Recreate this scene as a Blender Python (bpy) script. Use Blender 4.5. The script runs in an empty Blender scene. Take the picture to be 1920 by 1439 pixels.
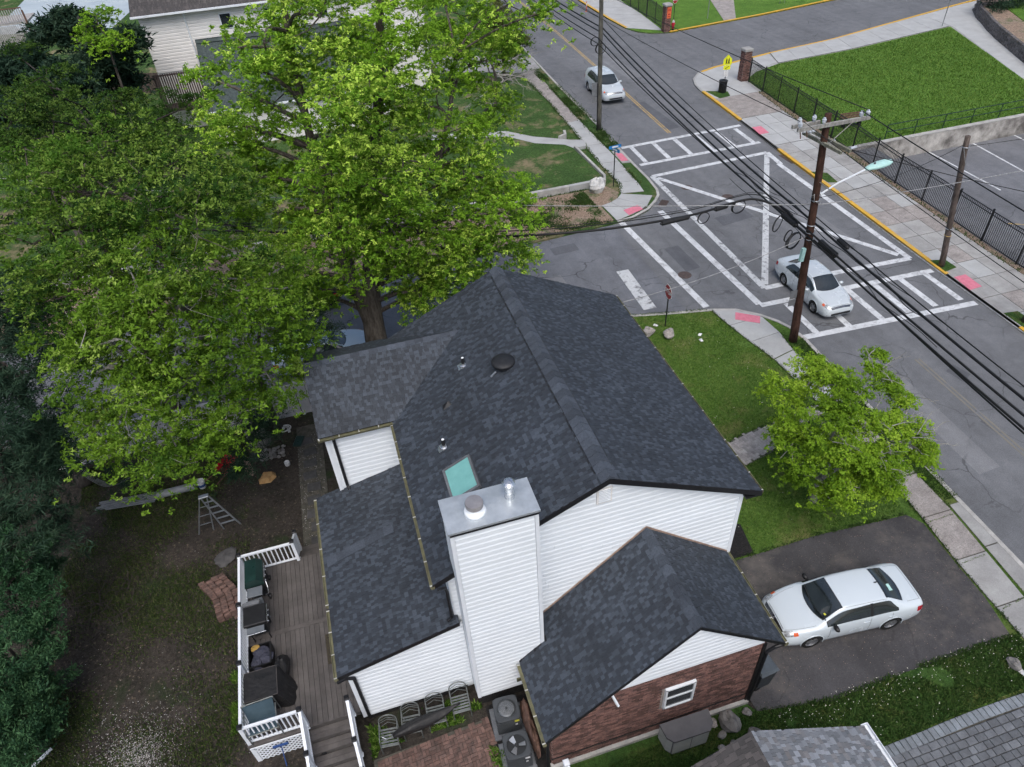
import bpy, bmesh, math, random
import numpy as np
from mathutils import Vector, Matrix, Euler
random.seed(7); RNG = np.random.default_rng(7)
scene = bpy.context.scene
COL = scene.collection
PI = math.pi

# ---------------------------------------------------------------- camera
cam_d = bpy.data.cameras.new('camera'); cam = bpy.data.objects.new('camera', cam_d); COL.objects.link(cam)
cam_d.sensor_width = 36.0; cam_d.lens = 1331.0 / 1920.0 * 36.0
cam_d.clip_start = 0.1; cam_d.clip_end = 2000
def camera_axes(pitch, roll, yaw):
    p, r, y = map(math.radians, (pitch, roll, yaw))
    f = Vector((math.sin(y) * math.cos(p), math.cos(y) * math.cos(p), -math.sin(p)))
    rt = Vector((math.cos(y), -math.sin(y), 0)); up = rt.cross(f)
    r2 = math.cos(r) * rt + math.sin(r) * up; u2 = -math.sin(r) * rt + math.cos(r) * up
    return r2, u2, f
_r, _u, _f = camera_axes(40.92, -3.92, 14.16)
cam.matrix_world = Matrix(((_r.x, _u.x, -_f.x, 0), (_r.y, _u.y, -_f.y, 0), (_r.z, _u.z, -_f.z, 20.65), (0, 0, 0, 1)))
scene.camera = cam

# ---------------------------------------------------------------- world, sun, exposure
SUN_EL, SUN_AZ = 60.0, 190.0          # azimuth clockwise from +Y; light comes from behind the camera
world = bpy.data.worlds.new('World'); scene.world = world; world.use_nodes = True
wn = world.node_tree; wn.nodes.clear()
sky = wn.nodes.new('ShaderNodeTexSky'); sky.sky_type = 'NISHITA'; sky.sun_disc = False
sky.sun_elevation = math.radians(SUN_EL); sky.sun_rotation = math.radians(SUN_AZ)
sky.air_density = 1.0; sky.dust_density = 4.0; sky.ozone_density = 1.6; sky.altitude = 0
bg = wn.nodes.new('ShaderNodeBackground'); bg.inputs['Strength'].default_value = 0.105
wo = wn.nodes.new('ShaderNodeOutputWorld')
wn.links.new(sky.outputs[0], bg.inputs[0]); wn.links.new(bg.outputs[0], wo.inputs[0])
sd = bpy.data.lights.new('sun', 'SUN'); sd.energy = 1.4; sd.angle = math.radians(45); sd.color = (1.0, 0.99, 0.975)
sun = bpy.data.objects.new('sun', sd); COL.objects.link(sun)
_d = Vector((math.sin(math.radians(SUN_AZ)) * math.cos(math.radians(SUN_EL)), math.cos(math.radians(SUN_AZ)) * math.cos(math.radians(SUN_EL)), math.sin(math.radians(SUN_EL))))
sun.rotation_euler = _d.to_track_quat('Z', 'Y').to_euler(); sun.location = (0, -30, 60)
scene.view_settings.view_transform = 'Standard'; scene.view_settings.look = 'None'
scene.view_settings.exposure = 0.5; scene.view_settings.gamma = 1.0; scene.view_settings.use_curve_mapping = False
scene.render.engine = 'CYCLES'; scene.cycles.max_bounces = 4; scene.cycles.use_adaptive_sampling = True; scene.cycles.adaptive_threshold = 0.05; scene.cycles.use_denoising = True

# ---------------------------------------------------------------- materials
MATS = {}
class NT:
    def __init__(s, name):
        s.m = bpy.data.materials.new(name); s.m.use_nodes = True; s.t = s.m.node_tree; s.t.nodes.clear()
        s.out = s.n('ShaderNodeOutputMaterial'); s._pos = None
    def n(s, typ, **kw):
        nd = s.t.nodes.new(typ)
        for k, v in kw.items(): setattr(nd, k, v)
        return nd
    def put(s, sock, v):
        if v is None: return
        if isinstance(v, bpy.types.NodeSocket): s.t.links.new(v, sock)
        elif isinstance(v, (tuple, list)) and len(v) == 3 and sock.type == 'RGBA': sock.default_value = (*v, 1)
        else: sock.default_value = v
    def pos(s):
        if s._pos is None: s._pos = s.n('ShaderNodeNewGeometry').outputs['Position']
        return s._pos
    def noise(s, scale, detail=4, rough=.6, vec=None, dist=0):
        nd = s.n('ShaderNodeTexNoise'); s.put(nd.inputs['Vector'], vec or s.pos())
        nd.inputs['Scale'].default_value = scale; nd.inputs['Detail'].default_value = detail
        nd.inputs['Roughness'].default_value = rough; nd.inputs['Distortion'].default_value = dist
        return nd.outputs['Fac']
    def math(s, op, a, b=None, c=None, clamp=False):
        nd = s.n('ShaderNodeMath', operation=op, use_clamp=clamp)
        s.put(nd.inputs[0], a); s.put(nd.inputs[1], b); s.put(nd.inputs[2], c)
        return nd.outputs[0]
    def rng(s, v, a, b, c=0., d=1.):
        nd = s.n('ShaderNodeMapRange'); nd.clamp = True
        for i, x in enumerate((v, a, b, c, d)): s.put(nd.inputs[i], x)
        return nd.outputs[0]
    def mix(s, f, a, b, mode='MIX'):
        nd = s.n('ShaderNodeMix', data_type='RGBA', blend_type=mode)
        s.put(nd.inputs[0], f); s.put(nd.inputs[6], a); s.put(nd.inputs[7], b)
        return nd.outputs[2]
    def piece(s):
        a = s.n('ShaderNodeAttribute', attribute_name='tint').outputs['Fac']
        r = s.n('ShaderNodeObjectInfo').outputs['Random']
        return s.math('FRACT', s.math('ADD', a, r))
    def mul(s, col, f): return s.mix(1.0, col, s.gray(f), 'MULTIPLY')
    def gray(s, f):
        nd = s.n('ShaderNodeCombineColor')
        for i in range(3): s.put(nd.inputs[i], f)
        return nd.outputs[0]
    def bump(s, h, strength=.3, dist=.02):
        nd = s.n('ShaderNodeBump'); s.put(nd.inputs['Height'], h)
        nd.inputs['Strength'].default_value = strength; nd.inputs['Distance'].default_value = dist
        return nd.outputs[0]
    def bsdf(s, col, rough=.7, metal=0, normal=None, spec=.5, coat=0, emit=None, es=0, alpha=None, trans=0):
        b = s.n('ShaderNodeBsdfPrincipled')
        s.put(b.inputs['Base Color'], col); s.put(b.inputs['Roughness'], rough); s.put(b.inputs['Metallic'], metal)
        s.put(b.inputs['Specular IOR Level'], spec); s.put(b.inputs['Normal'], normal); s.put(b.inputs['Coat Weight'], coat)
        if emit: s.put(b.inputs['Emission Color'], emit); b.inputs['Emission Strength'].default_value = es
        if alpha is not None: s.put(b.inputs['Alpha'], alpha)
        if trans: b.inputs['Transmission Weight'].default_value = trans
        s.t.links.new(b.outputs[0], s.out.inputs[0]); return b
def mat(name, c, c2=None, rough=.7, scale=3., var=.18, pv=0., bump=0., bscale=30., metal=0, spec=.4, coat=0, fine=0., dist=.01):
    """plain procedural surface: two-tone mottling + fine grain + per-piece jitter + fine relief"""
    if name in MATS: return MATS[name]
    t = NT(name)
    if c2 is None: c2 = tuple(x * (1 - 1.6 * var) for x in c)
    hi = tuple(min(1, x * (1 + var * .5)) for x in c)
    col = t.mix(t.rng(t.noise(scale, 4, .65), .34, .68), c2, hi)
    if fine: col = t.mul(col, t.rng(t.noise(24., 4, .8), .3, .7, 1 - fine * 1.3, 1 + fine * 1.3))
    if pv: col = t.mul(col, t.rng(t.piece(), 0, 1, 1 - pv, 1 + pv))
    nr = t.bump(t.noise(bscale, 5), bump, dist) if bump else None
    ro = t.rng(t.noise(scale * 2.3, 4), .3, .7, max(0, rough - .08), min(1, rough + .08))
    t.bsdf(col, ro, metal, nr, spec, coat)
    MATS[name] = t.m; return t.m

def asphalt(name, c, cracks=.5, patch=.25, dust=(.16, .15, .14), dustv=.0):
    t = NT(name)
    col = t.mix(t.rng(t.noise(.22, 5, .6), .35, .65), tuple(x * (1 - patch) for x in c), tuple(x * (1 + patch * .6) for x in c))
    col = t.mul(col, t.rng(t.noise(1.6, 6, .7), .3, .7, .86, 1.12))
    g = t.noise(32, 4, .85); col = t.mul(col, t.rng(g, .3, .7, .66, 1.34))
    mp = t.n('ShaderNodeMapping'); mp.inputs['Scale'].default_value = (1.3, .05, 1); mp.inputs['Rotation'].default_value = (0, 0, .035); t.put(mp.inputs[0], t.pos()); col = t.mul(col, t.rng(t.noise(1., 4, .6, vec=mp.outputs[0]), .3, .7, .88, 1.1))
    if dustv: col = t.mix(t.math('MULTIPLY', t.rng(t.noise(.5, 5, .7), .48, .7), dustv), col, dust)
    if cracks:
        w = t.n('ShaderNodeVectorMath', operation='ADD'); nv = t.n('ShaderNodeTexNoise'); t.put(nv.inputs['Vector'], t.pos()); nv.inputs['Scale'].default_value = .9; nv.inputs['Detail'].default_value = 6
        t.put(w.inputs[0], t.pos()); t.put(w.inputs[1], nv.outputs['Color'])
        v = t.n('ShaderNodeTexVoronoi', feature='DISTANCE_TO_EDGE'); t.put(v.inputs['Vector'], w.outputs[0]); v.inputs['Scale'].default_value = .34
        ck = t.math('MULTIPLY', t.rng(v.outputs['Distance'], .004, .011, 1, 0), t.rng(t.noise(.35, 3), .42, .6, 0, cracks))
        col = t.mix(ck, col, tuple(x * .35 for x in c))
    t.bsdf(col, .82, 0, t.bump(g, .35, .006), .35)
    return t.m
def grass(name, a, b, dry, dryv=.5, dscale=.55, soil=None, soilv=0.):
    t = NT(name)
    col = t.mix(t.rng(t.noise(.8, 5, .65), .36, .66), a, b)
    col = t.mul(col, t.rng(t.noise(7, 5, .8), .32, .7, .5, 1.6))
    col = t.mul(col, t.rng(t.noise(46, 3, .7), .3, .72, .55, 1.5))
    col = t.mix(t.math('MULTIPLY', t.rng(t.noise(dscale, 7, .72, dist=.4), .52, .66), dryv), col, dry)
    if soil: col = t.mix(t.math('MULTIPLY', t.rng(t.noise(dscale * .7, 8, .7, dist=.6), .46, .58), soilv), col, soil)
    t.bsdf(col, .9, 0, t.bump(t.math('ADD', t.noise(30, 4, .8), t.noise(7, 3, .6)), .9, .05), .15)
    return t.m
def leafmat(name, a, b, c, trans=.2):
    t = NT(name); p = t.piece()
    col = t.mix(t.rng(p, 0, .6), a, b); col = t.mix(t.rng(p, .62, 1.), col, c)
    d = t.n('ShaderNodeBsdfPrincipled'); t.put(d.inputs['Base Color'], col); d.inputs['Roughness'].default_value = .6; d.inputs['Specular IOR Level'].default_value = .12
    tr = t.n('ShaderNodeBsdfTranslucent'); t.put(tr.inputs['Color'], t.mix(.5, col, tuple(min(1, x * 1.6) for x in b)))
    mx = t.n('ShaderNodeMixShader'); mx.inputs[0].default_value = trans
    t.t.links.new(d.outputs[0], mx.inputs[1]); t.t.links.new(tr.outputs[0], mx.inputs[2]); t.t.links.new(mx.outputs[0], t.out.inputs[0])
    return t.m
def shinglemat(name, dark, light, warm=None):
    t = NT(name); p = t.piece()
    col = t.mix(t.math('ADD', t.rng(p, 0., .5, 0., .3), t.rng(p, .5, .95, 0., .7)), dark, light)
    if warm: col = t.mix(t.rng(t.math('FRACT', t.math('MULTIPLY', p, 7.3)), .6, 1, 0, .8), col, warm)
    g = t.noise(120, 2, .7); col = t.mul(col, t.rng(g, .3, .7, .75, 1.3)); col = t.mul(col, t.rng(t.noise(.7, 5), .3, .7, .8, 1.2))
    t.bsdf(col, .74, 0, t.bump(g, .4, .004), .6)
    return t.m
def paintmat(name, base, wear_to, wear=.45, scale=5.):
    t = NT(name)
    f = t.rng(t.noise(scale, 8, .78, dist=.3), .50, .60, 0, wear); f = t.math('MAXIMUM', f, t.rng(t.noise(38, 4, .7), .58, .7, 0, wear * .8))
    col = t.mix(f, t.mul(base if not isinstance(base, tuple) else t.mix(0, base, base), t.rng(t.noise(2.2, 4), .3, .7, .85, 1.08)), wear_to)
    t.bsdf(col, .75, 0, t.bump(t.noise(70, 2), .25, .004), .3); return t.m
def barkmat(name, a, b):
    t = NT(name); mp = t.n('ShaderNodeMapping'); mp.inputs['Scale'].default_value = (6, 6, 1.1); t.put(mp.inputs[0], t.pos())
    n = t.noise(1.6, 7, .7, vec=mp.outputs[0]); col = t.mix(t.rng(n, .35, .66), a, b); col = t.mul(col, t.rng(t.noise(2.0, 4), .3, .7, .75, 1.2))
    t.bsdf(col, .9, 0, t.bump(n, .9, .04), .2); return t.m

M = dict(
    asphalt=asphalt('asphalt_main', (.145, .150, .160), .75, .15), asphalt_side=asphalt('asphalt_side', (.142, .149, .166), 1., .2),
    asphalt_lot=asphalt('asphalt_lot', (.15, .155, .168), .6, .18), driveway=asphalt('asphalt_driveway', (.058, .056, .059), .35, .28, (.125, .112, .10), .85),
    lawn=grass('grass_front', (.062, .122, .022), (.092, .162, .032), (.22, .19, .085), .55),
    lawn_n=grass('grass_north', (.040, .082, .022), (.056, .108, .028), (.26, .205, .13), .9, .42),
    lawn_s=grass('grass_school', (.070, .150, .022), (.108, .205, .034), (.13, .19, .05), .12, .3),
    lawn_weed=grass('grass_weedy', (.033, .077, .018), (.06, .11, .022), (.15, .12, .05), .55, .8),
    yard=grass('yard_soil', (.036, .032, .027), (.060, .051, .044), (.026, .045, .016), .92, .5),
    verge=grass('verge_soil', (.26, .19, .14), (.30, .23, .18), (.05, .10, .028), .95, .8),
    concrete=mat('concrete', (.335, .335, .325), (.265, .26, .255), .85, 1.2, .16, .08, .25, 40, fine=.1, spec=.3),
    concrete_new=mat('concrete_new', (.40, .41, .41), (.345, .35, .35), .85, .9, .1, .05, .15, 40, fine=.07, spec=.3),
    concrete_old=mat('concrete_aggregate', (.32, .295, .28), (.235, .215, .205), .9, 2.0, .2, .07, .5, 60, fine=.3, spec=.3),
    bed=mat('joint_soil', (.09, .085, .07), None, .95, 5., .3, 0, .4, 30),
    kerb=mat('kerb_concrete', (.44, .43, .41), (.30, .295, .28), .85, 2., .2, 0, .3, 40, fine=.12),
    kerb_yellow=paintmat('kerb_yellow', (.64, .37, .04), (.40, .33, .2), .5, 2.5),
    marking=paintmat('marking_white', (.60, .62, .64), (.19, .195, .205), .6, 3.), marking_worn=paintmat('marking_worn', (.55, .57, .585), (.16, .165, .175), 1., 2.2),
    marking_yellow=paintmat('marking_yellow', (.44, .31, .12), (.16, .16, .165), .9, 3.), marking_faded=paintmat('marking_faded', (.19, .178, .15), (.155, .16, .172), 1., 1.3),
    pink=mat('tactile_pink', (.62, .20, .27), (.55, .165, .22), .8, 6., .1, 0, .5, 25),
    mulch=mat('mulch', (.018, .016, .016), (.008, .008, .008), .95, 12., .5, 0, 1., 25, dist=.04),
    bark=barkmat('bark_grey', (.055, .045, .037), (.16, .14, .12)), bark_pale=barkmat('bark_pale', (.20, .19, .17), (.38, .37, .34)),
    bark_dark=barkmat('bark_dark', (.03, .026, .024), (.075, .066, .058)),
    leaf_maple=leafmat('leaf_maple', (.085, .195, .018), (.285, .49, .04), (.53, .70, .12)),
    leaf_oak=leafmat('leaf_oak', (.032, .082, .010), (.15, .27, .024), (.40, .52, .12)),  # dark end holds crown shadow, pale end highlight, in the leaf colour
    leaf_oak_shaded=leafmat('leaf_oak_shaded', (.015, .045, .007), (.065, .15, .014), (.21, .31, .055)),  # oak leaf darkened: the rear crown's shadowed look set in its colour
    leaf_shade=leafmat('leaf_shade', (.010, .030, .006), (.034, .085, .011), (.11, .18, .032)),  # darker still: shadow over the upper left kept in leaf colour
    leaf_small=leafmat('leaf_small', (.06, .135, .010), (.19, .33, .022), (.33, .47, .05)),
    leaf_pine=leafmat('needle_pine', (.014, .034, .02), (.026, .056, .034), (.045, .08, .045), .12),
    leaf_cypress=leafmat('needle_cypress', (.022, .062, .030), (.040, .10, .042), (.065, .14, .06), .15),
    leaf_olive=leafmat('leaf_olive', (.05, .07, .022), (.09, .11, .03), (.15, .17, .06), .25),
    blade=leafmat('grass_blade', (.034, .08, .011), (.09, .18, .022), (.22, .31, .08), .2),
    blade_dark=leafmat('grass_blade_dark', (.026, .062, .016), (.045, .09, .02), (.085, .12, .04), .2),
    blade_yard=leafmat('grass_yard', (.028, .05, .014), (.05, .08, .02), (.11, .12, .05), .2), litter=mat('leaf_litter', (.10, .078, .056), (.042, .034, .028), .9, 7., .3, .5),
    clover=mat('clover_white', (.72, .72, .62), None, .8, 9., .1),
    shingle=shinglemat('shingle_charcoal', (.0160, .0212, .0296), (.0480, .0600, .0790)), shingle_cap=mat('shingle_cap', (.062, .074, .094), (.046, .055, .071), .82, 1.5, .2, .3, .3, 90, fine=.2),
    underlay=mat('roof_deck', (.014, .015, .018), None, .9), shingle_old=shinglemat('shingle_old_lit', (.12, .128, .14), (.27, .29, .32), (.16, .15, .147)),
    shingle_green=shinglemat('shingle_green', (.030, .046, .046), (.055, .078, .076)), shingle_brown=shinglemat('shingle_brown', (.042, .038, .037), (.085, .075, .072)),
    siding=mat('vinyl_siding', (.80, .845, .885), (.765, .81, .85), .5, .8, .03, .025, 0, fine=.012, spec=.4), trim=mat('white_trim', (.78, .82, .86), None, .5, 1.5, .05),
    siding_old=mat('vinyl_cream', (.80, .785, .765), (.74, .725, .70), .55, .7, .08, .03),
    black_metal=mat('black_aluminium', (.012, .012, .014), None, .45, 3., .1), black_paint=mat('black_fence_paint', (.012, .013, .015), None, .5, 4., .2),
    gutter=mat('gutter_olive', (.155, .150, .085), (.095, .092, .055), .6, 3.5, .3, 0, .3, 20), clip=mat('gutter_hanger', (.55, .55, .51), None, .5),
    brick=mat('brick_red', (.175, .092, .076), (.105, .062, .055), .85, 6., .3, .5, .35, 60, fine=.2), mortar=mat('mortar', (.33, .29, .265), (.22, .195, .18), .95, 4., .2, 0, .4, 50),
    paver_red=mat('paver_red', (.145, .085, .070), (.085, .058, .05), .88, 5., .3, .28, .35, 50, fine=.15), paver_grey=mat('paver_grey', (.135, .145, .158), (.10, .105, .115), .85, 2.5, .2, .2, .35, 50, fine=.14),
    paver_edge=mat('paver_edge', (.20, .225, .25), (.15, .165, .18), .85, 2.5, .2, .15, .35, 50, fine=.12), paver_walk=mat('paver_walk', (.36, .34, .33), (.27, .25, .24), .85, 2.5, .2, .2, .3, 50, fine=.14),
    galv=mat('galvanised_steel', (.55, .59, .62), (.42, .46, .49), .42, 2.2, .12, 0, .06, 12, metal=.5), steel=mat('bright_steel', (.72, .74, .76), None, .28, 5., .12, 0, metal=.9),
    flue=mat('flue_cap', (.42, .40, .40), (.33, .31, .31), .45, 3., .15, 0, metal=.6), black_vent=mat('roof_vent_black', (.020, .021, .024), None, .55, 4.),
    glass_sky=mat('skylight_film', (.20, .46, .44), (.17, .40, .385), .06, 2.5, .08, spec=.6), glass=mat('dark_glass', (.026, .034, .038), (.012, .016, .018), .03, 1., .2, spec=1.0),
    deck=mat('deck_composite', (.098, .088, .083), (.066, .059, .056), .75, 2.2, .22, .14, .25, 30, fine=.1), deck_dark=mat('deck_rim', (.085, .077, .073), None, .75),
    vinyl=mat('white_vinyl', (.76, .79, .83), (.70, .735, .78), .4, 2., .05), vinyl_dull=mat('fence_vinyl', (.50, .50, .53), (.40, .40, .43), .5, 1.2, .12, .03),
    rubber=mat('tyre_rubber', (.012, .012, .012), None, .8), rim=mat('wheel_alloy', (.45, .46, .48), (.30, .31, .33), .35, 20., .2, metal=.8),
    paint_white=mat('car_white', (.56, .62, .66), (.55, .61, .65), .22, .6, .02, coat=.6, spec=.5), paint_silver=mat('car_silver', (.60, .65, .68), (.58, .63, .66), .24, .6, .03, coat=.5, metal=.2),
    paint_black=mat('car_black', (.014, .015, .018), None, .18, 1., .1, coat=.5), paint_blue=mat('car_paleblue', (.42, .52, .62), None, .22, 1., .03, coat=.6),
    plastic=mat('black_plastic', (.014, .014, .015), None, .5), amber=mat('amber_lens', (.75, .12, .03), None, .3), red_lens=mat('red_lens', (.42, .015, .03), None, .25), clear=mat('headlamp_lens', (.55, .58, .60), (.2, .21, .22), .15, 18., .3, metal=.3), chrome=mat('chrome', (.75, .76, .78), None, .12, 5., .1, metal=1.),
    pole=barkmat('pole_creosote', (.032, .017, .013), (.095, .048, .035)), pole_grey=barkmat('pole_weathered', (.075, .073, .062), (.155, .15, .13)), pole_brown=barkmat('pole_brown', (.07, .055, .047), (.16, .13, .115)),
    wood_grey=barkmat('crossarm_weathered', (.22, .215, .20), (.42, .41, .39)), wood_moss=barkmat('bracket_mossy', (.12, .12, .09), (.27, .27, .22)),
    cable=mat('cable_black', (.010, .010, .011), None, .55), cable_white=mat('cable_strand', (.42, .42, .42), None, .5, 12., .3, metal=.3), insul=mat('insulator_porcelain', (.56, .60, .66), (.42, .45, .50), .2, 8., .1, spec=.6),
    lamp_green=mat('lamp_head', (.42, .66, .62), (.36, .58, .55), .45, 5., .1), alum=mat('aluminium', (.40, .42, .44), (.30, .32, .34), .4, 6., .15, metal=.7),
    sign_red=mat('sign_red', (.36, .016, .022), None, .45, 6., .1), sign_white=mat('sign_white', (.75, .75, .75), None, .45, 6., .06), sign_yellow=mat('sign_yellow', (.78, .80, .02), None, .45, 6., .04), sign_blue=mat('sign_blue', (.02, .20, .52), None, .4), sign_back=mat('sign_back', (.24, .25, .26), (.18, .185, .195), .5, 4., .1, metal=.4), sign_orange=mat('sign_orange', (.72, .17, .06), (.62, .12, .05), .6, 6., .1), sign_text=mat('sign_black', (.02, .02, .02), None, .6), sign_post=mat('sign_post', (.018, .02, .018), None, .6),
    stone=mat('field_stone', (.22, .21, .20), (.12, .115, .11), .9, 3., .3, .3, .6, 18, dist=.03), stone_white=mat('white_rock', (.58, .58, .57), (.38, .38, .37), .9, 3., .2, 0, .6, 12, dist=.05), stone_tan=mat('sandstone', (.30, .215, .165), (.19, .14, .115), .9, 4., .3, .2, .5, 20),
    gravel=mat('gravel', (.32, .31, .30), (.17, .165, .16), .9, 9., .4, .45), slate=mat('slate_slab', (.075, .073, .074), (.05, .049, .05), .85, 4., .2, .15, .3, 30),
    retwall=mat('stained_concrete', (.48, .46, .43), (.13, .12, .11), .9, .9, .3, 0, .4, 20, fine=.15), block=mat('wall_block', (.14, .13, .13), (.08, .075, .075), .9, 5., .3, .25, .5, 30),
    wood_fence=barkmat('old_fence_wood', (.06, .045, .043), (.15, .115, .105)), lattice=mat('weathered_lattice', (.42, .40, .39), None, .8, 3., .2), pool=mat('pool_liner', (.44, .50, .53), (.38, .44, .48), .5, .4, .1),
    tarp=mat('black_cover', (.016, .015, .015), (.010, .010, .011), .55, 4., .3, 0, .5, 6, dist=.06), grill_green=mat('grill_green', (.012, .035, .030), None, .35, 3., .2), grey_plastic=mat('grey_shelf', (.13, .145, .16), None, .5, 3., .12), sling=mat('blue_grey_sling', (.105, .165, .205), (.085, .14, .175), .7, 4., .1, 0, .2, 90), cushion=mat('navy_cushion', (.045, .047, .066), (.026, .027, .042), .9, 5., .3, 0, .6, 8, dist=.05), yellow_cloth=mat('mustard_cloth', (.38, .24, .06), None, .85), doormat=mat('doormat', (.055, .045, .028), (.03, .026, .02), .95, 20., .4),
    chair_metal=mat('chair_metal', (.20, .215, .21), (.13, .14, .135), .45, 6., .2, metal=.5), ac_grey=mat('ac_cabinet', (.05, .056, .062), (.04, .045, .05), .5, 3., .12), ac_dark=mat('ac_grille', (.018, .02, .022), None, .5), yellow_label=mat('label_yellow', (.60, .58, .06), None, .5), white_label=mat('label_white', (.62, .62, .64), None, .5),
    taupe_lid=mat('cabinet_lid', (.115, .112, .118), (.095, .092, .098), .6, 3., .1), greige=mat('cabinet_side', (.42, .43, .40), (.34, .35, .33), .6, 3., .1), bin=mat('wheelie_bin', (.035, .042, .05), None, .5), bin_lid=mat('wheelie_lid', (.075, .09, .105), None, .45),
    bucket=mat('white_bucket', (.55, .56, .58), None, .45), blue=mat('blue_band', (.03, .08, .25), None, .5), red_plastic=mat('red_plastic', (.40, .012, .02), None, .4), paper=mat('kraft_bag', (.42, .27, .12), (.30, .16, .06), .85, 4., .2, 0, .6, 7, dist=.05), log=barkmat('firewood', (.09, .055, .04), (.22, .13, .10)), pvc=mat('grey_pvc', (.22, .235, .25), (.16, .17, .18), .5, 3., .15), hydrant=mat('hydrant_red', (.50, .02, .05), None, .45), orange=mat('delineator_orange', (.75, .14, .05), None, .5),
)
def shared_fine(name): return M[name]

# ---------------------------------------------------------------- mesh helpers
WLOC = {}
def wloc(o): return WLOC.get(o.name, Vector((0, 0, 0))) if o else Vector((0, 0, 0))
def tag(o, label=None, cat=None, group=None, kind=None):
    if label: o['label'] = label
    if cat: o['category'] = cat
    if group: o['group'] = group
    if kind: o['kind'] = kind
    return o
def place(o, parent, loc, local=False):
    COL.objects.link(o); loc = Vector(loc)
    if parent: o.parent = parent
    o.location = loc if (local or not parent) else loc - wloc(parent)
    WLOC[o.name] = loc if not local else wloc(parent) + loc
    return o
def thing(name, loc, label, cat, group=None, rz=0, rot=None):
    o = bpy.data.objects.new(name, None); o.empty_display_size = .2; place(o, None, loc)
    o.rotation_euler = rot or (0, 0, rz)
    return tag(o, label, cat, group)
def inst(name, mesh, parent, loc, rot=(0, 0, 0), scale=(1, 1, 1), local=False):
    o = bpy.data.objects.new(name, mesh); place(o, parent, loc, local); o.rotation_euler = rot; o.scale = scale; return o
def copy_tree(o, parent=None):
    c = o.copy(); COL.objects.link(c)
    if parent: c.parent = parent; c.matrix_parent_inverse = o.matrix_parent_inverse
    for ch in list(o.children): copy_tree(ch, c)
    return c
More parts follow.
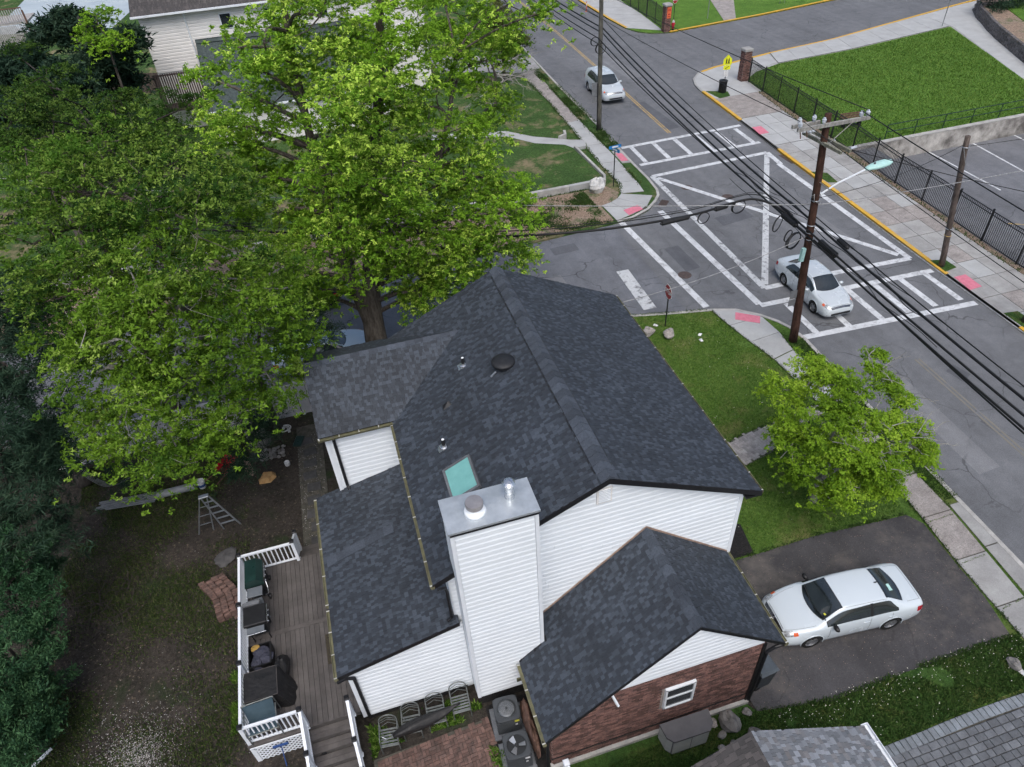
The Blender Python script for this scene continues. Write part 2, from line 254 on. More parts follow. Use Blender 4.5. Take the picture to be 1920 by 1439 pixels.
class MB:
    def __init__(s): s.v = []; s.f = []; s.t = []
    def add(s, vs, fs, mx=None, tint=0.):
        b = len(s.v)
        s.v += [tuple(mx @ Vector(p)) for p in vs] if mx else [tuple(p) for p in vs]
        s.f += [tuple(i + b for i in f) for f in fs]; s.t += [tint] * len(fs); return s
    def box(s, c, d, mx=None, tint=0., rz=0, bev=0):
        x, y, z = d[0] / 2, d[1] / 2, d[2] / 2
        m = Matrix.Translation(c) @ Matrix.Rotation(rz, 4, 'Z')
        if mx: m = mx @ m
        if bev:
            b = bev; vs = []
            for k, (ix, iz) in enumerate(((0, -z), (0, z - b), (b, z))):
                for sx, sy in ((-1, -1), (1, -1), (1, 1), (-1, 1)): vs.append((sx * (x - ix), sy * (y - ix), iz))
            fs = [(3, 2, 1, 0), (8, 9, 10, 11)]
            for k in (0, 4): fs += [(k + i, k + (i + 1) % 4, k + 4 + (i + 1) % 4, k + 4 + i) for i in range(4)]
            return s.add(vs, fs, m, tint)
        vs = [(sx * x, sy * y, sz * z) for sz in (-1, 1) for sx, sy in ((-1, -1), (1, -1), (1, 1), (-1, 1))]
        return s.add(vs, [(3, 2, 1, 0), (4, 5, 6, 7), (0, 1, 5, 4), (1, 2, 6, 5), (2, 3, 7, 6), (3, 0, 4, 7)], m, tint)
    def prism(s, poly, z0, z1, mx=None, tint=0.):
        a = sum(poly[i][0] * poly[(i + 1) % len(poly)][1] - poly[(i + 1) % len(poly)][0] * poly[i][1] for i in range(len(poly)))
        if a < 0: poly = poly[::-1]
        n = len(poly); vs = [(p[0], p[1], z0) for p in poly] + [(p[0], p[1], z1) for p in poly]
        fs = [tuple(range(n - 1, -1, -1)), tuple(range(n, 2 * n))] + [(i, (i + 1) % n, n + (i + 1) % n, n + i) for i in range(n)]
        return s.add(vs, fs, mx, tint)
    def bar(s, a, b, w, h=None, up=(0, 0, 1), tint=0.):
        """rectangular bar from a to b, w across, h along up"""
        a, b = Vector(a), Vector(b); h = h or w; d = (b - a).normalized(); up = Vector(up)
        x = d.cross(up); x = (x if x.length > 1e-4 else d.cross(Vector((1, 0, 0)))).normalized() * w / 2; y = x.cross(d).normalized() * h / 2
        vs = [a - x - y, a + x - y, a + x + y, a - x + y, b - x - y, b + x - y, b + x + y, b - x + y]
        return s.add(vs, [(0, 1, 2, 3), (7, 6, 5, 4), (0, 4, 5, 1), (1, 5, 6, 2), (2, 6, 7, 3), (3, 7, 4, 0)], None, tint)
    def tube(s, pts, r, n=6, tint=0., mx=None, close=False):
        pts = [Vector(p) for p in pts]; m = len(pts); rs = r if isinstance(r, (list, tuple)) else [r] * m; vs = []; fs = []; prev = None
        for i, p in enumerate(pts):
            d = (pts[(i + 1) % m] - pts[i - 1]) if close else (pts[min(i + 1, m - 1)] - pts[max(i - 1, 0)])
            d.normalize()
            x = d.orthogonal().normalized() if prev is None else (prev - d * prev.dot(d)).normalized()
            prev = x; y = d.cross(x)
            for k in range(n): a = 2 * PI * k / n; vs.append(p + (x * math.cos(a) + y * math.sin(a)) * rs[i])
        for i in range(m if close else m - 1):
            j = (i + 1) % m
            fs += [(i * n + k, i * n + (k + 1) % n, j * n + (k + 1) % n, j * n + k) for k in range(n)]
        if not close: fs += [tuple(range(n - 1, -1, -1)), tuple(range((m - 1) * n, m * n))]
        return s.add(vs, fs, mx, tint)
    def lathe(s, prof, n=16, c=(0, 0, 0), mx=None, tint=0., caps=True):
        vs = []; fs = []; m = len(prof); c = Vector(c)
        for r, z in prof:
            for k in range(n): a = 2 * PI * k / n; vs.append(c + Vector((r * math.cos(a), r * math.sin(a), z)))
        for i in range(m - 1): fs += [(i * n + k, i * n + (k + 1) % n, (i + 1) * n + (k + 1) % n, (i + 1) * n + k) for k in range(n)]
        if caps: fs += [tuple(range(n - 1, -1, -1)), tuple(range((m - 1) * n, m * n))]
        return s.add(vs, fs, mx, tint)
    def strip(s, path, w, z0, z1, side=0.):
        """kerb-like prism following a path; side shifts it across (+ is left)"""
        P = [Vector((p[0], p[1])) for p in path]; n = len(P); L = []; R = []
        for i in range(n):
            d = (P[min(i + 1, n - 1)] - P[max(i - 1, 0)]).normalized(); nn = Vector((-d.y, d.x))
            L.append(P[i] + nn * (side + w / 2)); R.append(P[i] + nn * (side - w / 2))
        vs = []; fs = []
        for i in range(n): vs += [(R[i].x, R[i].y, z0), (L[i].x, L[i].y, z0), (L[i].x, L[i].y, z1), (R[i].x, R[i].y, z1)]
        for i in range(n - 1):
            a, b = 4 * i, 4 * i + 4
            fs += [(a + k, b + k, b + (k + 1) % 4, a + (k + 1) % 4) for k in range(4)]
        fs += [(0, 1, 2, 3), (4 * n - 1, 4 * n - 2, 4 * n - 3, 4 * n - 4)]
        fs = [f[::-1] for f in fs]
        return s.add(vs, fs)
    def mesh(s, name, m, smooth=False, off=(0, 0, 0)):
        me = bpy.data.meshes.new(name); o = Vector(off)
        me.from_pydata([tuple(Vector(p) - o) for p in s.v], [], s.f)
        at = me.attributes.new('tint', 'FLOAT', 'FACE'); at.data.foreach_set('value', s.t)
        for q in (m if isinstance(m, (list, tuple)) else [m]): me.materials.append(q)
        if smooth: me.polygons.foreach_set('use_smooth', [True] * len(me.polygons))
        me.update(); return me
    def base(s):
        a = np.array(s.v); lo = a.min(0); hi = a.max(0); return Vector(((lo[0] + hi[0]) / 2, (lo[1] + hi[1]) / 2, lo[2]))
    def build(s, name, m, parent=None, local=False, smooth=False):
        b = s.base(); me = s.mesh(name, m, smooth, b); o = bpy.data.objects.new(name, me); return place(o, parent, b, local)
def struct(name, mb, m, smooth=False):
    o = mb.build(name, m, None, False, smooth); o['kind'] = 'structure'; return o
def part_struct(o): return o
def fast_mesh(name, V, F, m, tint=None, smooth=False):
    """numpy arrays -> mesh; F is (n,3) or (n,4)"""
    me = bpy.data.meshes.new(name); k = F.shape[1]
    me.vertices.add(len(V)); me.vertices.foreach_set('co', V.astype(np.float32).ravel())
    me.loops.add(F.size); me.loops.foreach_set('vertex_index', F.astype(np.int32).ravel())
    me.polygons.add(len(F)); me.polygons.foreach_set('loop_start', np.arange(0, F.size, k, dtype=np.int32))
    if smooth: me.polygons.foreach_set('use_smooth', np.ones(len(F), bool))
    me.update(calc_edges=True); me.validate()
    if tint is not None:
        at = me.attributes.new('tint', 'FLOAT', 'FACE'); at.data.foreach_set('value', tint.astype(np.float32))
    me.materials.append(m); return me
def rot_to(d, up=(0, 0, 1)):
    d = Vector(d).normalized(); return d.to_track_quat('Y', 'Z').to_matrix().to_4x4()
def arc(cx, cy, r, a0, a1, n=8):
    return [(cx + r * math.cos(math.radians(a0 + (a1 - a0) * i / n)), cy + r * math.sin(math.radians(a0 + (a1 - a0) * i / n))) for i in range(n + 1)]
def text_mesh(txt, size, m, depth=.002, bold=0):
    cu = bpy.data.curves.new('lettering', 'FONT'); cu.body = txt; cu.size = size; cu.align_x = 'CENTER'; cu.align_y = 'CENTER'; cu.extrude = depth; cu.offset = bold
    o = bpy.data.objects.new('lettering', cu); COL.objects.link(o)
    dg = bpy.context.evaluated_depsgraph_get(); me = bpy.data.meshes.new_from_object(o.evaluated_get(dg))
    bpy.data.objects.remove(o); bpy.data.curves.remove(cu); me.materials.clear(); me.materials.append(m); return me
# ================================================================ setting
def rd(p): return (p[0] * 1.0048, p[1] * 1.0048)      # road plane lies 10 cm below the lots
ROAD = -0.10
def sheet(name, poly, z, m): return struct(name, MB().add([(p[0], p[1], z) for p in poly], [tuple(range(len(poly)))]), m)
sheet('ground', [(-400, -300), (500, -300), (500, 700), (-400, 700)], -1.6, M['lawn_n'])
main_street = sheet('main_street', [(15.6, -80), (36, -80), (36, 53), (37, 160), (18, 160), (18, 50), (15.6, 37)], ROAD, M['asphalt'])
side_street = sheet('side_street', [(-120, 24), (15.7, 24), (15.75, 37.5), (-120, 36.5)], ROAD - .008, M['asphalt_side'])
school_drive = sheet('school_drive', [(31, 53), (120, 66), (120, 84), (31, 75)], ROAD - .008, M['asphalt'])

KW_S = [(18.9, -60), (19.05, 8.5), (19.2, 12.8), (19.5, 20.0), (19.57, 21.5), (19.43, 22.45), (19.17, 23.08), (18.67, 23.82), (17.79, 24.64), (16.67, 25.06), (14.5, 25.55), (12.77, 26.0), (0, 26.5), (-120, 27.5)]
KW_N = [(-120, 33.2), (10, 34.5), (15.94, 34.91), (16.99, 35.04), (18.29, 35.66), (19.2, 36.5), (19.67, 37.1), (19.93, 37.83), (20.09, 39.53), (20.14, 42.09), (20.24, 44.6), (20.46, 48.0), (20.73, 58.8), (20.98, 64.5), (21.6, 80), (24, 150)]
KE_S = [(27.6, -60), (28.86, 18.46), (29.06, 24.0), (29.4, 30), (29.95, 40.9), (30.37, 46.8), (30.72, 52.6), (30.95, 54.0), (31.5, 55.4), (32.6, 56.6), (34.45, 57.3), (40.63, 58.61), (47.82, 59.6), (65.26, 63.9), (120, 76)]
KE_N = [(120, 80), (56.3, 71.4), (46.5, 69.8), (35.87, 68.6), (34.2, 69.1), (33.2, 70.2), (32.6, 72), (32.4, 76), (32.4, 84), (34.5, 150)]
FENCE = [(35.2, 53.0), (34.9, 50.0), (34.44, 44.35), (34.04, 37.5), (33.53, 33.83), (33.38, 30.33), (33.21, 27.5), (32.98, 24.85), (32.7, 20), (31.5, -20)]

def block(name, poly, m, top=0., bot=-.5): return struct(name, MB().prism(poly, bot, top), m)
block('back_yard', [(-120, -60), (8.6, -60), (8.6, 26.16), (0, 26.5), (-120, 27.5)], M['yard'])
block('front_lawn', KW_S[:12] + [(8.6, 26.16), (8.6, -60)], M['lawn'])
block('north_lawn', KW_N + [(-120, 150)], M['lawn_n'])
block('east_block', KE_S[:14] + [(120, 66), (54, 50), (49, 38.42), (34.04, 38.42), (33.9, 36)] + FENCE[4:], M['concrete'], 0., -1.55)
block('school_lawn', [(35.26, 53.2), (37, 54.6), (39.84, 55.66), (47.54, 56.2), (59.6, 58.0), (54.26, 44.08), (51.8, 38.45), (34.15, 38.45), (34.5, 44.35), (34.96, 50.0)], M['lawn_s'], .03, -1.55)
block('plaza', [(59.8, 57.9), (51.9, 38.3), (75, 30), (120, 60), (120, 75.5), (66, 63.7), (60, 62.3)], M['concrete_new'], .02)
block('north_east_lawn', KE_N + [(120, 150)], M['lawn_s'])
block('parking_lot', [(32.0, -60), (32.6, 18), (33.4, 30.3), (34.04, 38.44), (120, 38.0), (120, -60)], M['asphalt_lot'], -1.30, -1.5)

# kerbs
def kerb(path, m, w=.16, top=.03, side=0.):
    if m is M['kerb_yellow']: w, side, top = .24, side * 1.5, .045
    return struct('kerb', MB().strip(path, w, -.45, top, side), m)
def seg(path, t0, t1):
    P = [Vector(p) for p in path]; L = [0]
    for a, b in zip(P, P[1:]): L.append(L[-1] + (b - a).length)
    def pt(d):
        for i in range(len(P) - 1):
            if d <= L[i + 1] + 1e-9: return P[i].lerp(P[i + 1], (d - L[i]) / max(1e-9, L[i + 1] - L[i]))
        return P[-1]
    return [tuple(pt(t0))] + [tuple(P[i]) for i in range(len(P)) if t0 < L[i] < t1] + [tuple(pt(t1))]
def ylen(path, y):
    d = 0
    for a, b in zip(path, path[1:]):
        l = math.dist(a, b)
        if (a[1] - y) * (b[1] - y) <= 0 and abs(a[1] - b[1]) > 1e-6: return d + l * (y - a[1]) / (b[1] - a[1])
        d += l
    return d
kerb(KW_S[:12], M['kerb'], side=.08); kerb(KW_S[11:], M['kerb'], top=.004, side=.08)
kerb(KW_N[2:], M['kerb'], side=.08)
yb = [ylen(KE_S, y) for y in (18.8, 20.9, 23.6, 40.2, 45.8, 52.3)]
kerb(seg(KE_S, 0, yb[0]), M['kerb_yellow'], side=-.08); kerb(seg(KE_S, yb[0] + .01, yb[2] - .01), M['kerb'], .16, .0, side=-.08)
kerb(seg(KE_S, yb[2], yb[3]), M['kerb_yellow'], side=-.08); kerb(seg(KE_S, yb[3] + .01, yb[4] - .01), M['kerb'], .16, .0, side=-.08)
kerb(seg(KE_S, yb[4], yb[5]), M['kerb_yellow'], side=-.08); kerb(seg(KE_S, yb[5] + .01, yb[5] + 5.2), M['kerb'], .16, -.02, side=-.08)
kerb(seg(KE_S, yb[5] + 5.22, 190), M['kerb_yellow'], side=-.08)
kerb(KE_N[:4], M['kerb_yellow'], side=-.08); kerb(KE_N[3:7], M['kerb'], .16, -.02, side=-.08); kerb(KE_N[6:], M['kerb_yellow'], side=-.08)

# sidewalk slabs; clump tint mixes leaf variety with painted light and dark crown depth
def resample(path, n):
    L = sum(math.dist(a, b) for a, b in zip(path, path[1:]))
    return [Vector(seg(path, 0, max(1e-6, L * i / n))[-1]) for i in range(n + 1)]
def slabs(parent, A, B, rows, cols, z, mf, gap=.012, jit=.012):
    a, b = resample(A, rows), resample(B, rows)
    for i in range(rows):
        for j in range(cols):
            q = [a[i].lerp(b[i], j / cols), a[i].lerp(b[i], (j + 1) / cols), a[i + 1].lerp(b[i + 1], (j + 1) / cols), a[i + 1].lerp(b[i + 1], j / cols)]
            c = sum(q, Vector((0, 0))) / 4; q = [c + (p - c) * (1 - gap * 2 / max(.3, (p - c).length)) for p in q]
            MB().prism([tuple(p) for p in q], -.05, z + random.uniform(-jit, jit) * .4).build('slab', mf(c.x, c.y), parent)
def bedsheet(name, A, B, z=.008): return struct(name, MB().prism(list(A) + list(B)[::-1], -.06, z), M['bed'])
cn, co, cg = M['concrete_new'], M['concrete'], M['concrete_old']
# west side, south of the crossing
A, B = [(16.95, 4.0), (17.0, 7.0), (17.1, 9.2), (17.3, 11.0), (17.45, 13.0)], [(18.15, 4.0), (18.1, 7.5), (18.3, 9.3), (18.5, 11.0), (18.55, 13.0)]
sw = bedsheet('sidewalk', A, B); slabs(sw, A, B, 5, 1, .03, lambda x, y: co if y < 9 else cg)
A2, B2 = [(17.45, 13.03), (17.5, 17.0), (17.36, 20.6)], [(18.55, 13.03), (18.6, 17.0), (18.55, 20.9)]
sw2 = bedsheet('sidewalk', A2, B2); slabs(sw2, A2, B2, 5, 1, .03, lambda x, y: cg if y < 18 else cn)
A3, B3 = [(17.36, 20.63), (17.01, 22.33), (16.72, 24.02), (16.62, 25.0)], [(18.55, 20.93), (18.70, 22.3), (18.6, 23.75), (17.72, 24.62)]
sw3 = bedsheet('sidewalk', A3, B3); slabs(sw3, A3, B3, 3, 1, .03, lambda x, y: cn)
A4, B4 = [(18.12, 4.0), (18.15, 7.4), (18.35, 9.3), (18.55, 11.4)], [(18.85, 4.0), (18.92, 7.4), (18.96, 9.3), (19.02, 11.4)]
ap = bedsheet('driveway_apron', [(p[0] + .05, p[1]) for p in A4], B4); slabs(ap, [(p[0] + .06, p[1]) for p in A4], B4, 4, 1, .024, lambda x, y: co)
# west side, north of the crossing
A, B = [(17.54, 38.2), (17.97, 39.42), (17.98, 42.3), (18.12, 45.53), (18.38, 49.36), (18.66, 56.06), (18.6, 63.06)], [(19.0, 37.9), (19.16, 38.9), (19.3, 42.19), (19.4, 44.33), (19.48, 49.6), (19.79, 58.28), (20.1, 63.57)]
nw = bedsheet('sidewalk', A, B); slabs(nw, A, B, 16, 1, .03, lambda x, y: cn if y < 50 else cg)
A, B = [(15.84, 37.17), (16.84, 37.45), (17.54, 38.18)], [(15.94, 35.05), (18.1, 35.75), (19.25, 37.2)]
nc = bedsheet('sidewalk', A, B); slabs(nc, A, B, 3, 1, .03, lambda x, y: cn)
MB().prism([(19.42, 42.3), (19.98, 42.2), (20.08, 44.3), (19.5, 44.4)], -.05, .026).build('slab', M['concrete'], nw)
dv = struct('north_driveway', MB().prism([(12, 66.5), (17.49, 64.2), (18.6, 63.2), (20.7, 63.8), (20.9, 67.0), (17, 69.5), (12, 72)], -.05, .028), M['concrete'])
# east side
A, B = [(28.98, 18.2), (29.2, 24.0), (29.55, 30), (30.12, 40.8)], [(32.3, 18.2), (32.6, 24.85), (33.0, 30.3), (33.7, 40.8)]
ew = bedsheet('sidewalk', A, B); slabs(ew, A, B, 15, 3, .026, lambda x, y: random.choice((co, co, co, cn, co, cg)))
A, B = [(30.14, 40.83), (30.42, 46.0)], [(33.72, 40.83), (34.1, 46.0)]
ew2 = bedsheet('sidewalk', A, B); slabs(ew2, A, B, 3, 3, .026, lambda x, y: cn)
A, B = [(30.44, 46.03), (30.7, 50.4)], [(34.15, 46.03), (34.55, 50.4)]
ew3 = bedsheet('sidewalk', A, B); slabs(ew3, A, B, 1, 1, .026, lambda x, y: cg)
struct('corner_pavement', MB().prism([(30.72, 50.43), (34.6, 50.43), (35.0, 53.4), (36.6, 54.9), (39.8, 56.0), (40.55, 58.4), (34.6, 57.15), (32.75, 56.45), (31.6, 55.3), (31.05, 53.9), (30.86, 52.6)], -.06, .02), cn)
A, B = [(39.9, 55.8), (47.5, 56.35), (59.5, 58.1)], [(40.7, 58.4), (47.85, 59.4), (60.0, 62.3)]
dw = bedsheet('sidewalk', A, B, .034); slabs(dw, A, B, 10, 1, .05, lambda x, y: cn)
A, B = [(32.6, 71.9), (32.6, 76), (32.6, 120)], [(35.5, 69.4), (36.2, 76), (38.5, 120)]
ne = bedsheet('sidewalk', A, B); slabs(ne, A, B, 16, 1, .026, lambda x, y: cn)
struct('school_path', MB().prism([(42.46, 69.75), (43.75, 69.6), (47.65, 76.87), (55.5, 91), (52.5, 91.5), (45.4, 78.15)], -.05, .03), cg)
# fence-foot soil strips, planted patches
def patch(name, poly, z, m): return struct(name, MB().prism(poly, -.04, z), m)
patch('planting_strip', [(32.35, 18.2), (32.66, 24.85), (33.06, 30.3), (33.76, 40.8), (34.2, 46.0), (34.62, 50.4), (34.95, 50.2), (34.5, 44.35), (34.08, 37.5), (33.6, 33.83), (33.44, 30.33), (33.27, 27.5), (33.04, 24.85), (32.76, 18.2)], .036, M['verge'])
patch('grass_patch', [(29.85, 36.3), (29.98, 34.6), (30.5, 34.4), (30.7, 35.75)], .05, M['lawn_weed'])
patch('grass_patch', [(29.25, 24.9), (29.2, 23.75), (30.0, 23.9), (30.0, 24.7)], .05, M['lawn_weed'])
patch('grass_patch', [(29.1, 19.9), (29.06, 18.4), (29.8, 18.6), (29.8, 19.8)], .05, M['lawn_weed'])
patch('grass_patch', [(31.0, 52.2), (31.2, 50.3), (32.2, 50.5), (32.5, 51.4)], .05, M['lawn_weed'])
patch('verge', [(-30, 34.3), (10, 34.72), (15.8, 35.1), (15.75, 37.1), (17.0, 37.6), (17.5, 38.4), (17.1, 39.5), (-30, 39.5)], .008, M['verge'])
patch('mulch_bed', [(8.75, 11.85), (11.05, 11.8), (11.25, 13.0), (9.3, 14.5), (8.75, 14.5)], .02, M['mulch'])
# tactile pads lie in the ramps
def pad(parent, q): MB().prism(q, .0, .042).build('tactile_pad', M['pink'], parent)
pad(ew2, [(30.37, 44.18), (31.06, 44.12), (30.94, 42.85), (30.2, 42.87)]); pad(ew, [(29.24, 23.2), (29.92, 23.2), (29.86, 22.05), (29.12, 22.0)])
pad(sw3, [(17.6, 24.37), (18.52, 23.66), (18.22, 23.18), (17.3, 23.86)]); pad(nw, [(19.6, 43.9), (20.0, 43.78), (19.95, 42.51), (19.46, 42.6)])
pad(nc, [(16.8, 36.08), (17.84, 36.36), (17.93, 35.78), (16.85, 35.38)])

# driveway, paver drive, herringbone walk, weedy strip
struct('driveway', MB().prism([(8.3, 7.05), (10.47, 6.65), (13.0, 6.72), (14.9, 6.7), (16.7, 6.68), (16.98, 8.0), (17.05, 9.3), (17.2, 11.0), (16.9, 11.5), (13.5, 11.75), (10.3, 11.72), (8.72, 11.8), (8.2, 10.4)], -.05, .016), M['driveway'])
patch('weedy_strip', [(2.2, 4.2), (10.9, 4.2), (10.9, 5.2), (15.7, 5.3), (17.0, 5.2), (16.9, 6.7), (14.9, 6.7), (13.0, 6.72), (10.47, 6.65), (8.3, 7.05), (8.1, 7.4), (2.2, 7.4)], .006, M['lawn_weed'])
pvd = struct('paver_driveway', MB().prism([(9.7, -6), (16.95, -6), (16.95, 5.2), (9.7, 5.15)], -.06, .012), M['bed'])
pm_edge = MB().box((0, 0, 0), (.17, .30, .06), bev=.012).mesh('paver_edge', M['paver_edge'])
pm_a = MB().box((0, 0, 0), (.29, .19, .06), bev=.012).mesh('paver', M['paver_grey']); pm_b = MB().box((0, 0, 0), (.19, .19, .06), bev=.012).mesh('paver', M['paver_grey'])
x = 10.1
while x < 16.9:
    inst('paver', pm_edge, pvd, (x, 5.03 + .03 * math.sin(x), .025 + random.uniform(-.003, .003)), (0, 0, random.uniform(-.02, .02))); x += .185
cnt = 0; far = MB(); y = 4.76; row = 0
while y > -1.4:
    x = 9.8 + (row % 3) * .11
    while x < 16.85:
        w = random.choice((.29, .29, .19)); cx = x + w / 2; zz = .025 + random.uniform(-.004, .004); rz = random.uniform(-.025, .025)
        if cnt < 262 and not (y < 3.9 and cx < 10.2): inst('paver', pm_a if w > .2 else pm_b, pvd, (cx, y, zz), (0, 0, rz)); cnt += 1
        else: far.box((cx, y, zz), (w, .19, .06), tint=random.random(), rz=rz, bev=.012)
        x += w + .015
    y -= .206; row += 1
tag(far.build('paver', M['paver_grey'], pvd), 'field of grey pavers with mossy joints', kind='stuff')
hw = struct('garden_walk', MB().prism([(9.2, 14.9), (12.7, 15.35), (14.2, 15.7), (15.2, 16.3), (16.6, 16.7), (17.45, 16.8), (17.45, 17.5), (16.7, 17.4), (15.1, 17.1), (13.8, 16.95), (12.8, 16.7), (9.2, 16.3)], -.05, .012), mat('sand_joint', (.17, .16, .15), None, .95, 8., .2))
hp = MB().box((0, 0, 0), (.21, .102, .05), bev=.008).mesh('paver', M['paver_walk']); cnt = 0; far = MB(); walk_poly = [(9.3, 15.0), (12.7, 15.42), (14.2, 15.78), (15.2, 16.36), (16.6, 16.77), (17.4, 16.86), (17.4, 17.42), (16.7, 17.33), (15.1, 17.03), (13.8, 16.88), (12.8, 16.63), (9.3, 16.25)]
def inpoly(p, poly):
    r = False; j = len(poly) - 1
    for i in range(len(poly)):
        a, b = poly[i], poly[j]
        if (a[1] > p[1]) != (b[1] > p[1]) and p[0] < (b[0] - a[0]) * (p[1] - a[1]) / (b[1] - a[1]) + a[0]: r = not r
        j = i
    return r
for i in range(-6, 110):
    for j in range(-30, 60):
        u, v, k = 9.0 + i * .107, 14.4 + j * .107, (i - j) % 4      # 2x1 herringbone on a 10.7 cm grid
        if k == 0: c, r = (u + .107, v + .053), 0
        elif k == 3: c, r = (u + .053, v + .107), PI / 2
        else: continue
        c = (9 + (c[0] - 9) * .966 - (c[1] - 14.4) * .259 + .6, 14.4 + (c[0] - 9) * .259 + (c[1] - 14.4) * .966 - 1.2); r += .262
        if not inpoly(c, walk_poly): continue
        if c[0] > 12.4 and cnt < 290: inst('paver', hp, hw, (c[0], c[1], .028 + random.uniform(-.003, .003)), (0, 0, r)); cnt += 1
        else: far.box((c[0], c[1], .028), (.21, .102, .05), rz=r, tint=random.random(), bev=.008)
tag(far.build('paver', M['paver_walk'], hw), 'small tan pavers in a herringbone walk', kind='stuff')

# road markings
def mark(parent, pts, w, m='marking', z=None):
    pts = [rd(p) for p in pts]
    z = ROAD + .004 if z is None else z
    o = MB().strip(pts, w, z - .003, z).build('road_marking', M[m], parent); return o
zz = [ROAD + .004 + i * .0016 for i in range(4)]
for a, b in (((20.36, 44.66), (29.85, 44.93)), ((20.39, 41.58), (29.52, 41.72)), ((19.55, 21.55), (28.62, 21.06)), ((19.05, 24.5), (28.75, 24.13))): mark(main_street, [a, b], .34, z=zz[0])
for i, x in enumerate((21.05, 22.75, 24.4, 26.05, 27.7, 29.2)): mark(main_street, [(x, 44.53), (x - .1, 41.84)], .32, z=zz[1])
for x in (20.3, 22.0, 23.75, 25.25, 26.75, 28.2): mark(main_street, [(x, 24.2), (x - .05, 21.5)], .32, z=zz[1])
NW, NE_, SE_, SW_ = (20.4, 39.7), (29.05, 40.05), (28.5, 25.5), (20.05, 25.75)
mark(main_street, [NW, NE_], .34, z=zz[0]); mark(main_street, [NE_, (28.85, 38.1)], .34, z=zz[1]); mark(main_street, [(28.75, 38.2), SE_], .34, z=zz[0]); mark(main_street, [SE_, (24.3, 25.7), SW_], .34, z=zz[1]); mark(main_street, [NW, SW_], .34, 'marking_worn', z=zz[2])
mark(main_street, [(NE_[0] - .2, NE_[1] - .3), (SW_[0] + .2, SW_[1] + .3)], .34, 'marking_worn', z=zz[3]); mark(main_street, [(NW[0] + .2, NW[1] - .35), (SE_[0] - .3, SE_[1] + .5)], .34, z=zz[2] + .0004)
mark(main_street, [(18.8, 35.2), (19.05, 24.6)], .36, z=zz[2]); mark(main_street, [(16.1, 34.75), (16.55, 25.3)], .36, 'marking', z=zz[0])
mark(side_street, [(14.05, 29.9), (13.92, 26.15)], .68, 'marking_worn', z=ROAD + .002)
for dx in (-.09, .09):
    mark(main_street, [(25.8 + dx, 72.3), (25.2 + dx, 58), (24.6 + dx, 45.7)], .10, 'marking_yellow', z=zz[0]); mark(main_street, [(23.15 + dx, 18.5), (22.95 + dx, 12), (22.6 + dx, -10)], .09, 'marking_faded', z=zz[0])
    mark(main_street, [(25.8 + dx, 72.35), (26.8 + dx, 110)], .10, 'marking_yellow', z=zz[0])
LOT = -1.296
lot = bpy.data.objects['parking_lot']
for a, b in (((38.55, 35.95), (38.5, 29.9)), ((42.05, 36.05), (41.65, 31.3)), ((45.4, 36.0), (45.2, 31.0)), ((35.7, 24.6), (39.6, 24.3)), ((48.8, 36.0), (48.6, 31.0))):
    s_ = 21.95 / 20.65; MB().strip([(a[0] * s_, a[1] * s_), (b[0] * s_, b[1] * s_)], .13, LOT - .003, LOT).build('road_marking', M['marking'], lot)
MB().strip([(36.8, 29.0), (39.5, 27.4)], .12, LOT - .003, LOT).build('road_marking', M['marking_yellow'], lot)
tm = text_mesh('27', .8, M['marking_yellow'], .001); inst('road_marking', tm, lot, (42.2, 30.0, LOT + .002), (0, 0, .05))
# repaired strips, oil stains and old utility cuts in the asphalt
pa_d = asphalt('asphalt_repair', (.105, .11, .122), .2, .15); pa_l = asphalt('asphalt_old_cut', (.185, .19, .20), .5, .15)
for i, (cx, cy, sx, sy, rz, m_) in enumerate(((22.5, 33.0, 2.2, 1.1, .1, pa_d), (26.5, 30.5, 1.3, 4.2, .03, pa_l), (25.2, 49.5, 1.2, 6.0, .04, pa_d), (21.3, 15.0, 1.0, 5.5, -.02, pa_l), (26.0, 10.5, 2.4, 1.6, .1, pa_d), (17.6, 30.0, .9, 2.6, .05, pa_d), (27.3, 62, 1.4, 8, .05, pa_l), (24.2, 17.2, .7, .9, .3, pa_d))):
    MB().prism([(-sx / 2, -sy / 2), (sx / 2, -sy / 2 + .1), (sx / 2 + .05, sy / 2), (-sx / 2 + .08, sy / 2 - .06)], ROAD - .002, ROAD + .0015 + i * .0001, Matrix.Translation((cx, cy, 0)) @ Matrix.Rotation(rz, 4, 'Z')).build('asphalt_patch', m_, main_street)
for i, (cx, cy, sx, sy) in enumerate(((9.5, 30.2, 2.8, 1.2), (12.0, 33.3, 1.5, .8), (6.5, 27.8, 3.5, .7))): MB().box((cx, cy, ROAD - .006), (sx, sy, .004 + .001 * i), rz=.04).build('asphalt_patch', pa_l if i != 1 else pa_d, side_street)
# storm drains, manholes
def disc(c, r, n=20): return [(c[0] + r * math.cos(2 * PI * i / n), c[1] + r * math.sin(2 * PI * i / n)) for i in range(n)]
iron = mat('cast_iron', (.085, .06, .055), (.055, .045, .042), .8, 8., .3, 0, .5, 30)
for c in ((23.4, 35.3), (21.7, 37.4), (16.9, 28.3)): MB().prism(disc(rd(c), .36), ROAD - .01, ROAD + .005).build('manhole_cover', iron, main_street)
for (c, sx, sy, rz) in ((rd((29.75, 38.6)), .55, 1.5, .03), (rd((19.45, 36.05)), .5, .8, -.75), ((57.0, 61.3), 2.2, 1.0, .2)):
    g = MB(); g.box((c[0], c[1], ROAD - .002), (sx, sy, .02), rz=rz)
    for i in range(7): k = (i - 3) * sy / 8; g.box((c[0] - math.sin(rz) * k, c[1] + math.cos(rz) * k, ROAD + .012), (sx * .86, sy / 22, .018), rz=rz)
    g.build('storm_drain', iron, main_street)

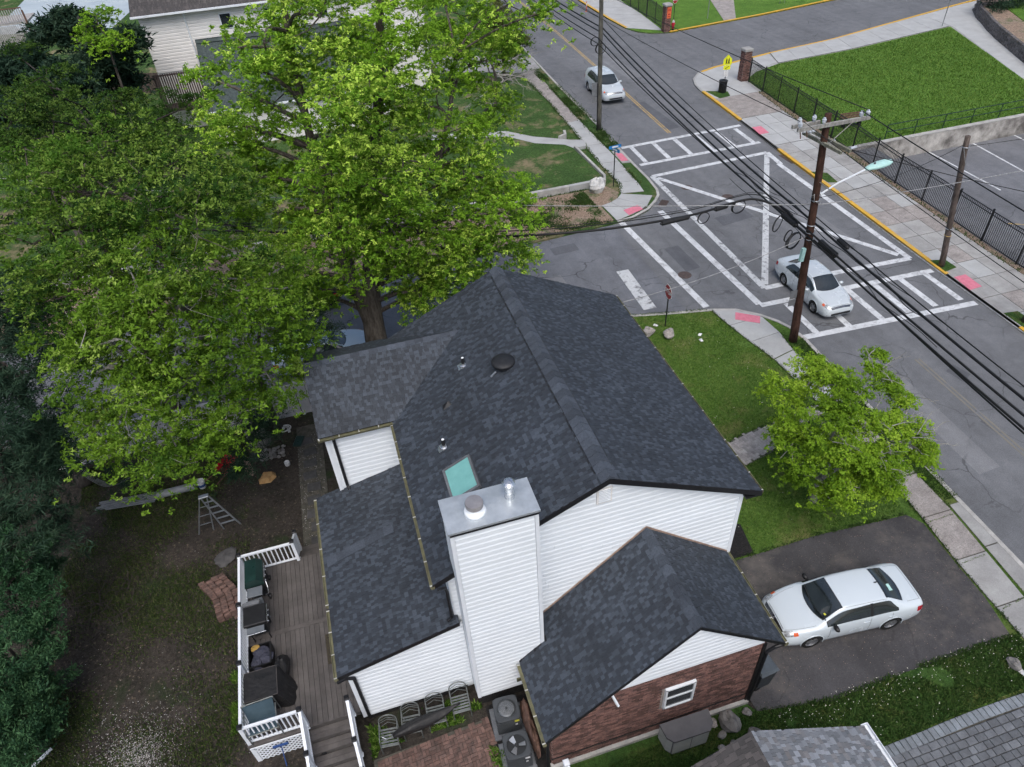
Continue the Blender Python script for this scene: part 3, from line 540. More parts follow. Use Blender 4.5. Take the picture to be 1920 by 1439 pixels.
# north lot: low wall, raised lawns, path, white rock
block('raised_lawn', [(-30, 39.95), (16.98, 39.95), (17.2, 40.5), (17.05, 45.5), (16.7, 46.25), (14.85, 47.35), (13.3, 49.4), (8, 51), (-30, 53)], M['lawn_n'], .26)
block('raised_lawn', [(8, 52.2), (13.65, 50.5), (15.15, 48.7), (16.7, 47.6), (17.45, 48.3), (17.95, 52), (18.2, 57), (18.1, 62.3), (8, 64)], M['lawn_n'], .2)
struct('garden_path', MB().prism([(8, 51.05), (13.35, 49.45), (14.9, 47.4), (16.75, 46.3), (17.1, 45.6), (18.05, 45.55), (18.3, 46.6), (17.4, 47.0), (16.68, 47.55), (15.13, 48.65), (13.62, 50.45), (8, 52.15)], -.05, .22), cn)
w = thing('garden_wall', (10, 39.8, 0), 'low pale concrete wall edging the lawn beside the white boulder', 'wall')
MB().strip([(-30, 39.72), (14.6, 39.72)], .26, 0, .42).build('wall_section', M['kerb'], w); MB().strip([(14.62, 39.72), (17.05, 39.78)], .26, 0, .42).build('wall_section', M['concrete_new'], w)
MB().strip([(17.06, 39.72), (17.34, 40.4), (17.22, 45.55)], .16, 0, .36).build('wall_section', M['kerb'], w)
w = thing('garden_wall', (17.2, 47.9, 0), 'short concrete cheek wall where the garden path meets the sidewalk', 'wall'); MB().strip([(16.72, 47.45), (17.3, 47.75), (17.45, 48.4)], .18, 0, .42).build('wall_section', M['kerb'], w)
# ================================================================ the house
house = thing('house', (4.5, 13.5, 0), 'white sided house with charcoal shingle roof, tall boxed chimney and attached brick garage', 'house')
class RoofPlane:
    """rectangle in the roof plane: origin at an eave corner, u along the eave, v up the slope"""
    def __init__(s, o, u, v): s.o = Vector(o); s.u = Vector(u); s.v = Vector(v); s.lu = s.u.length; s.lv = s.v.length; s.u.normalize(); s.v.normalize(); s.n = s.u.cross(s.v); s.n = s.n if s.n.z > 0 else -s.n
    def p(s, a, b, h=0.): return s.o + s.u * a + s.v * b + s.n * h
def tab_mesh(w, ex, m, th):
    return MB().add([(-w / 2, 0, 0), (w / 2, 0, 0), (w / 2, ex * 1.25, -th * .9), (-w / 2, ex * 1.25, -th * .9), (-w / 2, 0, th), (w / 2, 0, th), (w / 2, ex * 1.25, .001), (-w / 2, ex * 1.25, .001)], [(4, 5, 6, 7), (0, 1, 5, 4), (1, 2, 6, 5), (3, 0, 4, 7)]).mesh('shingle', m)
TABW = (.07, .09, .11, .135, .165)
TABS = {}
def shingle_roof(parent, rp, m, ex=.11, th=.011, budget=0, skip=None, deck=True, near=None):
    if (m.name, ex) not in TABS: TABS[m.name, ex] = [tab_mesh(w - .006, ex, m, th) for w in TABW]
    tabs = TABS[m.name, ex]
    if deck: MB().add([rp.p(0, 0, -.002), rp.p(rp.lu, 0, -.002), rp.p(rp.lu, rp.lv, -.002), rp.p(0, rp.lv, -.002), rp.p(0, 0, -.05), rp.p(rp.lu, 0, -.05), rp.p(rp.lu, rp.lv, -.05), rp.p(0, rp.lv, -.05)], [(0, 1, 2, 3), (7, 6, 5, 4), (0, 4, 5, 1), (1, 5, 6, 2), (2, 6, 7, 3), (3, 7, 4, 0)]).build('roof_deck', M['underlay'], parent)
    R = Matrix((( rp.u.x, rp.v.x, rp.n.x), (rp.u.y, rp.v.y, rp.n.y), (rp.u.z, rp.v.z, rp.n.z)))
    if R.determinant() < 0: R = Matrix(((-rp.u.x, rp.v.x, rp.n.x), (-rp.u.y, rp.v.y, rp.n.y), (-rp.u.z, rp.v.z, rp.n.z)))
    eul = R.to_euler(); L = []; b = 0.
    while b < rp.lv - .03:
        a = -random.uniform(0, .3); tooth = random.random() < .5; e = min(ex * 1.25, rp.lv - b)
        while a < rp.lu:
            k = random.randrange(5); w = TABW[k]; a0, a1 = max(0, a), min(rp.lu, a + w)
            if a1 - a0 > .03:
                c = rp.p((a0 + a1) / 2, b)
                if not (skip and skip(c)): L.append((a0, a1, b, e, k, (a1 - a0) > w - .001 and e >= ex * 1.2, c, tooth))
            a += w; tooth = (not tooth) if random.random() < .85 else tooth
        b += ex
    if budget:
        camp = Vector((0, 0, 20.65)); near = near or (lambda c: (c - camp).length)
        order = sorted(range(len(L)), key=lambda i: near(L[i][6]) if L[i][5] else 1e9); chosen = set(order[:budget])
    else: chosen = set()
    field = MB()
    for i, (a0, a1, b, e, k, full, c, tooth) in enumerate(L):
        h = th * (random.uniform(1.1, 1.6) if tooth else random.uniform(.4, .7))
        if i in chosen: inst('shingle', tabs[k], parent, c, eul, (1, 1, h / th))
        else:
            g = .003; q = [(a0 + g, b), (a1 - g, b), (a1 - g, b + e), (a0 + g, b + e)]
            vs = [rp.p(*p, h=0) for p in q[:2]] + [rp.p(*q[0], h=h), rp.p(*q[1], h=h), rp.p(*q[2], h=.001), rp.p(*q[3], h=.001)]
            field.add(vs, [(2, 3, 4, 5), (0, 1, 3, 2), (0, 2, 5), (1, 4, 3)], None, random.uniform(.5, .97) if tooth else random.uniform(0, .5))
    if field.v: tag(field.build('shingle', m, parent), 'charcoal shingle tabs in mixed shades' if m is M['shingle'] else 'shingle tabs in mixed shades', kind='stuff')
def ridge_cap(parent, a, b, slope_l, slope_r, w=.17, seg_=.3, h=.05, m=None):
    """row of lapped cap shingles; slope_* are unit vectors running down each side"""
    a, b = Vector(a), Vector(b); d = (b - a).normalized(); n = int((b - a).length / seg_); up = Vector((0, 0, 1)); l, r = Vector(slope_l), Vector(slope_r); mb = MB()
    m = m or M['shingle_cap']
    me = MB().add([l * w + up * h * .3, up * h, r * w + up * h * .3, l * w + d * seg_ * 1.1 + up * (h * .3 - .02), d * seg_ * 1.1 + up * (h - .022), r * w + d * seg_ * 1.1 + up * (h * .3 - .012), l * w * 1.0 - up * .01, r * w * 1.0 - up * .01], [(0, 3, 4, 1), (1, 4, 5, 2), (0, 1, 2, 7, 6)]).mesh('cap_shingle', m)
    for i in range(n): inst('cap_shingle', me, parent, a + d * (i * (b - a).length / n))
def gutter(parent, a, b, out, hang=.62):
    """open trough with white hangers; out = unit vector away from the wall"""
    a, b, o = Vector(a), Vector(b), Vector(out); up = Vector((0, 0, 1)); w, h, t = .115, .09, .006
    prof = [(0, 0), (0, -h), (w * .8, -h), (w, -.015), (w, 0), (w - .014, 0), (w * .8 - t, -h + t), (t, -h + t), (t, 0)]
    vs = [a + o * p[0] + up * p[1] for p in prof] + [b + o * p[0] + up * p[1] for p in prof]; n = len(prof)
    mb = MB().add(vs, [(i, (i + 1) % n, n + (i + 1) % n, n + i) for i in range(n)] + [tuple(range(n - 1, -1, -1)), tuple(range(n, 2 * n))])
    # sediment in the trough
    q = [a + o * t - up * (h * .45), a + o * (w - .012) - up * (h * .45), b + o * (w - .012) - up * (h * .45), b + o * t - up * (h * .45)]
    mb.add(q, [(0, 1, 2, 3), (3, 2, 1, 0)][:1]); g = mb.build('gutter', M['gutter'], parent); L = (b - a).length; d = (b - a).normalized()
    hm = MB(); k = max(1, int(L / hang))
    for i in range(k + 1):
        p = a + d * (.05 + (L - .1) * i / k)
        MB().bar(p + o * .0 + up * .004, p + o * w + up * .004, .028, .008).build('hanger', M['clip'], g)
    return g
def downspout(parent, pts, r=.045, m=None): return MB().tube(pts, r, 8).build('downspout', m or M['black_metal'], parent, smooth=False)
def siding_wall(parent, x0, x1, zb, top, y, course=.18, first=0., proud=.02, m=None, back=None, bottom=None):
    """lapped boards on a wall facing -y; top(x) gives the upper limit, boards are cut to it"""
    m = m or M['siding']; z = zb; N = 24
    bottom = bottom or (lambda x: zb)
    while True:
        xs = [x0 + (x1 - x0) * i / N for i in range(N + 1)]
        # limits of this course along x
        cut = [(x, max(z, bottom(x)), min(z + course, top(x))) for x in xs]
        cut = [c for c in cut if c[2] - c[1] > .004]
        if not cut: 
            if z > max(top(x) for x in xs): break
            z += course; continue
        # refine the ends
        def edge(xa, xb):
            for _ in range(14):
                xm = (xa + xb) / 2
                if min(z + course, top(xm)) - max(z, bottom(xm)) > .004: xb = xm
                else: xa = xm
            return xb
        i0 = xs.index(cut[0][0]); i1 = xs.index(cut[-1][0])
        xa = x0 if i0 == 0 else edge(xs[i0 - 1], xs[i0]); xb = x1 if i1 == N else edge(xs[i1 + 1], xs[i1])
        P = [xa] + [x for x in xs if xa < x < xb] + [xb]
        if all(top(x) > z + course and bottom(x) < z + .001 for x in P): P = [xa, xb]
        cuts = [xa, xb]
        if xb - xa > 2.6 and len(P) == 2: xm = xa + random.uniform(.8, xb - xa - .8); cuts = [xa, xm, xb]
        yy = lambda zz: y - .003 - (proud if zz - z < course * .66 else proud * (1 - (zz - z - course * .66) / (course * .34)))
        for ci in range(len(cuts) - 1):
            Q = P if len(cuts) == 2 else [cuts[ci] + (.004 if ci else 0), cuts[ci + 1]]; vs = []; fs = []
            for x in Q:
                l = max(z, bottom(x)); h = max(l + .002, min(z + course, top(x))); mid = min(max(z + course * .66, l), h); w_ = .002 * ci
                vs += [(x, y + .012, l), (x, yy(l) - w_, l), (x, yy(mid - 1e-6) - w_, mid), (x, yy(h), h)]
            for i in range(len(Q) - 1): q = 4 * i; fs += [(q + k, q + 4 + k, q + 5 + k, q + 1 + k) for k in range(3)]
            fs += [(0, 1, 2, 3), tuple(4 * len(Q) - 1 - k for k in range(4))]
            MB().add(vs, fs).build('siding_board', m, parent)
        z += course
def slope_v(dx, dz):
    v = Vector((dx, 0, dz)); return v.normalized()

# ---- levels taken from the building itself
RX, RZ = 4.76, 7.98; EX, EZ = 9.18, 5.82; WX, WZ = .24, 5.80; YS, YN = 10.13, 20.05
# core walls (solid volumes under the roofs)
core = MB(); yS = 10.35
prof = [(.62, 0), (8.76, 0), (8.76, 5.78), (RX, RZ - .12), (.62, 5.9)]
core.add([(p[0], yS, p[1]) for p in prof] + [(p[0], 19.85, p[1]) for p in prof], [tuple(range(5)), tuple(range(9, 4, -1))] + [(i, 5 + i, 5 + (i + 1) % 5, (i + 1) % 5) for i in range(5)])
core.build('wall', M['trim'], house)
gable = tag(MB().add([(2.6, yS - .004, 4.0), (8.76, yS - .004, 2.9), (8.76, yS - .004, 5.74), (RX, yS - .004, RZ - .16), (2.6, yS - .004, 6.8)], [(0, 1, 2, 3, 4)]).build('gable_wall', M['trim'], house))
def main_top(x): return RZ - .17 - (x - RX) * (RZ - EZ) / (EX - RX) if x > RX else RZ - .17 - (RX - x) * (RZ - WZ) / (RX - WX)
siding_wall(gable, .66, 8.70, 2.7, main_top, yS - .006)
for xx in (8.73,): MB().box((xx, yS - .012, 4.35), (.11, .06, 2.9)).build('corner_trim', M['trim'], gable)
# gable rake boards (black) and soffit
for a, b in (((WX - .02, WZ - .06), (RX, RZ - .06)), ((RX, RZ - .06), (EX + .02, EZ - .06))):
    MB().add([(a[0], YS - .004, a[1] - .13), (b[0], YS - .004, b[1] - .13), (b[0], YS - .004, b[1] + .035), (a[0], YS - .004, a[1] + .035), (a[0], YS + .03, a[1] - .13), (b[0], YS + .03, b[1] - .13), (b[0], YS + .03, b[1] + .035), (a[0], YS + .03, a[1] + .035)], [(0, 1, 2, 3), (7, 6, 5, 4), (0, 4, 5, 1), (3, 2, 6, 7), (1, 5, 6, 2), (0, 3, 7, 4)]).build('rake_board', M['black_metal'], house)
# louvred gable vent
gv = MB().box((4.71, yS - .045, 7.22), (.40, .05, .54)).build('gable_vent', M['siding_old'], house)
for i in range(8): MB().box((4.71, yS - .078, 7.02 + i * .057), (.31, .02, .038), ).build('louvre', M['trim'], gv)

# ---- main roof
mr = MB().box((4.7, 15, 5.75), (7.6, 9.2, .08)).build('main_roof', M['underlay'], house)
rpE = RoofPlane((EX, YS, EZ), (0, YN - YS, 0), (RX - EX, 0, RZ - EZ)); rpW = RoofPlane((WX, YS, WZ), (0, YN - YS, 0), (RX - WX, 0, RZ - WZ))
def in_chim(c): return .8 < c.x < 2.84 and c.y < 10.56
def in_wing(c):
    if not (c.x < 3.2 and 16.2 < c.y < 20.4): return False
    zw = 5.86 + (7.10 - 5.86) * (1 - abs(c.y - 18.24) / 2.04); return c.z < zw - .05
shingle_roof(mr, rpW, M['shingle'], budget=130, skip=lambda c: in_chim(c) or in_wing(c) or (1.28 < c.x < 2.02 and 11.98 < c.y < 13.1)); shingle_roof(mr, rpE, M['shingle'], budget=40)
dl, dr = slope_v(-(RX - WX), -(RZ - WZ)), slope_v(EX - RX, -(RZ - EZ))
rv = MB(); rv.add([(RX - .27, YS + .35, RZ - .125), (RX + .27, YS + .35, RZ - .125), (RX, YS + .35, RZ + .055), (RX - .27, YN - .3, RZ - .125), (RX + .27, YN - .3, RZ - .125), (RX, YN - .3, RZ + .055)], [(0, 1, 2), (5, 4, 3), (0, 2, 5, 3), (2, 1, 4, 5)]); rv.build('ridge_vent', M['black_vent'], mr)
ridge_cap(mr, (RX, YS, RZ + .01), (RX, YN, RZ + .01), dl, dr, .25, .27, .085)
# east eave gutter, west eave gutter, fascias
MB().box((EX - .05, (YS + YN) / 2, EZ - .10), (.02, YN - YS, .17)).build('fascia', M['black_metal'], house); gutter(house, (EX - .035, YS + .02, EZ - .035), (EX - .035, YN, EZ - .035), (1, 0, 0))
MB().box((WX + .05, (YS + 16.2) / 2, WZ - .10), (.02, 16.2 - YS, .17)).build('fascia', M['black_metal'], house); gutter(house, (WX + .035, YS - .03, WZ - .035), (WX + .035, 16.1, WZ - .035), (-1, 0, 0), .75)
MB().box((EX - .22, yS - .06, EZ - .16), (.42, .30, .05)).build('soffit_return', M['black_metal'], house)

# ---- wing with its own gable roof to the west
wing = MB(); wp = [(16.32, 0), (20.15, 0), (20.15, 5.95), (18.24, 7.0), (16.32, 5.95)]
wing.add([(-1.84, p[0], p[1]) for p in wp] + [(2.4, p[0], p[1]) for p in wp], [tuple(range(4, -1, -1)), tuple(range(5, 10))] + [(i, (i + 1) % 5, 5 + (i + 1) % 5, 5 + i) for i in range(5)])
wing.build('wing_wall', M['trim'], house); ww = MB().add([(-1.84, 16.314, 3.1), (.6, 16.314, 3.1), (.6, 16.314, 5.9), (-1.84, 16.314, 5.9)], [(0, 1, 2, 3)]).build('wing_face', M['trim'], house)
siding_wall(ww, -1.72, .62, 3.2, lambda x: 5.80, 16.312, bottom=lambda x: 3.30 + (x + 1.93) * .235)
MB().box((-1.79, 16.30, 4.5), (.12, .05, 2.7)).build('corner_trim', M['trim'], ww)
wr = MB().box((0, 18.24, 5.8), (3.6, 3.6, .06)).build('wing_roof', M['underlay'], house)
rpS = RoofPlane((-2.0, 16.12, 5.86), (5.4, 0, 0), (0, 18.24 - 16.12, 1.24)); rpN = RoofPlane((-2.0, 20.36, 5.86), (5.4, 0, 0), (0, 18.24 - 20.36, 1.24))
def in_main(c): return c.x > WX and c.z < RZ - (RX - c.x) * (RZ - WZ) / (RX - WX) - .05
shingle_roof(wr, rpS, M['shingle'], budget=30, skip=in_main); shingle_roof(wr, rpN, M['shingle'], skip=in_main)
ridge_cap(wr, (-2.0, 18.24, 7.11), (2.95, 18.24, 7.11), Vector((0, -2.12, -1.24)).normalized(), Vector((0, 2.12, -1.24)).normalized(), .17, .29, .03)
MB().add([(-2.0, 16.12, 5.72), (-2.0, 18.24, 6.96), (-2.0, 18.24, 7.10), (-2.0, 16.12, 5.86), (-1.97, 16.12, 5.72), (-1.97, 18.24, 6.96), (-1.97, 18.24, 7.10), (-1.97, 16.12, 5.86)], [(3, 2, 1, 0), (4, 5, 6, 7), (0, 1, 5, 4), (0, 4, 7, 3)]).build('rake_board', M['trim'], house)
MB().box((-.75, 16.17, 5.76), (2.5, .02, .17)).build('fascia', M['black_metal'], house); gutter(house, (-2.02, 16.15, 5.83), (.46, 16.15, 5.83), (0, -1, 0))
MB().box((.62, 16.17, 5.78), (.34, .2, .04)).build('flashing', M['black_metal'], house)
downspout(house, [(-1.58, 16.1, 5.78), (-1.58, 16.24, 5.6), (-1.58, 16.24, 3.55), (-1.55, 16.1, 3.42)], .05)

# ---- rear addition with a shallow shed roof
ADX, ADZ, AS = -2.66, 3.06, .262
add = MB().add([(-2.42, 10.2, .42), (.72, 10.2, .42), (.72, 10.2, 3.80), (-2.42, 10.2, 2.98), (-2.42, 16.35, .42), (.72, 16.35, .42), (.72, 16.35, 3.80), (-2.42, 16.35, 2.98)], [(0, 1, 2, 3), (7, 6, 5, 4), (0, 4, 5, 1), (3, 2, 6, 7), (1, 5, 6, 2), (0, 3, 7, 4)])
aw = add.build('addition_wall', M['trim'], house)
MB().box((-.85, 13.3, .21), (2.9, 6.0, .42)).build('foundation', M['mulch'], house)
siding_wall(aw, -2.34, .78, .45, lambda x: 3.02 + (x + 2.5) * AS - .06, 10.196)
MB().box((-2.39, 10.185, 1.72), (.12, .05, 2.55)).build('corner_trim', M['trim'], aw); MB().box((-2.425, 10.27, 1.72), (.05, .12, 2.55)).build('corner_trim', M['trim'], aw)
ar = MB().box((-.9, 13.3, 2.9), (2.8, 6.0, .05)).build('addition_roof', M['underlay'], house)
rpA = RoofPlane((ADX, 10.08, ADZ), (0, 16.42 - 10.08, 0), (3.36, 0, 3.36 * AS))
shingle_roof(ar, rpA, M['shingle'], budget=50)
ac_ = MB().add([(0, -.16, .012), (.30, -.16, .012 + .3 * AS), (.30, .16, .012 + .3 * AS), (0, .16, .012), (0, -.16, .024), (.30, -.16, .024 + .3 * AS), (.30, .16, .024 + .3 * AS), (0, .16, .024)], [(4, 5, 6, 7), (0, 1, 5, 4), (3, 0, 4, 7), (2, 3, 7, 6)]).mesh('cap_shingle', M['shingle_cap'])
for i in range(7): inst('cap_shingle', ac_, ar, (ADX + .1 + i * .3, 13.75 + i * .03, ADZ + (.1 + i * .3) * AS + .004))
for yy, m in ((10.06, 'black_metal'),):
    MB().add([(ADX, yy, ADZ - .12), (.70, yy, ADZ + 3.36 * AS - .12), (.70, yy, ADZ + 3.36 * AS + .015), (ADX, yy, ADZ + .015), (ADX, yy + .02, ADZ - .12), (.70, yy + .02, ADZ + 3.36 * AS - .12), (.70, yy + .02, ADZ + 3.36 * AS + .015), (ADX, yy + .02, ADZ + .015)], [(0, 1, 2, 3), (7, 6, 5, 4), (3, 2, 6, 7), (0, 3, 7, 4)]).build('rake_board', M[m], house)
gutter(house, (ADX + .02, 10.05, ADZ - .03), (ADX + .02, 12.2, ADZ - .03), (-1, 0, 0), .7); gutter(house, (ADX + .02, 12.3, ADZ - .03), (ADX + .02, 16.42, ADZ - .03), (-1, 0, 0), 1.0)
downspout(house, [(ADX - .03, 10.02, ADZ - .12), (-2.5, 10.1, 2.88), (-2.28, 10.12, 2.75), (-2.28, 10.13, .5)], .05)
downspout(house, [(.34, 10.05, WZ - .1), (.52, 10.2, 5.45), (.55, 10.24, 5.2), (.55, 10.24, 4.05), (.42, 10.22, 3.95)], .045)

# ---- boxed chimney
ch = MB().box((1.815, 10.09, 4.40), (2.0, .92, 7.6)).build('chimney', M['trim'], house)
siding_wall(ch, .90, 2.73, .62, lambda x: 8.17, 9.628)
for xx in (.845, 2.785): MB().box((xx, 9.615, 4.4), (.09, .05, 7.56)).build('corner_trim', M['trim'], ch)
MB().box((.812, 9.70, 4.4), (.03, .14, 7.56)).build('corner_trim', M['trim'], ch)
ly = 0
for i in range(42):     # west cheek boards
    z = .62 + i * .18
    MB().add([(.79, 9.78, z), (.812, 9.78, z + .18), (.812, 10.5, z + .18), (.79, 10.5, z), (.815, 9.78, z), (.815, 10.5, z)], [(3, 2, 1, 0), (0, 4, 5, 3)]).build('siding_board', M['siding'], ch)
cap = MB().add([(.76, 9.575, 8.20), (2.87, 9.575, 8.20), (2.87, 10.59, 8.20), (.76, 10.59, 8.20), (.76, 9.575, 8.255), (2.87, 9.575, 8.255), (2.87, 10.59, 8.255), (.76, 10.59, 8.255), (1.85, 10.08, 8.29)], [(0, 1, 5, 4), (1, 2, 6, 5), (2, 3, 7, 6), (3, 0, 4, 7), (4, 5, 8), (5, 6, 8), (6, 7, 8), (7, 4, 8), (3, 2, 1, 0)]).build('chimney_cap', M['galv'], ch)
MB().box((1.815, 9.57, 8.165), (2.04, .012, .05)).build('drip_edge', M['black_metal'], ch)
MB().lathe([(.245, 8.26), (.25, 8.33), (.225, 8.37), (.18, 8.375), (.18, 8.5)], 24, (1.48, 9.98, 0)).build('flue_collar', M['trim'], ch, smooth=True)
MB().lathe([(.165, 8.37), (.165, 8.50), (.20, 8.50), (.205, 8.60), (.195, 8.625), (.0, 8.64)], 28, (1.48, 9.98, 0)).build('flue_cap', M['flue'], ch, smooth=False)
MB().lathe([(.13, 8.27), (.105, 8.40), (.105, 8.46), (.10, 8.465), (.10, 8.50), (.105, 8.505), (.105, 8.62), (.085, 8.63), (.085, 8.70)], 16, (2.33, 10.16, 0)).build('vent_pipe', M['steel'], ch)
MB().lathe([(.15, 8.70), (.155, 8.735), (.10, 8.79), (.0, 8.81)], 16, (2.33, 10.16, 0)).build('vent_cap', M['steel'], ch)
MB().box((2.05, 9.60, .98), (.17, .06, .17)).build('wall_vent', M['gutter'], ch)
MB().box((1.8, 10.0, .30), (1.9, .6, .62)).build('foundation', M['mulch'], house)

# ---- attached garage: brick up to the eaves, sided gable
GX, GZ, GY = 5.95, 5.40, 7.30; gE = (8.66, 3.16); gW = (2.08, 1.98); GN = 10.33
gt = lambda x: (GZ - .10 - (x - GX) * (GZ - gE[1]) / (gE[0] - GX)) if x > GX else (GZ - .10 - (GX - x) * (GZ - gW[1]) / (GX - gW[0]))
prof = [(2.28, 0), (8.15, 0), (8.15, gt(8.15) - .06), (GX, GZ - .16), (2.28, gt(2.28) - .06)]
gw = MB().add([(p[0], 7.45, p[1]) for p in prof] + [(p[0], GN, p[1]) for p in prof], [tuple(range(5)), tuple(range(9, 4, -1))] + [(i, 5 + i, 5 + (i + 1) % 5, (i + 1) % 5) for i in range(5)]).build('garage_wall', M['mortar'], house)
gs = MB().add([(3.9, 7.442, 3.30), (8.05, 7.442, 3.30), (GX, 7.442, 5.2)], [(0, 1, 2)]).build('garage_gable', M['trim'], house)
siding_wall(gs, 3.72, 8.1, 3.28, lambda x: gt(x) - .03, 7.44, .17)
bk = MB(); zz_ = .14; r = 0
wins = (5.43, 6.24, 1.42, 2.44)
while zz_ < 3.26:
    x = 2.2 + (0 if r % 2 else -.107)
    while x < 8.15:
        a, b = max(2.28, x), min(8.15, x + .203)
        if b - a > .04 and not (b > wins[0] - .03 and a < wins[1] + .03 and zz_ + .06 > wins[2] - .03 and zz_ < wins[3] + .03):
            zt = min(zz_ + .062, gt(a) - .1, gt(b) - .1)
            if zt - zz_ > .02: bk.box(((a + b) / 2, 7.437, (zz_ + zt) / 2), (b - a, .03 + random.uniform(0, .008), zt - zz_), tint=random.random())
        x += .215
    # west face and east face courses
    if zz_ < 1.9:
        y = 7.45 + (0 if r % 2 else .107)
        while y < 9.6: bk.box((2.272, y + .1, zz_ + .031), (.03, .203, .062), tint=random.random()); y += .215
    y = 7.45 + (0 if r % 2 else .107)
    while y < 10.1 and zz_ < 3.2: bk.box((8.158, y + .1, zz_ + .031), (.03, .203, .062), tint=random.random()); y += .215
    zz_ += .0745; r += 1
tag(bk.build('brick', M['brick'], gw), 'courses of dark red brick', kind='stuff')
MB().box((5.2, 7.40, .06), (5.95, .16, .16)).build('footing', M['kerb'], house)
MB().box((5.2, 7.43, .52), (5.9, .05, .05)).build('conduit', M['black_metal'], house)
wn_ = MB().box((5.835, 7.437, 1.93), (.82, .06, 1.04)).build('window', M['glass'], house)
fr = MB()
for c, d in (((5.835, 7.41, 2.43), (.86, .08, .055)), ((5.835, 7.41, 1.43), (.86, .08, .06)), ((5.43, 7.41, 1.93), (.055, .08, 1.06)), ((6.24, 7.41, 1.93), (.055, .08, 1.06))): fr.box(c, d)
fr.build('frame', M['trim'], wn_); MB().box((5.835, 7.405, 1.95), (.76, .05, .06)).build('sash_rail', M['trim'], wn_)
for z in (1.68, 2.19): MB().box((5.835, 7.404, z), (.72, .01, .42)).build('pane', M['glass'], wn_)
gr = MB().box((5.3, 8.8, 2.0), (5, 2.6, .05)).build('garage_roof', M['underlay'], house)
gpE = RoofPlane((gE[0], GY, gE[1]), (0, GN - GY, 0), (GX - gE[0], 0, GZ - gE[1])); gpW = RoofPlane((gW[0], GY, gW[1]), (0, GN - GY, 0), (GX - gW[0], 0, GZ - gW[1]))
shingle_roof(gr, gpW, M['shingle'], budget=30, skip=lambda c: c.x < 2.85 and c.y > 9.58); shingle_roof(gr, gpE, M['shingle'], budget=20)
ridge_cap(gr, (GX, GY, GZ + .01), (GX, GN, GZ + .01), slope_v(gW[0] - GX, gW[1] - GZ), slope_v(gE[0] - GX, gE[1] - GZ), .2, .29, .04)
for a, b in (((gW[0], gW[1]), (GX, GZ)), ((GX, GZ), (gE[0], gE[1]))):
    MB().add([(a[0], GY - .015, a[1] - .10), (b[0], GY - .015, b[1] - .10), (b[0], GY - .015, b[1] + .012), (a[0], GY - .015, a[1] + .012), (a[0], GY + .01, a[1] - .10), (b[0], GY + .01, b[1] - .10), (b[0], GY + .01, b[1] + .012), (a[0], GY + .01, a[1] + .012)], [(0, 1, 2, 3), (7, 6, 5, 4), (3, 2, 6, 7), (0, 3, 7, 4), (1, 5, 6, 2), (0, 4, 5, 1)]).build('rake_board', M['black_metal'], house)
# flashing line where garage roof meets the house wall
MB().bar((gW[0], GN - .03, gW[1] + .03), (GX, GN - .03, GZ + .05), .02, .05).build('flashing', M['stone_tan'], house); MB().bar((GX, GN - .03, GZ + .05), (gE[0], GN - .03, gE[1] + .03), .02, .05).build('flashing', M['stone_tan'], house)
gutter(house, (gE[0] - .02, GY - .03, gE[1] - .03), (gE[0] - .02, GN, gE[1] - .03), (1, 0, 0), .7)
g2 = gutter(house, (gW[0] + .02, GY - .04, gW[1] - .03), (gW[0] + .02, 9.55, gW[1] - .03), (-1, 0, 0), .7)
downspout(house, [(8.7, 7.32, 3.08), (8.45, 7.36, 2.98), (8.24, 7.38, 2.8), (8.2, 7.38, .08)], .05); MB().box((8.13, 7.405, 1.65), (.09, .05, 3.2)).build('corner_trim', M['black_metal'], house)
downspout(house, [(2.0, 7.36, 1.9), (2.14, 7.38, 1.75), (2.16, 7.38, .1)], .045)
MB().bar((3.86, 7.38, 3.25), (3.98, 7.22, 2.9), .05, .05).build('rake_return', M['trim'], house)

# ---- roof furniture
def on_main_w(x, y): return Vector((x, y, RZ - (RX - x) * (RZ - WZ) / (RX - WX)))
sk = MB(); rp = rpW
s0 = on_main_w(1.30, 12.05)
k = Matrix.Translation(on_main_w(1.66, 12.55)) @ Matrix.Rotation(-math.atan((RZ - WZ) / (RX - WX)), 4, 'Y')
skl = MB().box((0, 0, .04), (.80, 1.10, .16), k).build('skylight', M['black_vent'], house)
for c, d in (((-.40, 0, .09), (.07, 1.16, .12)), ((.40, 0, .09), (.07, 1.16, .12)), ((0, -.555, .09), (.73, .07, .12)), ((0, .555, .09), (.73, .07, .12))): MB().box(c, d, k).build('frame', M['paver_grey'], skl)
MB().box((0, 0, .126), (.73, 1.04, .012), k).build('pane', M['glass_sky'], skl)
for (x, y) in ((2.70, 16.60), (1.45, 14.02)):
    p = on_main_w(x, y); vp = MB().lathe([(.05, -.05), (.05, .26), (.056, .26), (.056, .30), (.0, .30)], 12, p).build('vent_stack', M['black_vent'], house)
    MB().lathe([(.05, .286), (.04, .305), (.0, .307)], 10, p).build('stack_top', M['trim'], vp); MB().lathe([(.13, -.03), (.12, .03), (.07, .05), (.065, .09)], 16, p).build('boot', M['steel'], vp)
    MB().box((-.10, 0, .02), (.16, .24, .012), Matrix.Translation(p) @ Matrix.Rotation(-.44, 4, 'Y')).build('base_flashing', M['steel'], vp)
p = on_main_w(3.72, 15.6); dish = MB().lathe([(.30, .02), (.30, .11), (.26, .115)], 28, p).build('roof_fan', M['black_vent'], house, smooth=False)
MB().lathe([(.35, .12), (.36, .15), (.32, .19), (.18, .225), (0, .235)], 30, p).build('dome', M['black_vent'], dish, smooth=True); MB().bar(p + Vector((-.45, -.22, -.14)), p + Vector((-.28, -.15, -.05)), .05, .03).build('base_flashing', M['alum'], dish)
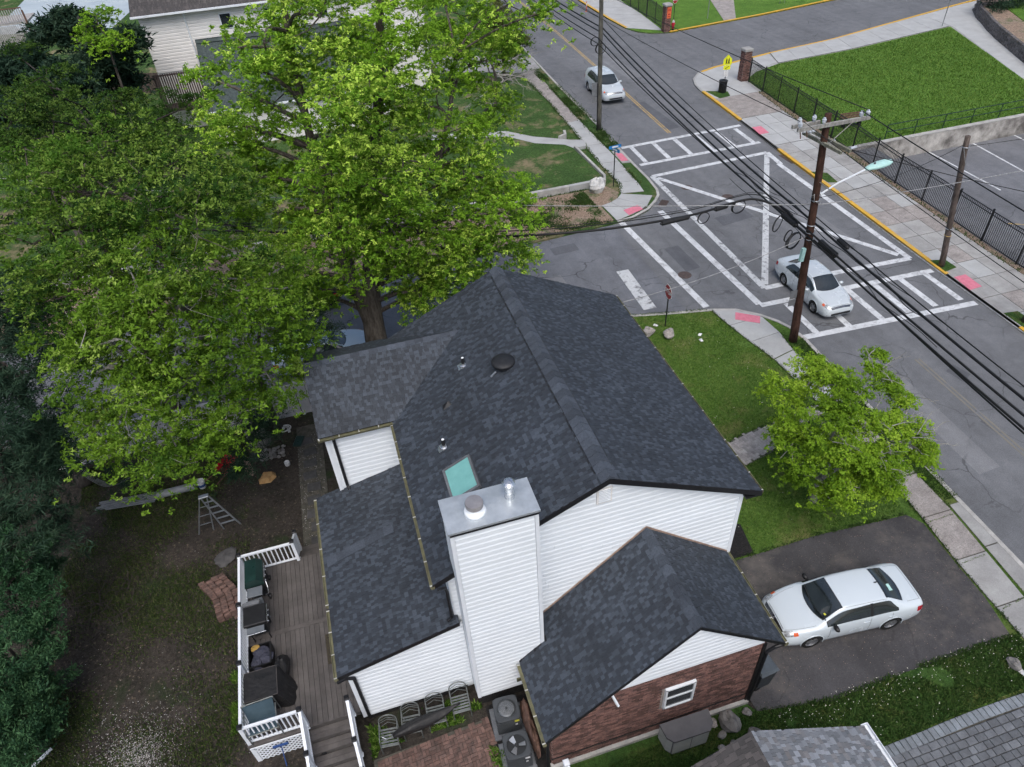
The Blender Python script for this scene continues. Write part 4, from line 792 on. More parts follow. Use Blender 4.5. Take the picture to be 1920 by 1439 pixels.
p = on_main_w(1.88, 15.45); MB().add([(-.14, -.12, -.06), (.14, -.10, .06), (.10, .12, .05), (-.12, .10, -.05), (.0, -.02, .13), (.06, .02, .15)], [(0, 1, 5, 4), (1, 2, 5), (2, 3, 4, 5), (3, 0, 4)], Matrix.Translation(p)).build('exhaust_hood', M['black_vent'], house)
# ================================================================ deck, yard and patio things
deck = thing('deck', (-4.0, 13.0, 0), 'grey composite deck with white vinyl railings along the rear addition', 'deck')
DZ = .92; DXW, DXE, DYS, DYN = -5.52, -2.46, 10.12, 15.95
MB().box(((DXW + DXE) / 2, (DYS + DYN) / 2, DZ - .13), (DXE - DXW - .06, DYN - DYS - .06, .18)).build('frame', M['deck_dark'], deck)
bw = .147; n = int((DXE - DXW) / bw)
bm1 = MB().box((0, 0, 0), (bw - .010, 13.28 - DYS, .03)).mesh('board', M['deck']); bm2 = MB().box((0, 0, 0), (bw - .010, DYN - 13.43, .03)).mesh('board', M['deck'])
for i in range(n + 1):
    x = DXW + .05 + bw * i
    if x > DXE: break
    inst('board', bm1, deck, (x, (DYS + 13.28) / 2, DZ + random.uniform(-.001, .001))); inst('board', bm2, deck, (x, (13.43 + DYN) / 2, DZ + random.uniform(-.001, .001)))
MB().box(((DXW + DXE) / 2, 13.355, DZ + .002), (DXE - DXW, .138, .03)).build('board', M['deck'], deck)
MB().box((-4.75, DYS - .015, DZ - .10), (1.6, .03, .22)).build('rim_board', M['deck'], deck); MB().box((DXW - .015, 13.0, DZ - .10), (.03, 5.7, .22)).build('rim_board', M['deck_dark'], deck)
post_m = MB().box((0, 0, .5), (.10, .10, 1.0)).mesh('post', M['vinyl']); capm = MB().box((0, 0, 1.03), (.135, .135, .06), bev=.02).box((0, 0, 1.075), (.09, .09, .03)).mesh('post_cap', M['black_metal'])
balm = MB().box((0, 0, .5), (.034, .034, .76)).mesh('baluster', M['vinyl'])
def railing(parent, a, b, za=0., zb=0., step=.115, posts=(1, 1), h=.92, wide=.075):
    """rail bay from a to b; za/zb lift either end (stairs)"""
    a, b = Vector((*a, DZ + za)), Vector((*b, DZ + zb)); rail = thing_part('railing', parent, a)
    up = Vector((0, 0, 1)); L = (b - a).length; d = (b - a) / L
    MB().bar(a + up * h, b + up * h, wide, .06).build('top_rail', M['vinyl'], rail); MB().bar(a + up * .12, b + up * .12, .055, .05).build('bottom_rail', M['vinyl'], rail)
    k = int(L / step)
    for i in range(1, k): inst('baluster', balm, rail, a + d * (L * i / k) + up * .02)
    for p, on in ((a, posts[0]), (b, posts[1])):
        if on: po = inst('post', post_m, rail, p); inst('post_cap', capm, rail, p)
    return rail
def thing_part(name, parent, loc):
    # a railing bay is carried by its foot plate
    return MB().box(Vector(loc) + Vector((0, 0, .004)), (.13, .13, .012)).build(name, M['vinyl'], parent)
railing(deck, (DXW + .05, DYS + .06), (DXW + .05, 12.05)); railing(deck, (DXW + .05, 12.05), (DXW + .05, 14.0), posts=(0, 1)); railing(deck, (DXW + .05, 14.0), (DXW + .05, DYN - .06), posts=(0, 1))
railing(deck, (DXW + .05, DYN - .06), (-3.78, DYN - .06), posts=(0, 1), step=.13); railing(deck, (DXW + .05, DYS + .06), (-3.92, DYS + .06), posts=(0, 1), step=.125)
railing(deck, (-3.78, DYN - .02), (-3.80, DYN + .85), 0, -.62, posts=(0, 1), step=.07)
# stairs to the north (3) and south (5)
for i in range(3): MB().box((-3.1, DYN + .16 + i * .29, DZ - .2 - i * .19), (1.3, .30, .04)).build('tread', M['deck'], deck); MB().box((-3.1, DYN + .02 + i * .29, DZ - .11 - i * .19), (1.28, .02, .16)).build('riser', M['deck_dark'], deck)
for i in range(5):
    y, z = DYS - .16 - i * .31, DZ - .17 - i * .17
    for k in (-.077, .077): MB().box((-3.30, y + k, z), (1.20, .146, .03)).build('tread', M['deck'], deck)
    MB().box((-3.30, y + .17, z + .085), (1.18, .02, .14)).build('riser', M['deck_dark'], deck)
for x in (-3.92, -2.68): MB().bar((x, DYS, DZ - .2), (x, DYS - 1.6, DZ - 1.05), .04, .26).build('stringer', M['deck'], deck)
railing(deck, (-3.92, DYS + .02), (-3.92, DYS - .92), 0, -.50, posts=(0, 1), step=.09); railing(deck, (-3.92, DYS - .92), (-3.92, DYS - 1.75), -.50, -.92, posts=(0, 1), step=.09)
railing(deck, (-2.66, DYS - .02), (-2.66, DYS - .95), -.02, -.50, posts=(1, 1), step=.09); railing(deck, (-2.66, DYS - .95), (-2.62, DYS - 1.6), -.50, -.92, posts=(0, 1), step=.09)
sl = MB().box((-3.62, DYS - .62, DZ - .42), (.14, .05, .10)).build('step_light', M['black_metal'], deck)
# lattice under the south rim
lat = MB().box((-5.45, DYS - .03, .42), (.12, .05, .82)).box((-4.72, DYS - .03, .79), (1.4, .05, .07)).build('lattice', M['vinyl'], deck)
for s_ in (-1, 1):
    for i in range(-6, 16):
        x0 = -5.4 + i * .15; z0, z1 = .03, .76; x1 = x0 + s_ * (z1 - z0)
        pa, pb = Vector((x0, 0, z0)), Vector((x1, 0, z1))
        # clip to the panel
        lo, hi = -5.38, -3.98
        def cl(p, q):
            if p.x < lo: t = (lo - p.x) / (q.x - p.x); return p.lerp(q, t) if 0 <= t <= 1 else None
            if p.x > hi: t = (hi - p.x) / (q.x - p.x); return p.lerp(q, t) if 0 <= t <= 1 else None
            return p
        a_, b_ = cl(pa, pb), cl(pb, pa)
        if a_ is None or b_ is None or (a_ - b_).length < .05: continue
        yv = DYS - .035 - (.008 if s_ > 0 else 0)
        MB().bar((a_.x, yv, a_.z), (b_.x, yv, b_.z), .008, .042).build('slat', M['vinyl'], lat)

# ---- grills, cabinets, covered furniture along the rail
def boxpart(root, name, c, d, m, bev=0, rz=0): return MB().box(c, d, bev=bev, rz=rz).build(name, m, root, local=True)
def cyl(root, name, a, b, r, m, n=10): return MB().tube([a, b], r, n).build(name, m, root, local=True)
g = thing('gas_grill', (-5.02, 15.05, DZ + .015), 'dark green barbecue grill with closed hood in the deck corner', 'grill')
hood = MB().add([(-.30, -.42, .84), (.30, -.42, .84), (.30, .42, .84), (-.30, .42, .84), (-.22, -.42, 1.14), (.12, -.42, 1.16), (.12, .42, 1.16), (-.22, .42, 1.14), (.29, -.42, .98), (.29, .42, .98)], [(0, 1, 8, 5, 4), (1, 2, 9, 8), (8, 9, 6, 5), (5, 6, 7, 4), (2, 3, 7, 6, 9), (3, 0, 4, 7), (3, 2, 1, 0)]).build('hood', M['grill_green'], g, local=True)
boxpart(g, 'firebox', (0, 0, .74), (.58, .80, .18), M['plastic']); boxpart(g, 'side_shelf', (0, -.62, .84), (.46, .34, .04), M['grey_plastic'], .01); boxpart(g, 'side_shelf', (.02, .52, .86), (.40, .16, .04), M['grey_plastic'], .01)
for x in (-.24, .24):
    for y in (-.36, .36): cyl(g, 'leg', (x, y, .0), (x, y, .68), .018, M['plastic'])
for y in (-.36, .36): MB().lathe([(.0, -.025), (.09, -.025), (.09, .025), (.0, .025)], 16, (0, 0, 0), Matrix.Translation((.29, y, .09)) @ Matrix.Rotation(PI / 2, 4, 'Y')).build('wheel', M['plastic'], g, local=True)
cyl(g, 'handle', (.33, -.28, .98), (.33, .28, .98), .014, M['steel']); MB().tube([(.33, -.30, .80), (.36, -.46, .70), (.34, -.55, .52), (.2, -.5, .4)], .013, 6).build('gas_hose', M['steel'], g, local=True); boxpart(g, 'bottom_shelf', (0, 0, .2), (.44, .7, .02), M['plastic'])
for y in (-.2, 0, .2): MB().lathe([(.0, -.02), (.028, -.02), (.024, .02), (0, .02)], 10, (0, 0, 0), Matrix.Translation((.31, y, .75)) @ Matrix.Rotation(PI / 2, 4, 'Y')).build('knob', M['steel'], g, local=True)
g = thing('grey_cabinet', (-5.08, 14.12, DZ + .015), 'slanted grey panel leaning between the two barbecues on the deck', 'panel')
MB().add([(-.30, -.12, 0), (.30, -.12, 0), (.24, .16, .72), (-.28, .20, .60), (-.30, -.16, 0), (.30, -.16, 0), (.24, .12, .72), (-.28, .16, .60)], [(3, 2, 1, 0), (4, 5, 6, 7), (0, 1, 5, 4), (1, 2, 6, 5), (2, 3, 7, 6), (3, 0, 4, 7)]).build('panel_face', M['grey_plastic'], g, local=True); boxpart(g, 'foot', (0, -.2, .04), (.5, .2, .06), M['plastic'])
g = thing('flat_grill', (-5.02, 13.45, DZ + .015), 'black flat top barbecue with side shelf and dark lid beside the rail', 'grill')
boxpart(g, 'lid', (0, .08, .92), (.66, .66, .10), M['plastic'], .02); boxpart(g, 'cabinet', (0, .08, .60), (.56, .60, .50), M['ac_dark']); boxpart(g, 'front_rail', (.35, .08, .9), (.02, .66, .03), M['steel']); boxpart(g, 'side_shelf', (0, -.38, .86), (.5, .2, .03), M['grey_plastic']); boxpart(g, 'back_board', (-.1, .50, .90), (.5, .12, .16), M['sign_back'])
for x in (-.24, .24):
    for y in (-.2, .34): cyl(g, 'leg', (x, y, 0), (x, y, .36), .02, M['plastic'])
for y in (-.1, .1, .28): MB().lathe([(.0, -.02), (.03, -.02), (.026, .02), (0, .02)], 10, (0, 0, 0), Matrix.Translation((.34, y, .74)) @ Matrix.Rotation(PI / 2, 4, 'Y')).build('knob', M['steel'], g, local=True)
cyl(g, 'tool_bar', (-.28, -.5, .84), (.3, -.5, .86), .012, M['steel'])
g = thing('storage_crate', (-5.02, 12.45, DZ + .015), 'open black crate of bundled navy cushions against the deck rail', 'crate')
boxpart(g, 'floor', (0, 0, .03), (.60, .66, .05), M['plastic'])
for c, d in (((-.31, 0, .26), (.03, .70, .50)), ((.31, 0, .26), (.03, .70, .50)), ((0, -.34, .26), (.62, .03, .50)), ((0, .34, .26), (.62, .03, .50))): boxpart(g, 'side', c, d, M['plastic'])
def lump(name, c, r, m, seed, nn=14, rough=.18, sq=.7, parent=None, local=False):
    rs = random.Random(seed); mb = MB(); prof = []; n = nn; m_ = 8; vs = []
    ph = [rs.uniform(0, 6.28) for _ in range(6)]
    for i in range(m_ + 1):
        t = PI * i / m_
        for k in range(n):
            a = 2 * PI * k / n; f = 1 + rough * (math.sin(2 * a + ph[0] + 2 * t) + .6 * math.sin(3 * a + ph[1] - 3 * t) + .5 * math.sin(5 * t + ph[2] + a)) * .6 + rs.uniform(-1, 1) * rough * .25
            vs.append((c[0] + r[0] * f * math.sin(t) * math.cos(a), c[1] + r[1] * f * math.sin(t) * math.sin(a), c[2] - r[2] * f * math.cos(t)))
    fs = [(i * n + k, i * n + (k + 1) % n, (i + 1) * n + (k + 1) % n, (i + 1) * n + k) for i in range(m_) for k in range(n)]
    mb.add(vs, fs); return mb.build(name, m, parent, local)
cu = tag(lump('cushion', (-5.12, 12.28, DZ + .40), (.19, .24, .14), M['cushion'], 3), 'crumpled navy cushion nearest the covered box, in the crate', 'cushion', 'bundled cushions'); lump('cushion', (-4.84, 12.34, DZ + .42), (.19, .22, .13), M['cushion'], 5); lump('cushion', (-5.0, 12.58, DZ + .44), (.26, .16, .13), M['cushion'], 8)
for nm, lb in (('cushion.001', 'crumpled navy cushion at the open side of the crate'), ('cushion.002', 'tallest crumpled navy cushion behind the others in the crate')): tag(bpy.data.objects[nm], lb, 'cushion', 'bundled cushions')
tag(lump('cloth_bundle', (-5.14, 12.70, DZ + .57), (.14, .10, .05), M['yellow_cloth'], 4), 'mustard yellow cloth on the edge of the navy cushions', 'cloth')
bpy.data.objects['cloth_bundle'].location.z -= .06
g = thing('covered_furniture', (-4.95, 11.35, DZ + .015), 'large box shaped furniture under a black weather cover on the deck', 'furniture')
cv = MB(); N = 40
ring0 = []; ring1 = []; ring2 = []
for i in range(N):
    a = 2 * PI * i / N; c_, s_ = math.cos(a), math.sin(a); q = 1 / max(abs(c_) / .46, abs(s_) / .44); f = 1 + .05 * math.sin(7 * a) + .03 * math.sin(13 * a + 1)
    east = max(0, c_) * .46
    ring2.append((c_ * q * .99, s_ * q * .99, .80)); ring1.append((c_ * q * 1.02 + east * .35, s_ * q * 1.01, .45 + .02 * math.sin(5 * a))); ring0.append((c_ * q * f * 1.03 + east * .75, s_ * q * f * 1.02, .0))
cv.add(ring0 + ring1 + ring2 + [(0, 0, .815)], [(i, (i + 1) % N, N + (i + 1) % N, N + i) for i in range(N)] + [(N + i, N + (i + 1) % N, 2 * N + (i + 1) % N, 2 * N + i) for i in range(N)] + [(2 * N + i, 2 * N + (i + 1) % N, 3 * N) for i in range(N)])
cv.build('cover', M['tarp'], g, local=True)
for s_ in (-1, 1): MB().tube([(-.45, .435 * s_, .805), (.45, .435 * s_, .805)], .010, 6).build('seam', M['deck_dark'], g, local=True)
MB().tube([(.455, -.43, .805), (.455, .43, .805)], .010, 6).build('seam', M['deck_dark'], g, local=True); MB().tube([(.6, -.40, .05), (.78, 0, .03), (.62, .42, .05)], .02, 6).build('cord', M['plastic'], g, local=True)
tag(lump('cover_bag', (-4.42, 11.98, DZ + .33), (.20, .34, .36), M['tarp'], 11), 'slumped black bag between the crate and the covered box', 'bag')
g = thing('lounge_chair', (-5.0, 10.55, DZ + .015), 'blue grey sling chair with curved arms in the south deck corner', 'chair', rz=.05)
MB().add([(-.40, .20, .95), (-.36, -.0, .48), (-.36, -.42, .50), (.40, .20, .95), (.36, 0, .48), (.36, -.42, .50)], [(0, 1, 4, 3), (1, 2, 5, 4), (3, 4, 1, 0), (4, 5, 2, 1)]).build('sling', M['sling'], g, local=True)
for x in (-.42, .42):
    MB().tube([(x, .32, .0), (x, .2, .97)], .018, 8).build('leg', M['chair_metal'], g, local=True); MB().tube([(x, -.42, 0), (x, -.42, .5)], .018, 8).build('leg', M['chair_metal'], g, local=True)
    MB().tube([(x, .14, .74), (x, 0, .76), (x, -.25, .74), (x, -.42, .66), (x, -.44, .5)], .02, 8).build('armrest', M['chair_metal'], g, local=True)
MB().tube([(-.42, .22, .97), (.42, .22, .97)], .018, 8).build('top_bar', M['chair_metal'], g, local=True); MB().tube([(-.42, -.43, .5), (.42, -.43, .5)], .018, 8).build('front_bar', M['chair_metal'], g, local=True)
g = tag(MB().box((-3.02, 12.3, DZ + .024), (.34, 1.0, .014), bev=.004).build('doormat', M['doormat']), 'brown coir doormat on the deck by the addition wall', 'doormat')
g = thing('wall_lantern', (-2.62, 14.35, 2.2), 'small black lantern fixed under the addition eave', 'lantern'); boxpart(g, 'bracket', (.09, 0, .12), (.16, .05, .04), M['black_metal']); boxpart(g, 'lamp_body', (-.03, 0, .0), (.12, .14, .22), M['black_metal'], .02); boxpart(g, 'lamp_body', (-.03, .0, -.13), (.08, .1, .05), M['black_metal'])

# ---- brick patio, chairs, umbrella, air conditioners
patio = struct('brick_patio', MB().prism([(-2.4, 6.0), (.98, 6.0), (.98, 9.25), (-2.4, 9.1)], -.05, .006), M['bed'])
pb = MB().box((0, 0, 0), (.196, .094, .05), bev=.006).mesh('brick', M['paver_red']); cnt = 0; far = MB(); ppoly = [(-2.35, 6.0), (.93, 6.0), (.93, 9.2), (-2.35, 9.04)]
cells = []
for i in range(-4, 22):
    for j in range(-2, 24):
        # basket weave: pairs of bricks, alternating direction
        cx, cy = -2.1 + i * .204, 6.0 + j * .204
        for k in (-.051, .051): cells.append(((cx + (0 if (i + j) % 2 else k), cy + (k if (i + j) % 2 else 0)), 0 if (i + j) % 2 else PI / 2))
cells = [((-.6 + (c[0] + .6) * math.cos(.08) - (c[1] - 7.7) * math.sin(.08), 7.7 + (c[0] + .6) * math.sin(.08) + (c[1] - 7.7) * math.cos(.08)), r + .08) for c, r in cells]
for c, r in sorted(cells, key=lambda q: -q[0][1]):
    if not inpoly(c, ppoly): continue
    z = .012 + random.uniform(-.006, .006)
    if cnt < 290: inst('brick', pb, patio, (c[0], c[1], z), (random.uniform(-.02, .02), random.uniform(-.02, .02), r + random.uniform(-.03, .03))); cnt += 1
    else: far.box((c[0], c[1], z), (.196, .094, .05), rz=r, tint=random.random(), bev=.006)
tag(far.build('brick', M['paver_red'], patio), 'worn red patio bricks', kind='stuff')
def patio_chair(loc, rz, label):
    g = thing('patio_chair', loc, label, 'chair', 'metal patio chairs against the addition wall', rz); m = M['chair_metal']
    W = .25
    arch = [(-W, .24, .42), (-W, .30, .72)] + [(-W * math.cos(PI * i / 10), .31 + .04 * math.sin(PI * i / 10), .74 + .24 * math.sin(PI * i / 10)) for i in range(11)] + [(W, .30, .72), (W, .24, .42)]
    MB().tube(arch, .016, 8).build('back_frame', m, g, local=True)
    for k in (-1, 1):
        MB().tube([(k * W, -.26, 0), (k * W, -.25, .42), (k * W, -.22, .64), (k * W, 0, .66), (k * W, .28, .68)], .016, 8).build('armrest', m, g, local=True); MB().tube([(k * W, .34, 0), (k * W, .24, .42)], .016, 8).build('leg', m, g, local=True); MB().tube([(k * W, -.26, 0), (k * W, -.26, .42)], .015, 8).build('leg', m, g, local=True)
    for i in range(3): MB().tube([(-W, .29 + .01 * i, .56 + .1 * i), (0, .31 + .01 * i, .70 + .1 * i), (W, .29 + .01 * i, .56 + .1 * i)] if i else [(-W * .9, .28, .5), (0, .3, .66), (W * .9, .28, .5)], .008, 6).build('back_curve', m, g, local=True)
    for i in range(6): boxpart(g, 'slat', (0, -.22 + i * .085, .425), (2 * W, .05, .014), m)
    cyl(g, 'front_bar', (-W, -.26, .42), (W, -.26, .42), .015, m); return g
patio_chair((-1.83, 9.42, 0), -.12, 'leftmost arched metal patio chair nearest the deck stairs'); patio_chair((-1.17, 9.58, 0), -.10, 'second metal patio chair from the deck stairs, under the folded umbrella')
patio_chair((-.45, 9.63, 0), -.06, 'third metal patio chair from the deck stairs, under the umbrella'); patio_chair((.28, 9.72, 0), -.04, 'rightmost metal patio chair nearest the chimney, at the umbrella tip')
g = thing('folded_umbrella', (-.75, 9.42, .70), 'folded black patio umbrella lying across the metal chairs', 'umbrella', rot=(0, 0, .16))
um = MB(); N = 12; pts = []
for i in range(13):
    t = i / 12; x = -.98 + 2.0 * t; r = (.05 + .10 * math.sin(PI * min(1, t * 1.15)) ** .7) * (1 if t < .9 else .6)
    for k in range(N): a = 2 * PI * k / N; f = 1 + .22 * math.cos(3 * a + t * 3) + .1 * math.sin(5 * a); pts.append((x, r * f * math.cos(a) * 1.15, r * f * math.sin(a) * .8 + .03 * math.sin(t * 7)))
um.add(pts, [(i * N + k, i * N + (k + 1) % N, (i + 1) * N + (k + 1) % N, (i + 1) * N + k) for i in range(12) for k in range(N)] + [tuple(range(N - 1, -1, -1)), tuple(range(12 * N, 13 * N))]); um.build('canopy', M['tarp'], g, local=True, smooth=True)
cyl(g, 'pole', (-1.25, 0, 0), (-.9, 0, 0), .02, M['chair_metal']); cyl(g, 'crank', (-1.15, 0, 0), (-1.25, .10, .02), .012, M['steel'])
pad_ = struct('gravel_strip', MB().prism([(1.0, 6.0), (2.2, 6.0), (2.2, 9.6), (.95, 9.6)], -.05, .01), M['mulch'])
def ac_unit(loc, rz, label, open_top):
    g = thing('air_conditioner', loc, label, 'air conditioner', 'outdoor condenser units', rz); s_ = .34; h = .78
    tag(MB().box((0, 0, .03), (.92, .92, .06), bev=.02).build('pad', M['paver_grey'], g, local=True))
    boxpart(g, 'cabinet', (0, 0, .06 + h / 2 - .02), (s_ * 2 - .02, s_ * 2 - .02, h - .06), M['ac_dark'])
    for i in range(22): boxpart(g, 'louvre', (0, 0, .12 + i * .031), (s_ * 2, s_ * 2, .010), M['ac_grey'])
    top = MB(); R = .27; ro = []; ri = []; n = 32
    for i in range(n):
        a = 2 * PI * i / n; c_, q_ = math.cos(a), math.sin(a); k = (abs(c_) ** 6 + abs(q_) ** 6) ** (-1 / 6) * (s_ + .012); ro.append((c_ * k, q_ * k)); ri.append((c_ * R, q_ * R))
    top.add([(*p, h - .02) for p in ro] + [(*p, h + .045) for p in ro] + [(p[0] * .96, p[1] * .96, h + .06) for p in ro] + [(*p, h + .06) for p in ri] + [(*p, h - .03) for p in ri], [(r * n + i, r * n + (i + 1) % n, (r + 1) * n + (i + 1) % n, (r + 1) * n + i) for r in range(4) for i in range(n)]); top.build('top_panel', M['ac_grey'], g, local=True)
    if open_top:
        for i in range(3): a = 2.1 * i; MB().add([(.04, -.03, .02), (.23, -.09, .06), (.25, .06, -.01), (.05, .05, -.03), (.04, -.03, .026), (.23, -.09, .066), (.25, .06, -.004), (.05, .05, -.024)], [(3, 2, 1, 0), (4, 5, 6, 7), (0, 1, 5, 4), (1, 2, 6, 5), (2, 3, 7, 6), (3, 0, 4, 7)], Matrix.Translation((0, 0, h + .02)) @ Matrix.Rotation(a, 4, 'Z')).build('fan_blade', M['alum'], g, local=True)
        MB().lathe([(.06, -.04), (.06, .05), (0, .06)], 14, (0, 0, h)).build('fan_hub', M['ac_dark'], g, local=True); MB().lathe([(.26, -.1), (0, -.1)], 24, (0, 0, h)).build('well', M['ac_dark'], g, local=True)
    else:
        for i in range(9): MB().tube([(.27 * (i + 1) / 9.5 * math.cos(2 * PI * k / 28), .27 * (i + 1) / 9.5 * math.sin(2 * PI * k / 28), h + .075 - .00 * i + .02 * (1 - i / 9)) for k in range(28)], .006, 5, close=True).build('grille_ring', M['ac_grey'], g, local=True)
        MB().lathe([(.27, .045), (.2, .06), (.0, .07)], 28, (0, 0, h)).build('fan_cover', M['alum'], g, local=True, smooth=True); MB().lathe([(.04, .09), (.03, .11), (0, .112)], 12, (0, 0, h)).build('fan_hub', M['ac_grey'], g, local=True)
    boxpart(g, 'label_plate', (.22, -s_ - .006, h - .08), (.13, .006, .09), M['yellow_label'] if not open_top else M['white_label']); boxpart(g, 'label_plate', (.2, -s_ - .006, h - .28), (.07, .006, .07), M['white_label']); return g
ac_unit((1.46, 8.97, .01), -.06, 'air conditioner with domed fan cover and yellow label below the chimney', False); ac_unit((1.45, 7.95, .01), -.06, 'air conditioner with open fan blades showing, nearest the garage corner', True)
g = thing('wrapped_pipe_bundle', (1.98, 8.4, 0), 'brown tarp wrapped bundle standing in the gap beside the brick garage', 'bundle'); lump('wrap', (0, 0, .5), (.15, .75, .5), M['log'], 21, parent=g, local=True); MB().tube([(-.1, -.8, .1), (.02, -.3, .85), (.05, .4, .8)], .02, 6).build('refrigerant_line', M['plastic'], g, local=True)
g = thing('meter_box', (2.2, 8.35, 1.0), 'small grey electrical box on the garage side wall', 'box'); boxpart(g, 'case', (-.03, 0, .2), (.10, .26, .42), M['ac_grey'], .01); boxpart(g, 'case', (-.03, -.34, .1), (.09, .18, .26), M['ac_grey'], .01); cyl(g, 'conduit', (-.02, .0, -.9), (-.02, 0, 0), .02, M['ac_grey'])
fp = thing('vinyl_fence', (2.62, 6.6, 0), 'short white vinyl fence post and panel at the garage corner', 'fence'); inst('post', MB().box((0, 0, .65), (.13, .13, 1.3)).box((0, 0, 1.32), (.16, .16, .05), bev=.02).mesh('post', M['vinyl']), fp, (2.5, 6.95, 0)); inst('rail', MB().box((0, 0, 0), (.05, 1.0, .14)).mesh('rail', M['vinyl']), fp, (2.55, 6.4, 1.1))
for i in range(6): MB().box((2.55, 6.85 - i * .16, .62), (.02, .15, .95)).build('picket', M['vinyl'], fp)
# ---- grey storage cabinet by the garage, rocks, bins
g = thing('storage_box', (6.0, 7.02, 0), 'low greige storage cabinet with dark lid under the garage window', 'storage box', rz=-.01)
prof = [(-.70, .20), (-.66, -.16), (-.52, -.32), (.50, -.32), (.66, -.16), (.70, .20)]
MB().prism(prof, .10, .82).build('cabinet', M['greige'], g, local=True); MB().prism([(p[0] * 1.03, p[1] * 1.05) for p in prof], .82, .90).build('lid', M['taupe_lid'], g, local=True); MB().prism([(p[0] * .96, p[1] * .96) for p in prof], .0, .10).build('plinth', M['taupe_lid'], g, local=True)
boxpart(g, 'door_gap', (0, -.322, .46), (.012, .008, .66), M['taupe_lid']); boxpart(g, 'hinge_strip', (-.55, -.29, .46), (.012, .05, .66), M['taupe_lid'])
g = thing('wheelie_bin', (8.78, 7.86, 0), 'dark grey wheeled bin behind the brick corner on the driveway', 'bin', rz=.1)
MB().add([(-.22, -.26, .05), (.22, -.26, .05), (.22, .26, .05), (-.22, .26, .05), (-.28, -.34, 1.0), (.28, -.34, 1.0), (.28, .34, 1.0), (-.28, .34, 1.0)], [(3, 2, 1, 0), (4, 5, 6, 7), (0, 1, 5, 4), (1, 2, 6, 5), (2, 3, 7, 6), (3, 0, 4, 7)]).build('body', M['bin'], g, local=True); MB().add([(-.3, -.37, 1.0), (.31, -.37, 1.0), (.31, .37, 1.0), (-.3, .37, 1.0), (-.26, -.30, 1.08), (.27, -.30, 1.07), (.27, .30, 1.07), (-.26, .30, 1.08)], [(4, 5, 6, 7), (0, 1, 5, 4), (1, 2, 6, 5), (2, 3, 7, 6), (3, 0, 4, 7), (3, 2, 1, 0)]).build('lid', M['bin_lid'], g, local=True)
for y in (-.24, .24): MB().lathe([(0, -.03), (.1, -.03), (.1, .03), (0, .03)], 14, (0, 0, 0), Matrix.Translation((-.2, y, .1)) @ Matrix.Rotation(PI / 2, 4, 'X')).build('wheel', M['rubber'], g, local=True)
def rock(loc, r, label=None, m='stone', seed=0, group=None, name='rock'):
    o = lump(name, (loc[0], loc[1], loc[2] if len(loc) > 2 else r[2] * .7), r, M[m], seed, 12, .22)
    if label: tag(o, label, 'rock', group)
    return o
def pile(prefix, spots, m, group, labels):
    for i, (x, y, r) in enumerate(spots): rock((x, y, r * .55), (r, r * .85, r * .7), labels(i), m, 40 + i + int(x * 7), group)
big = rock((7.35, 6.95, .22), (.27, .32, .26), 'largest dark boulder at the brick garage corner', 'stone', 2)
names = ['round pale rock between the cabinet and the big boulder', 'small flat rock beside the cabinet', 'flat rock half buried in weeds near the driveway edge', 'small rock in front of the dark boulder', 'pale rock near the neighbouring roof', 'mossy rock between cabinet and neighbouring roof', 'small dark rock at the driveway corner', 'thin pale rock by the cabinet foot']
for i, (x, y, r) in enumerate(((6.93, 7.12, .15), (7.02, 6.75, .13), (7.9, 6.55, .17), (7.2, 6.45, .12), (6.9, 6.1, .13), (6.6, 6.0, .14), (8.0, 7.1, .14), (6.85, 6.45, .11))): rock((x, y, r * .5), (r, r * .8, r * .6), names[i], 'stone' if i not in (0, 4) else 'concrete_old', 60 + i, 'rocks at the garage corner')
rock((16.05, 5.92, .1), (.17, .20, .14), 'grey rock in the clover strip by the paver driveway', 'stone', 90)
for i, (x, y, r, lb) in enumerate(((12.95, 24.25, .27, 'rounded boulder on the front lawn nearest the house'), (13.72, 23.75, .29, 'rounded boulder on the front lawn nearest the stop sign'))): rock((x, y, r * .7), (r, r * .9, r * .8), lb, 'concrete_old', 95 + i, 'lawn boulders')
rock((16.25, 39.1, .35), (.55, .42, .52), 'big white painted boulder at the corner of the low garden wall', 'stone_white', 99)

# ---- back yard
fence = thing('vinyl_fence', (-7.5, 24.3, 0), 'long dull white panel fence behind the back yard trees', 'fence')
x = -13.2
pf = MB().box((0, 0, .9), (.12, .12, 1.8)).box((0, 0, 1.82), (.15, .15, .05), bev=.02).mesh('post', M['vinyl_dull']); bd = MB().box((0, 0, .88), (.29, .03, 1.5)).mesh('board', M['vinyl_dull'])
for k in range(6):
    inst('post', pf, fence, (x, 24.3, 0)); MB().box((x + 1.0, 24.3, 1.66), (1.9, .05, .10)).build('rail', M['vinyl_dull'], fence); MB().box((x + 1.0, 24.3, .10), (1.9, .05, .12)).build('rail', M['vinyl_dull'], fence)
    for j in range(6): inst('board', bd, fence, (x + .2 + j * .31, 24.3, 0))
    x += 2.0
inst('post', pf, fence, (x, 24.3, 0))
g = thing('step_ladder', (-6.75, 19.2, 0), 'open aluminium step ladder standing on the lawn', 'step ladder', rz=.06)
for s_ in (-1, 1):
    MB().bar((s_ * .13, .06, 1.55), (s_ * .30 + .5, -.28, .0), .03, .06).build('front_rail', M['alum'], g, local=True); MB().bar((s_ * .13 - .05, .06, 1.5), (s_ * .26 - .42, -.18, 0), .025, .04).build('rear_rail', M['alum'], g, local=True)
for i in range(5): t = (i + 1) / 6; MB().bar((-.13 - .17 * t + .5 * t, .06 - .34 * t, 1.55 - 1.55 * t), (.13 + .17 * t + .5 * t, .06 - .34 * t, 1.55 - 1.55 * t), .06, .02).build('step', M['alum'], g, local=True)
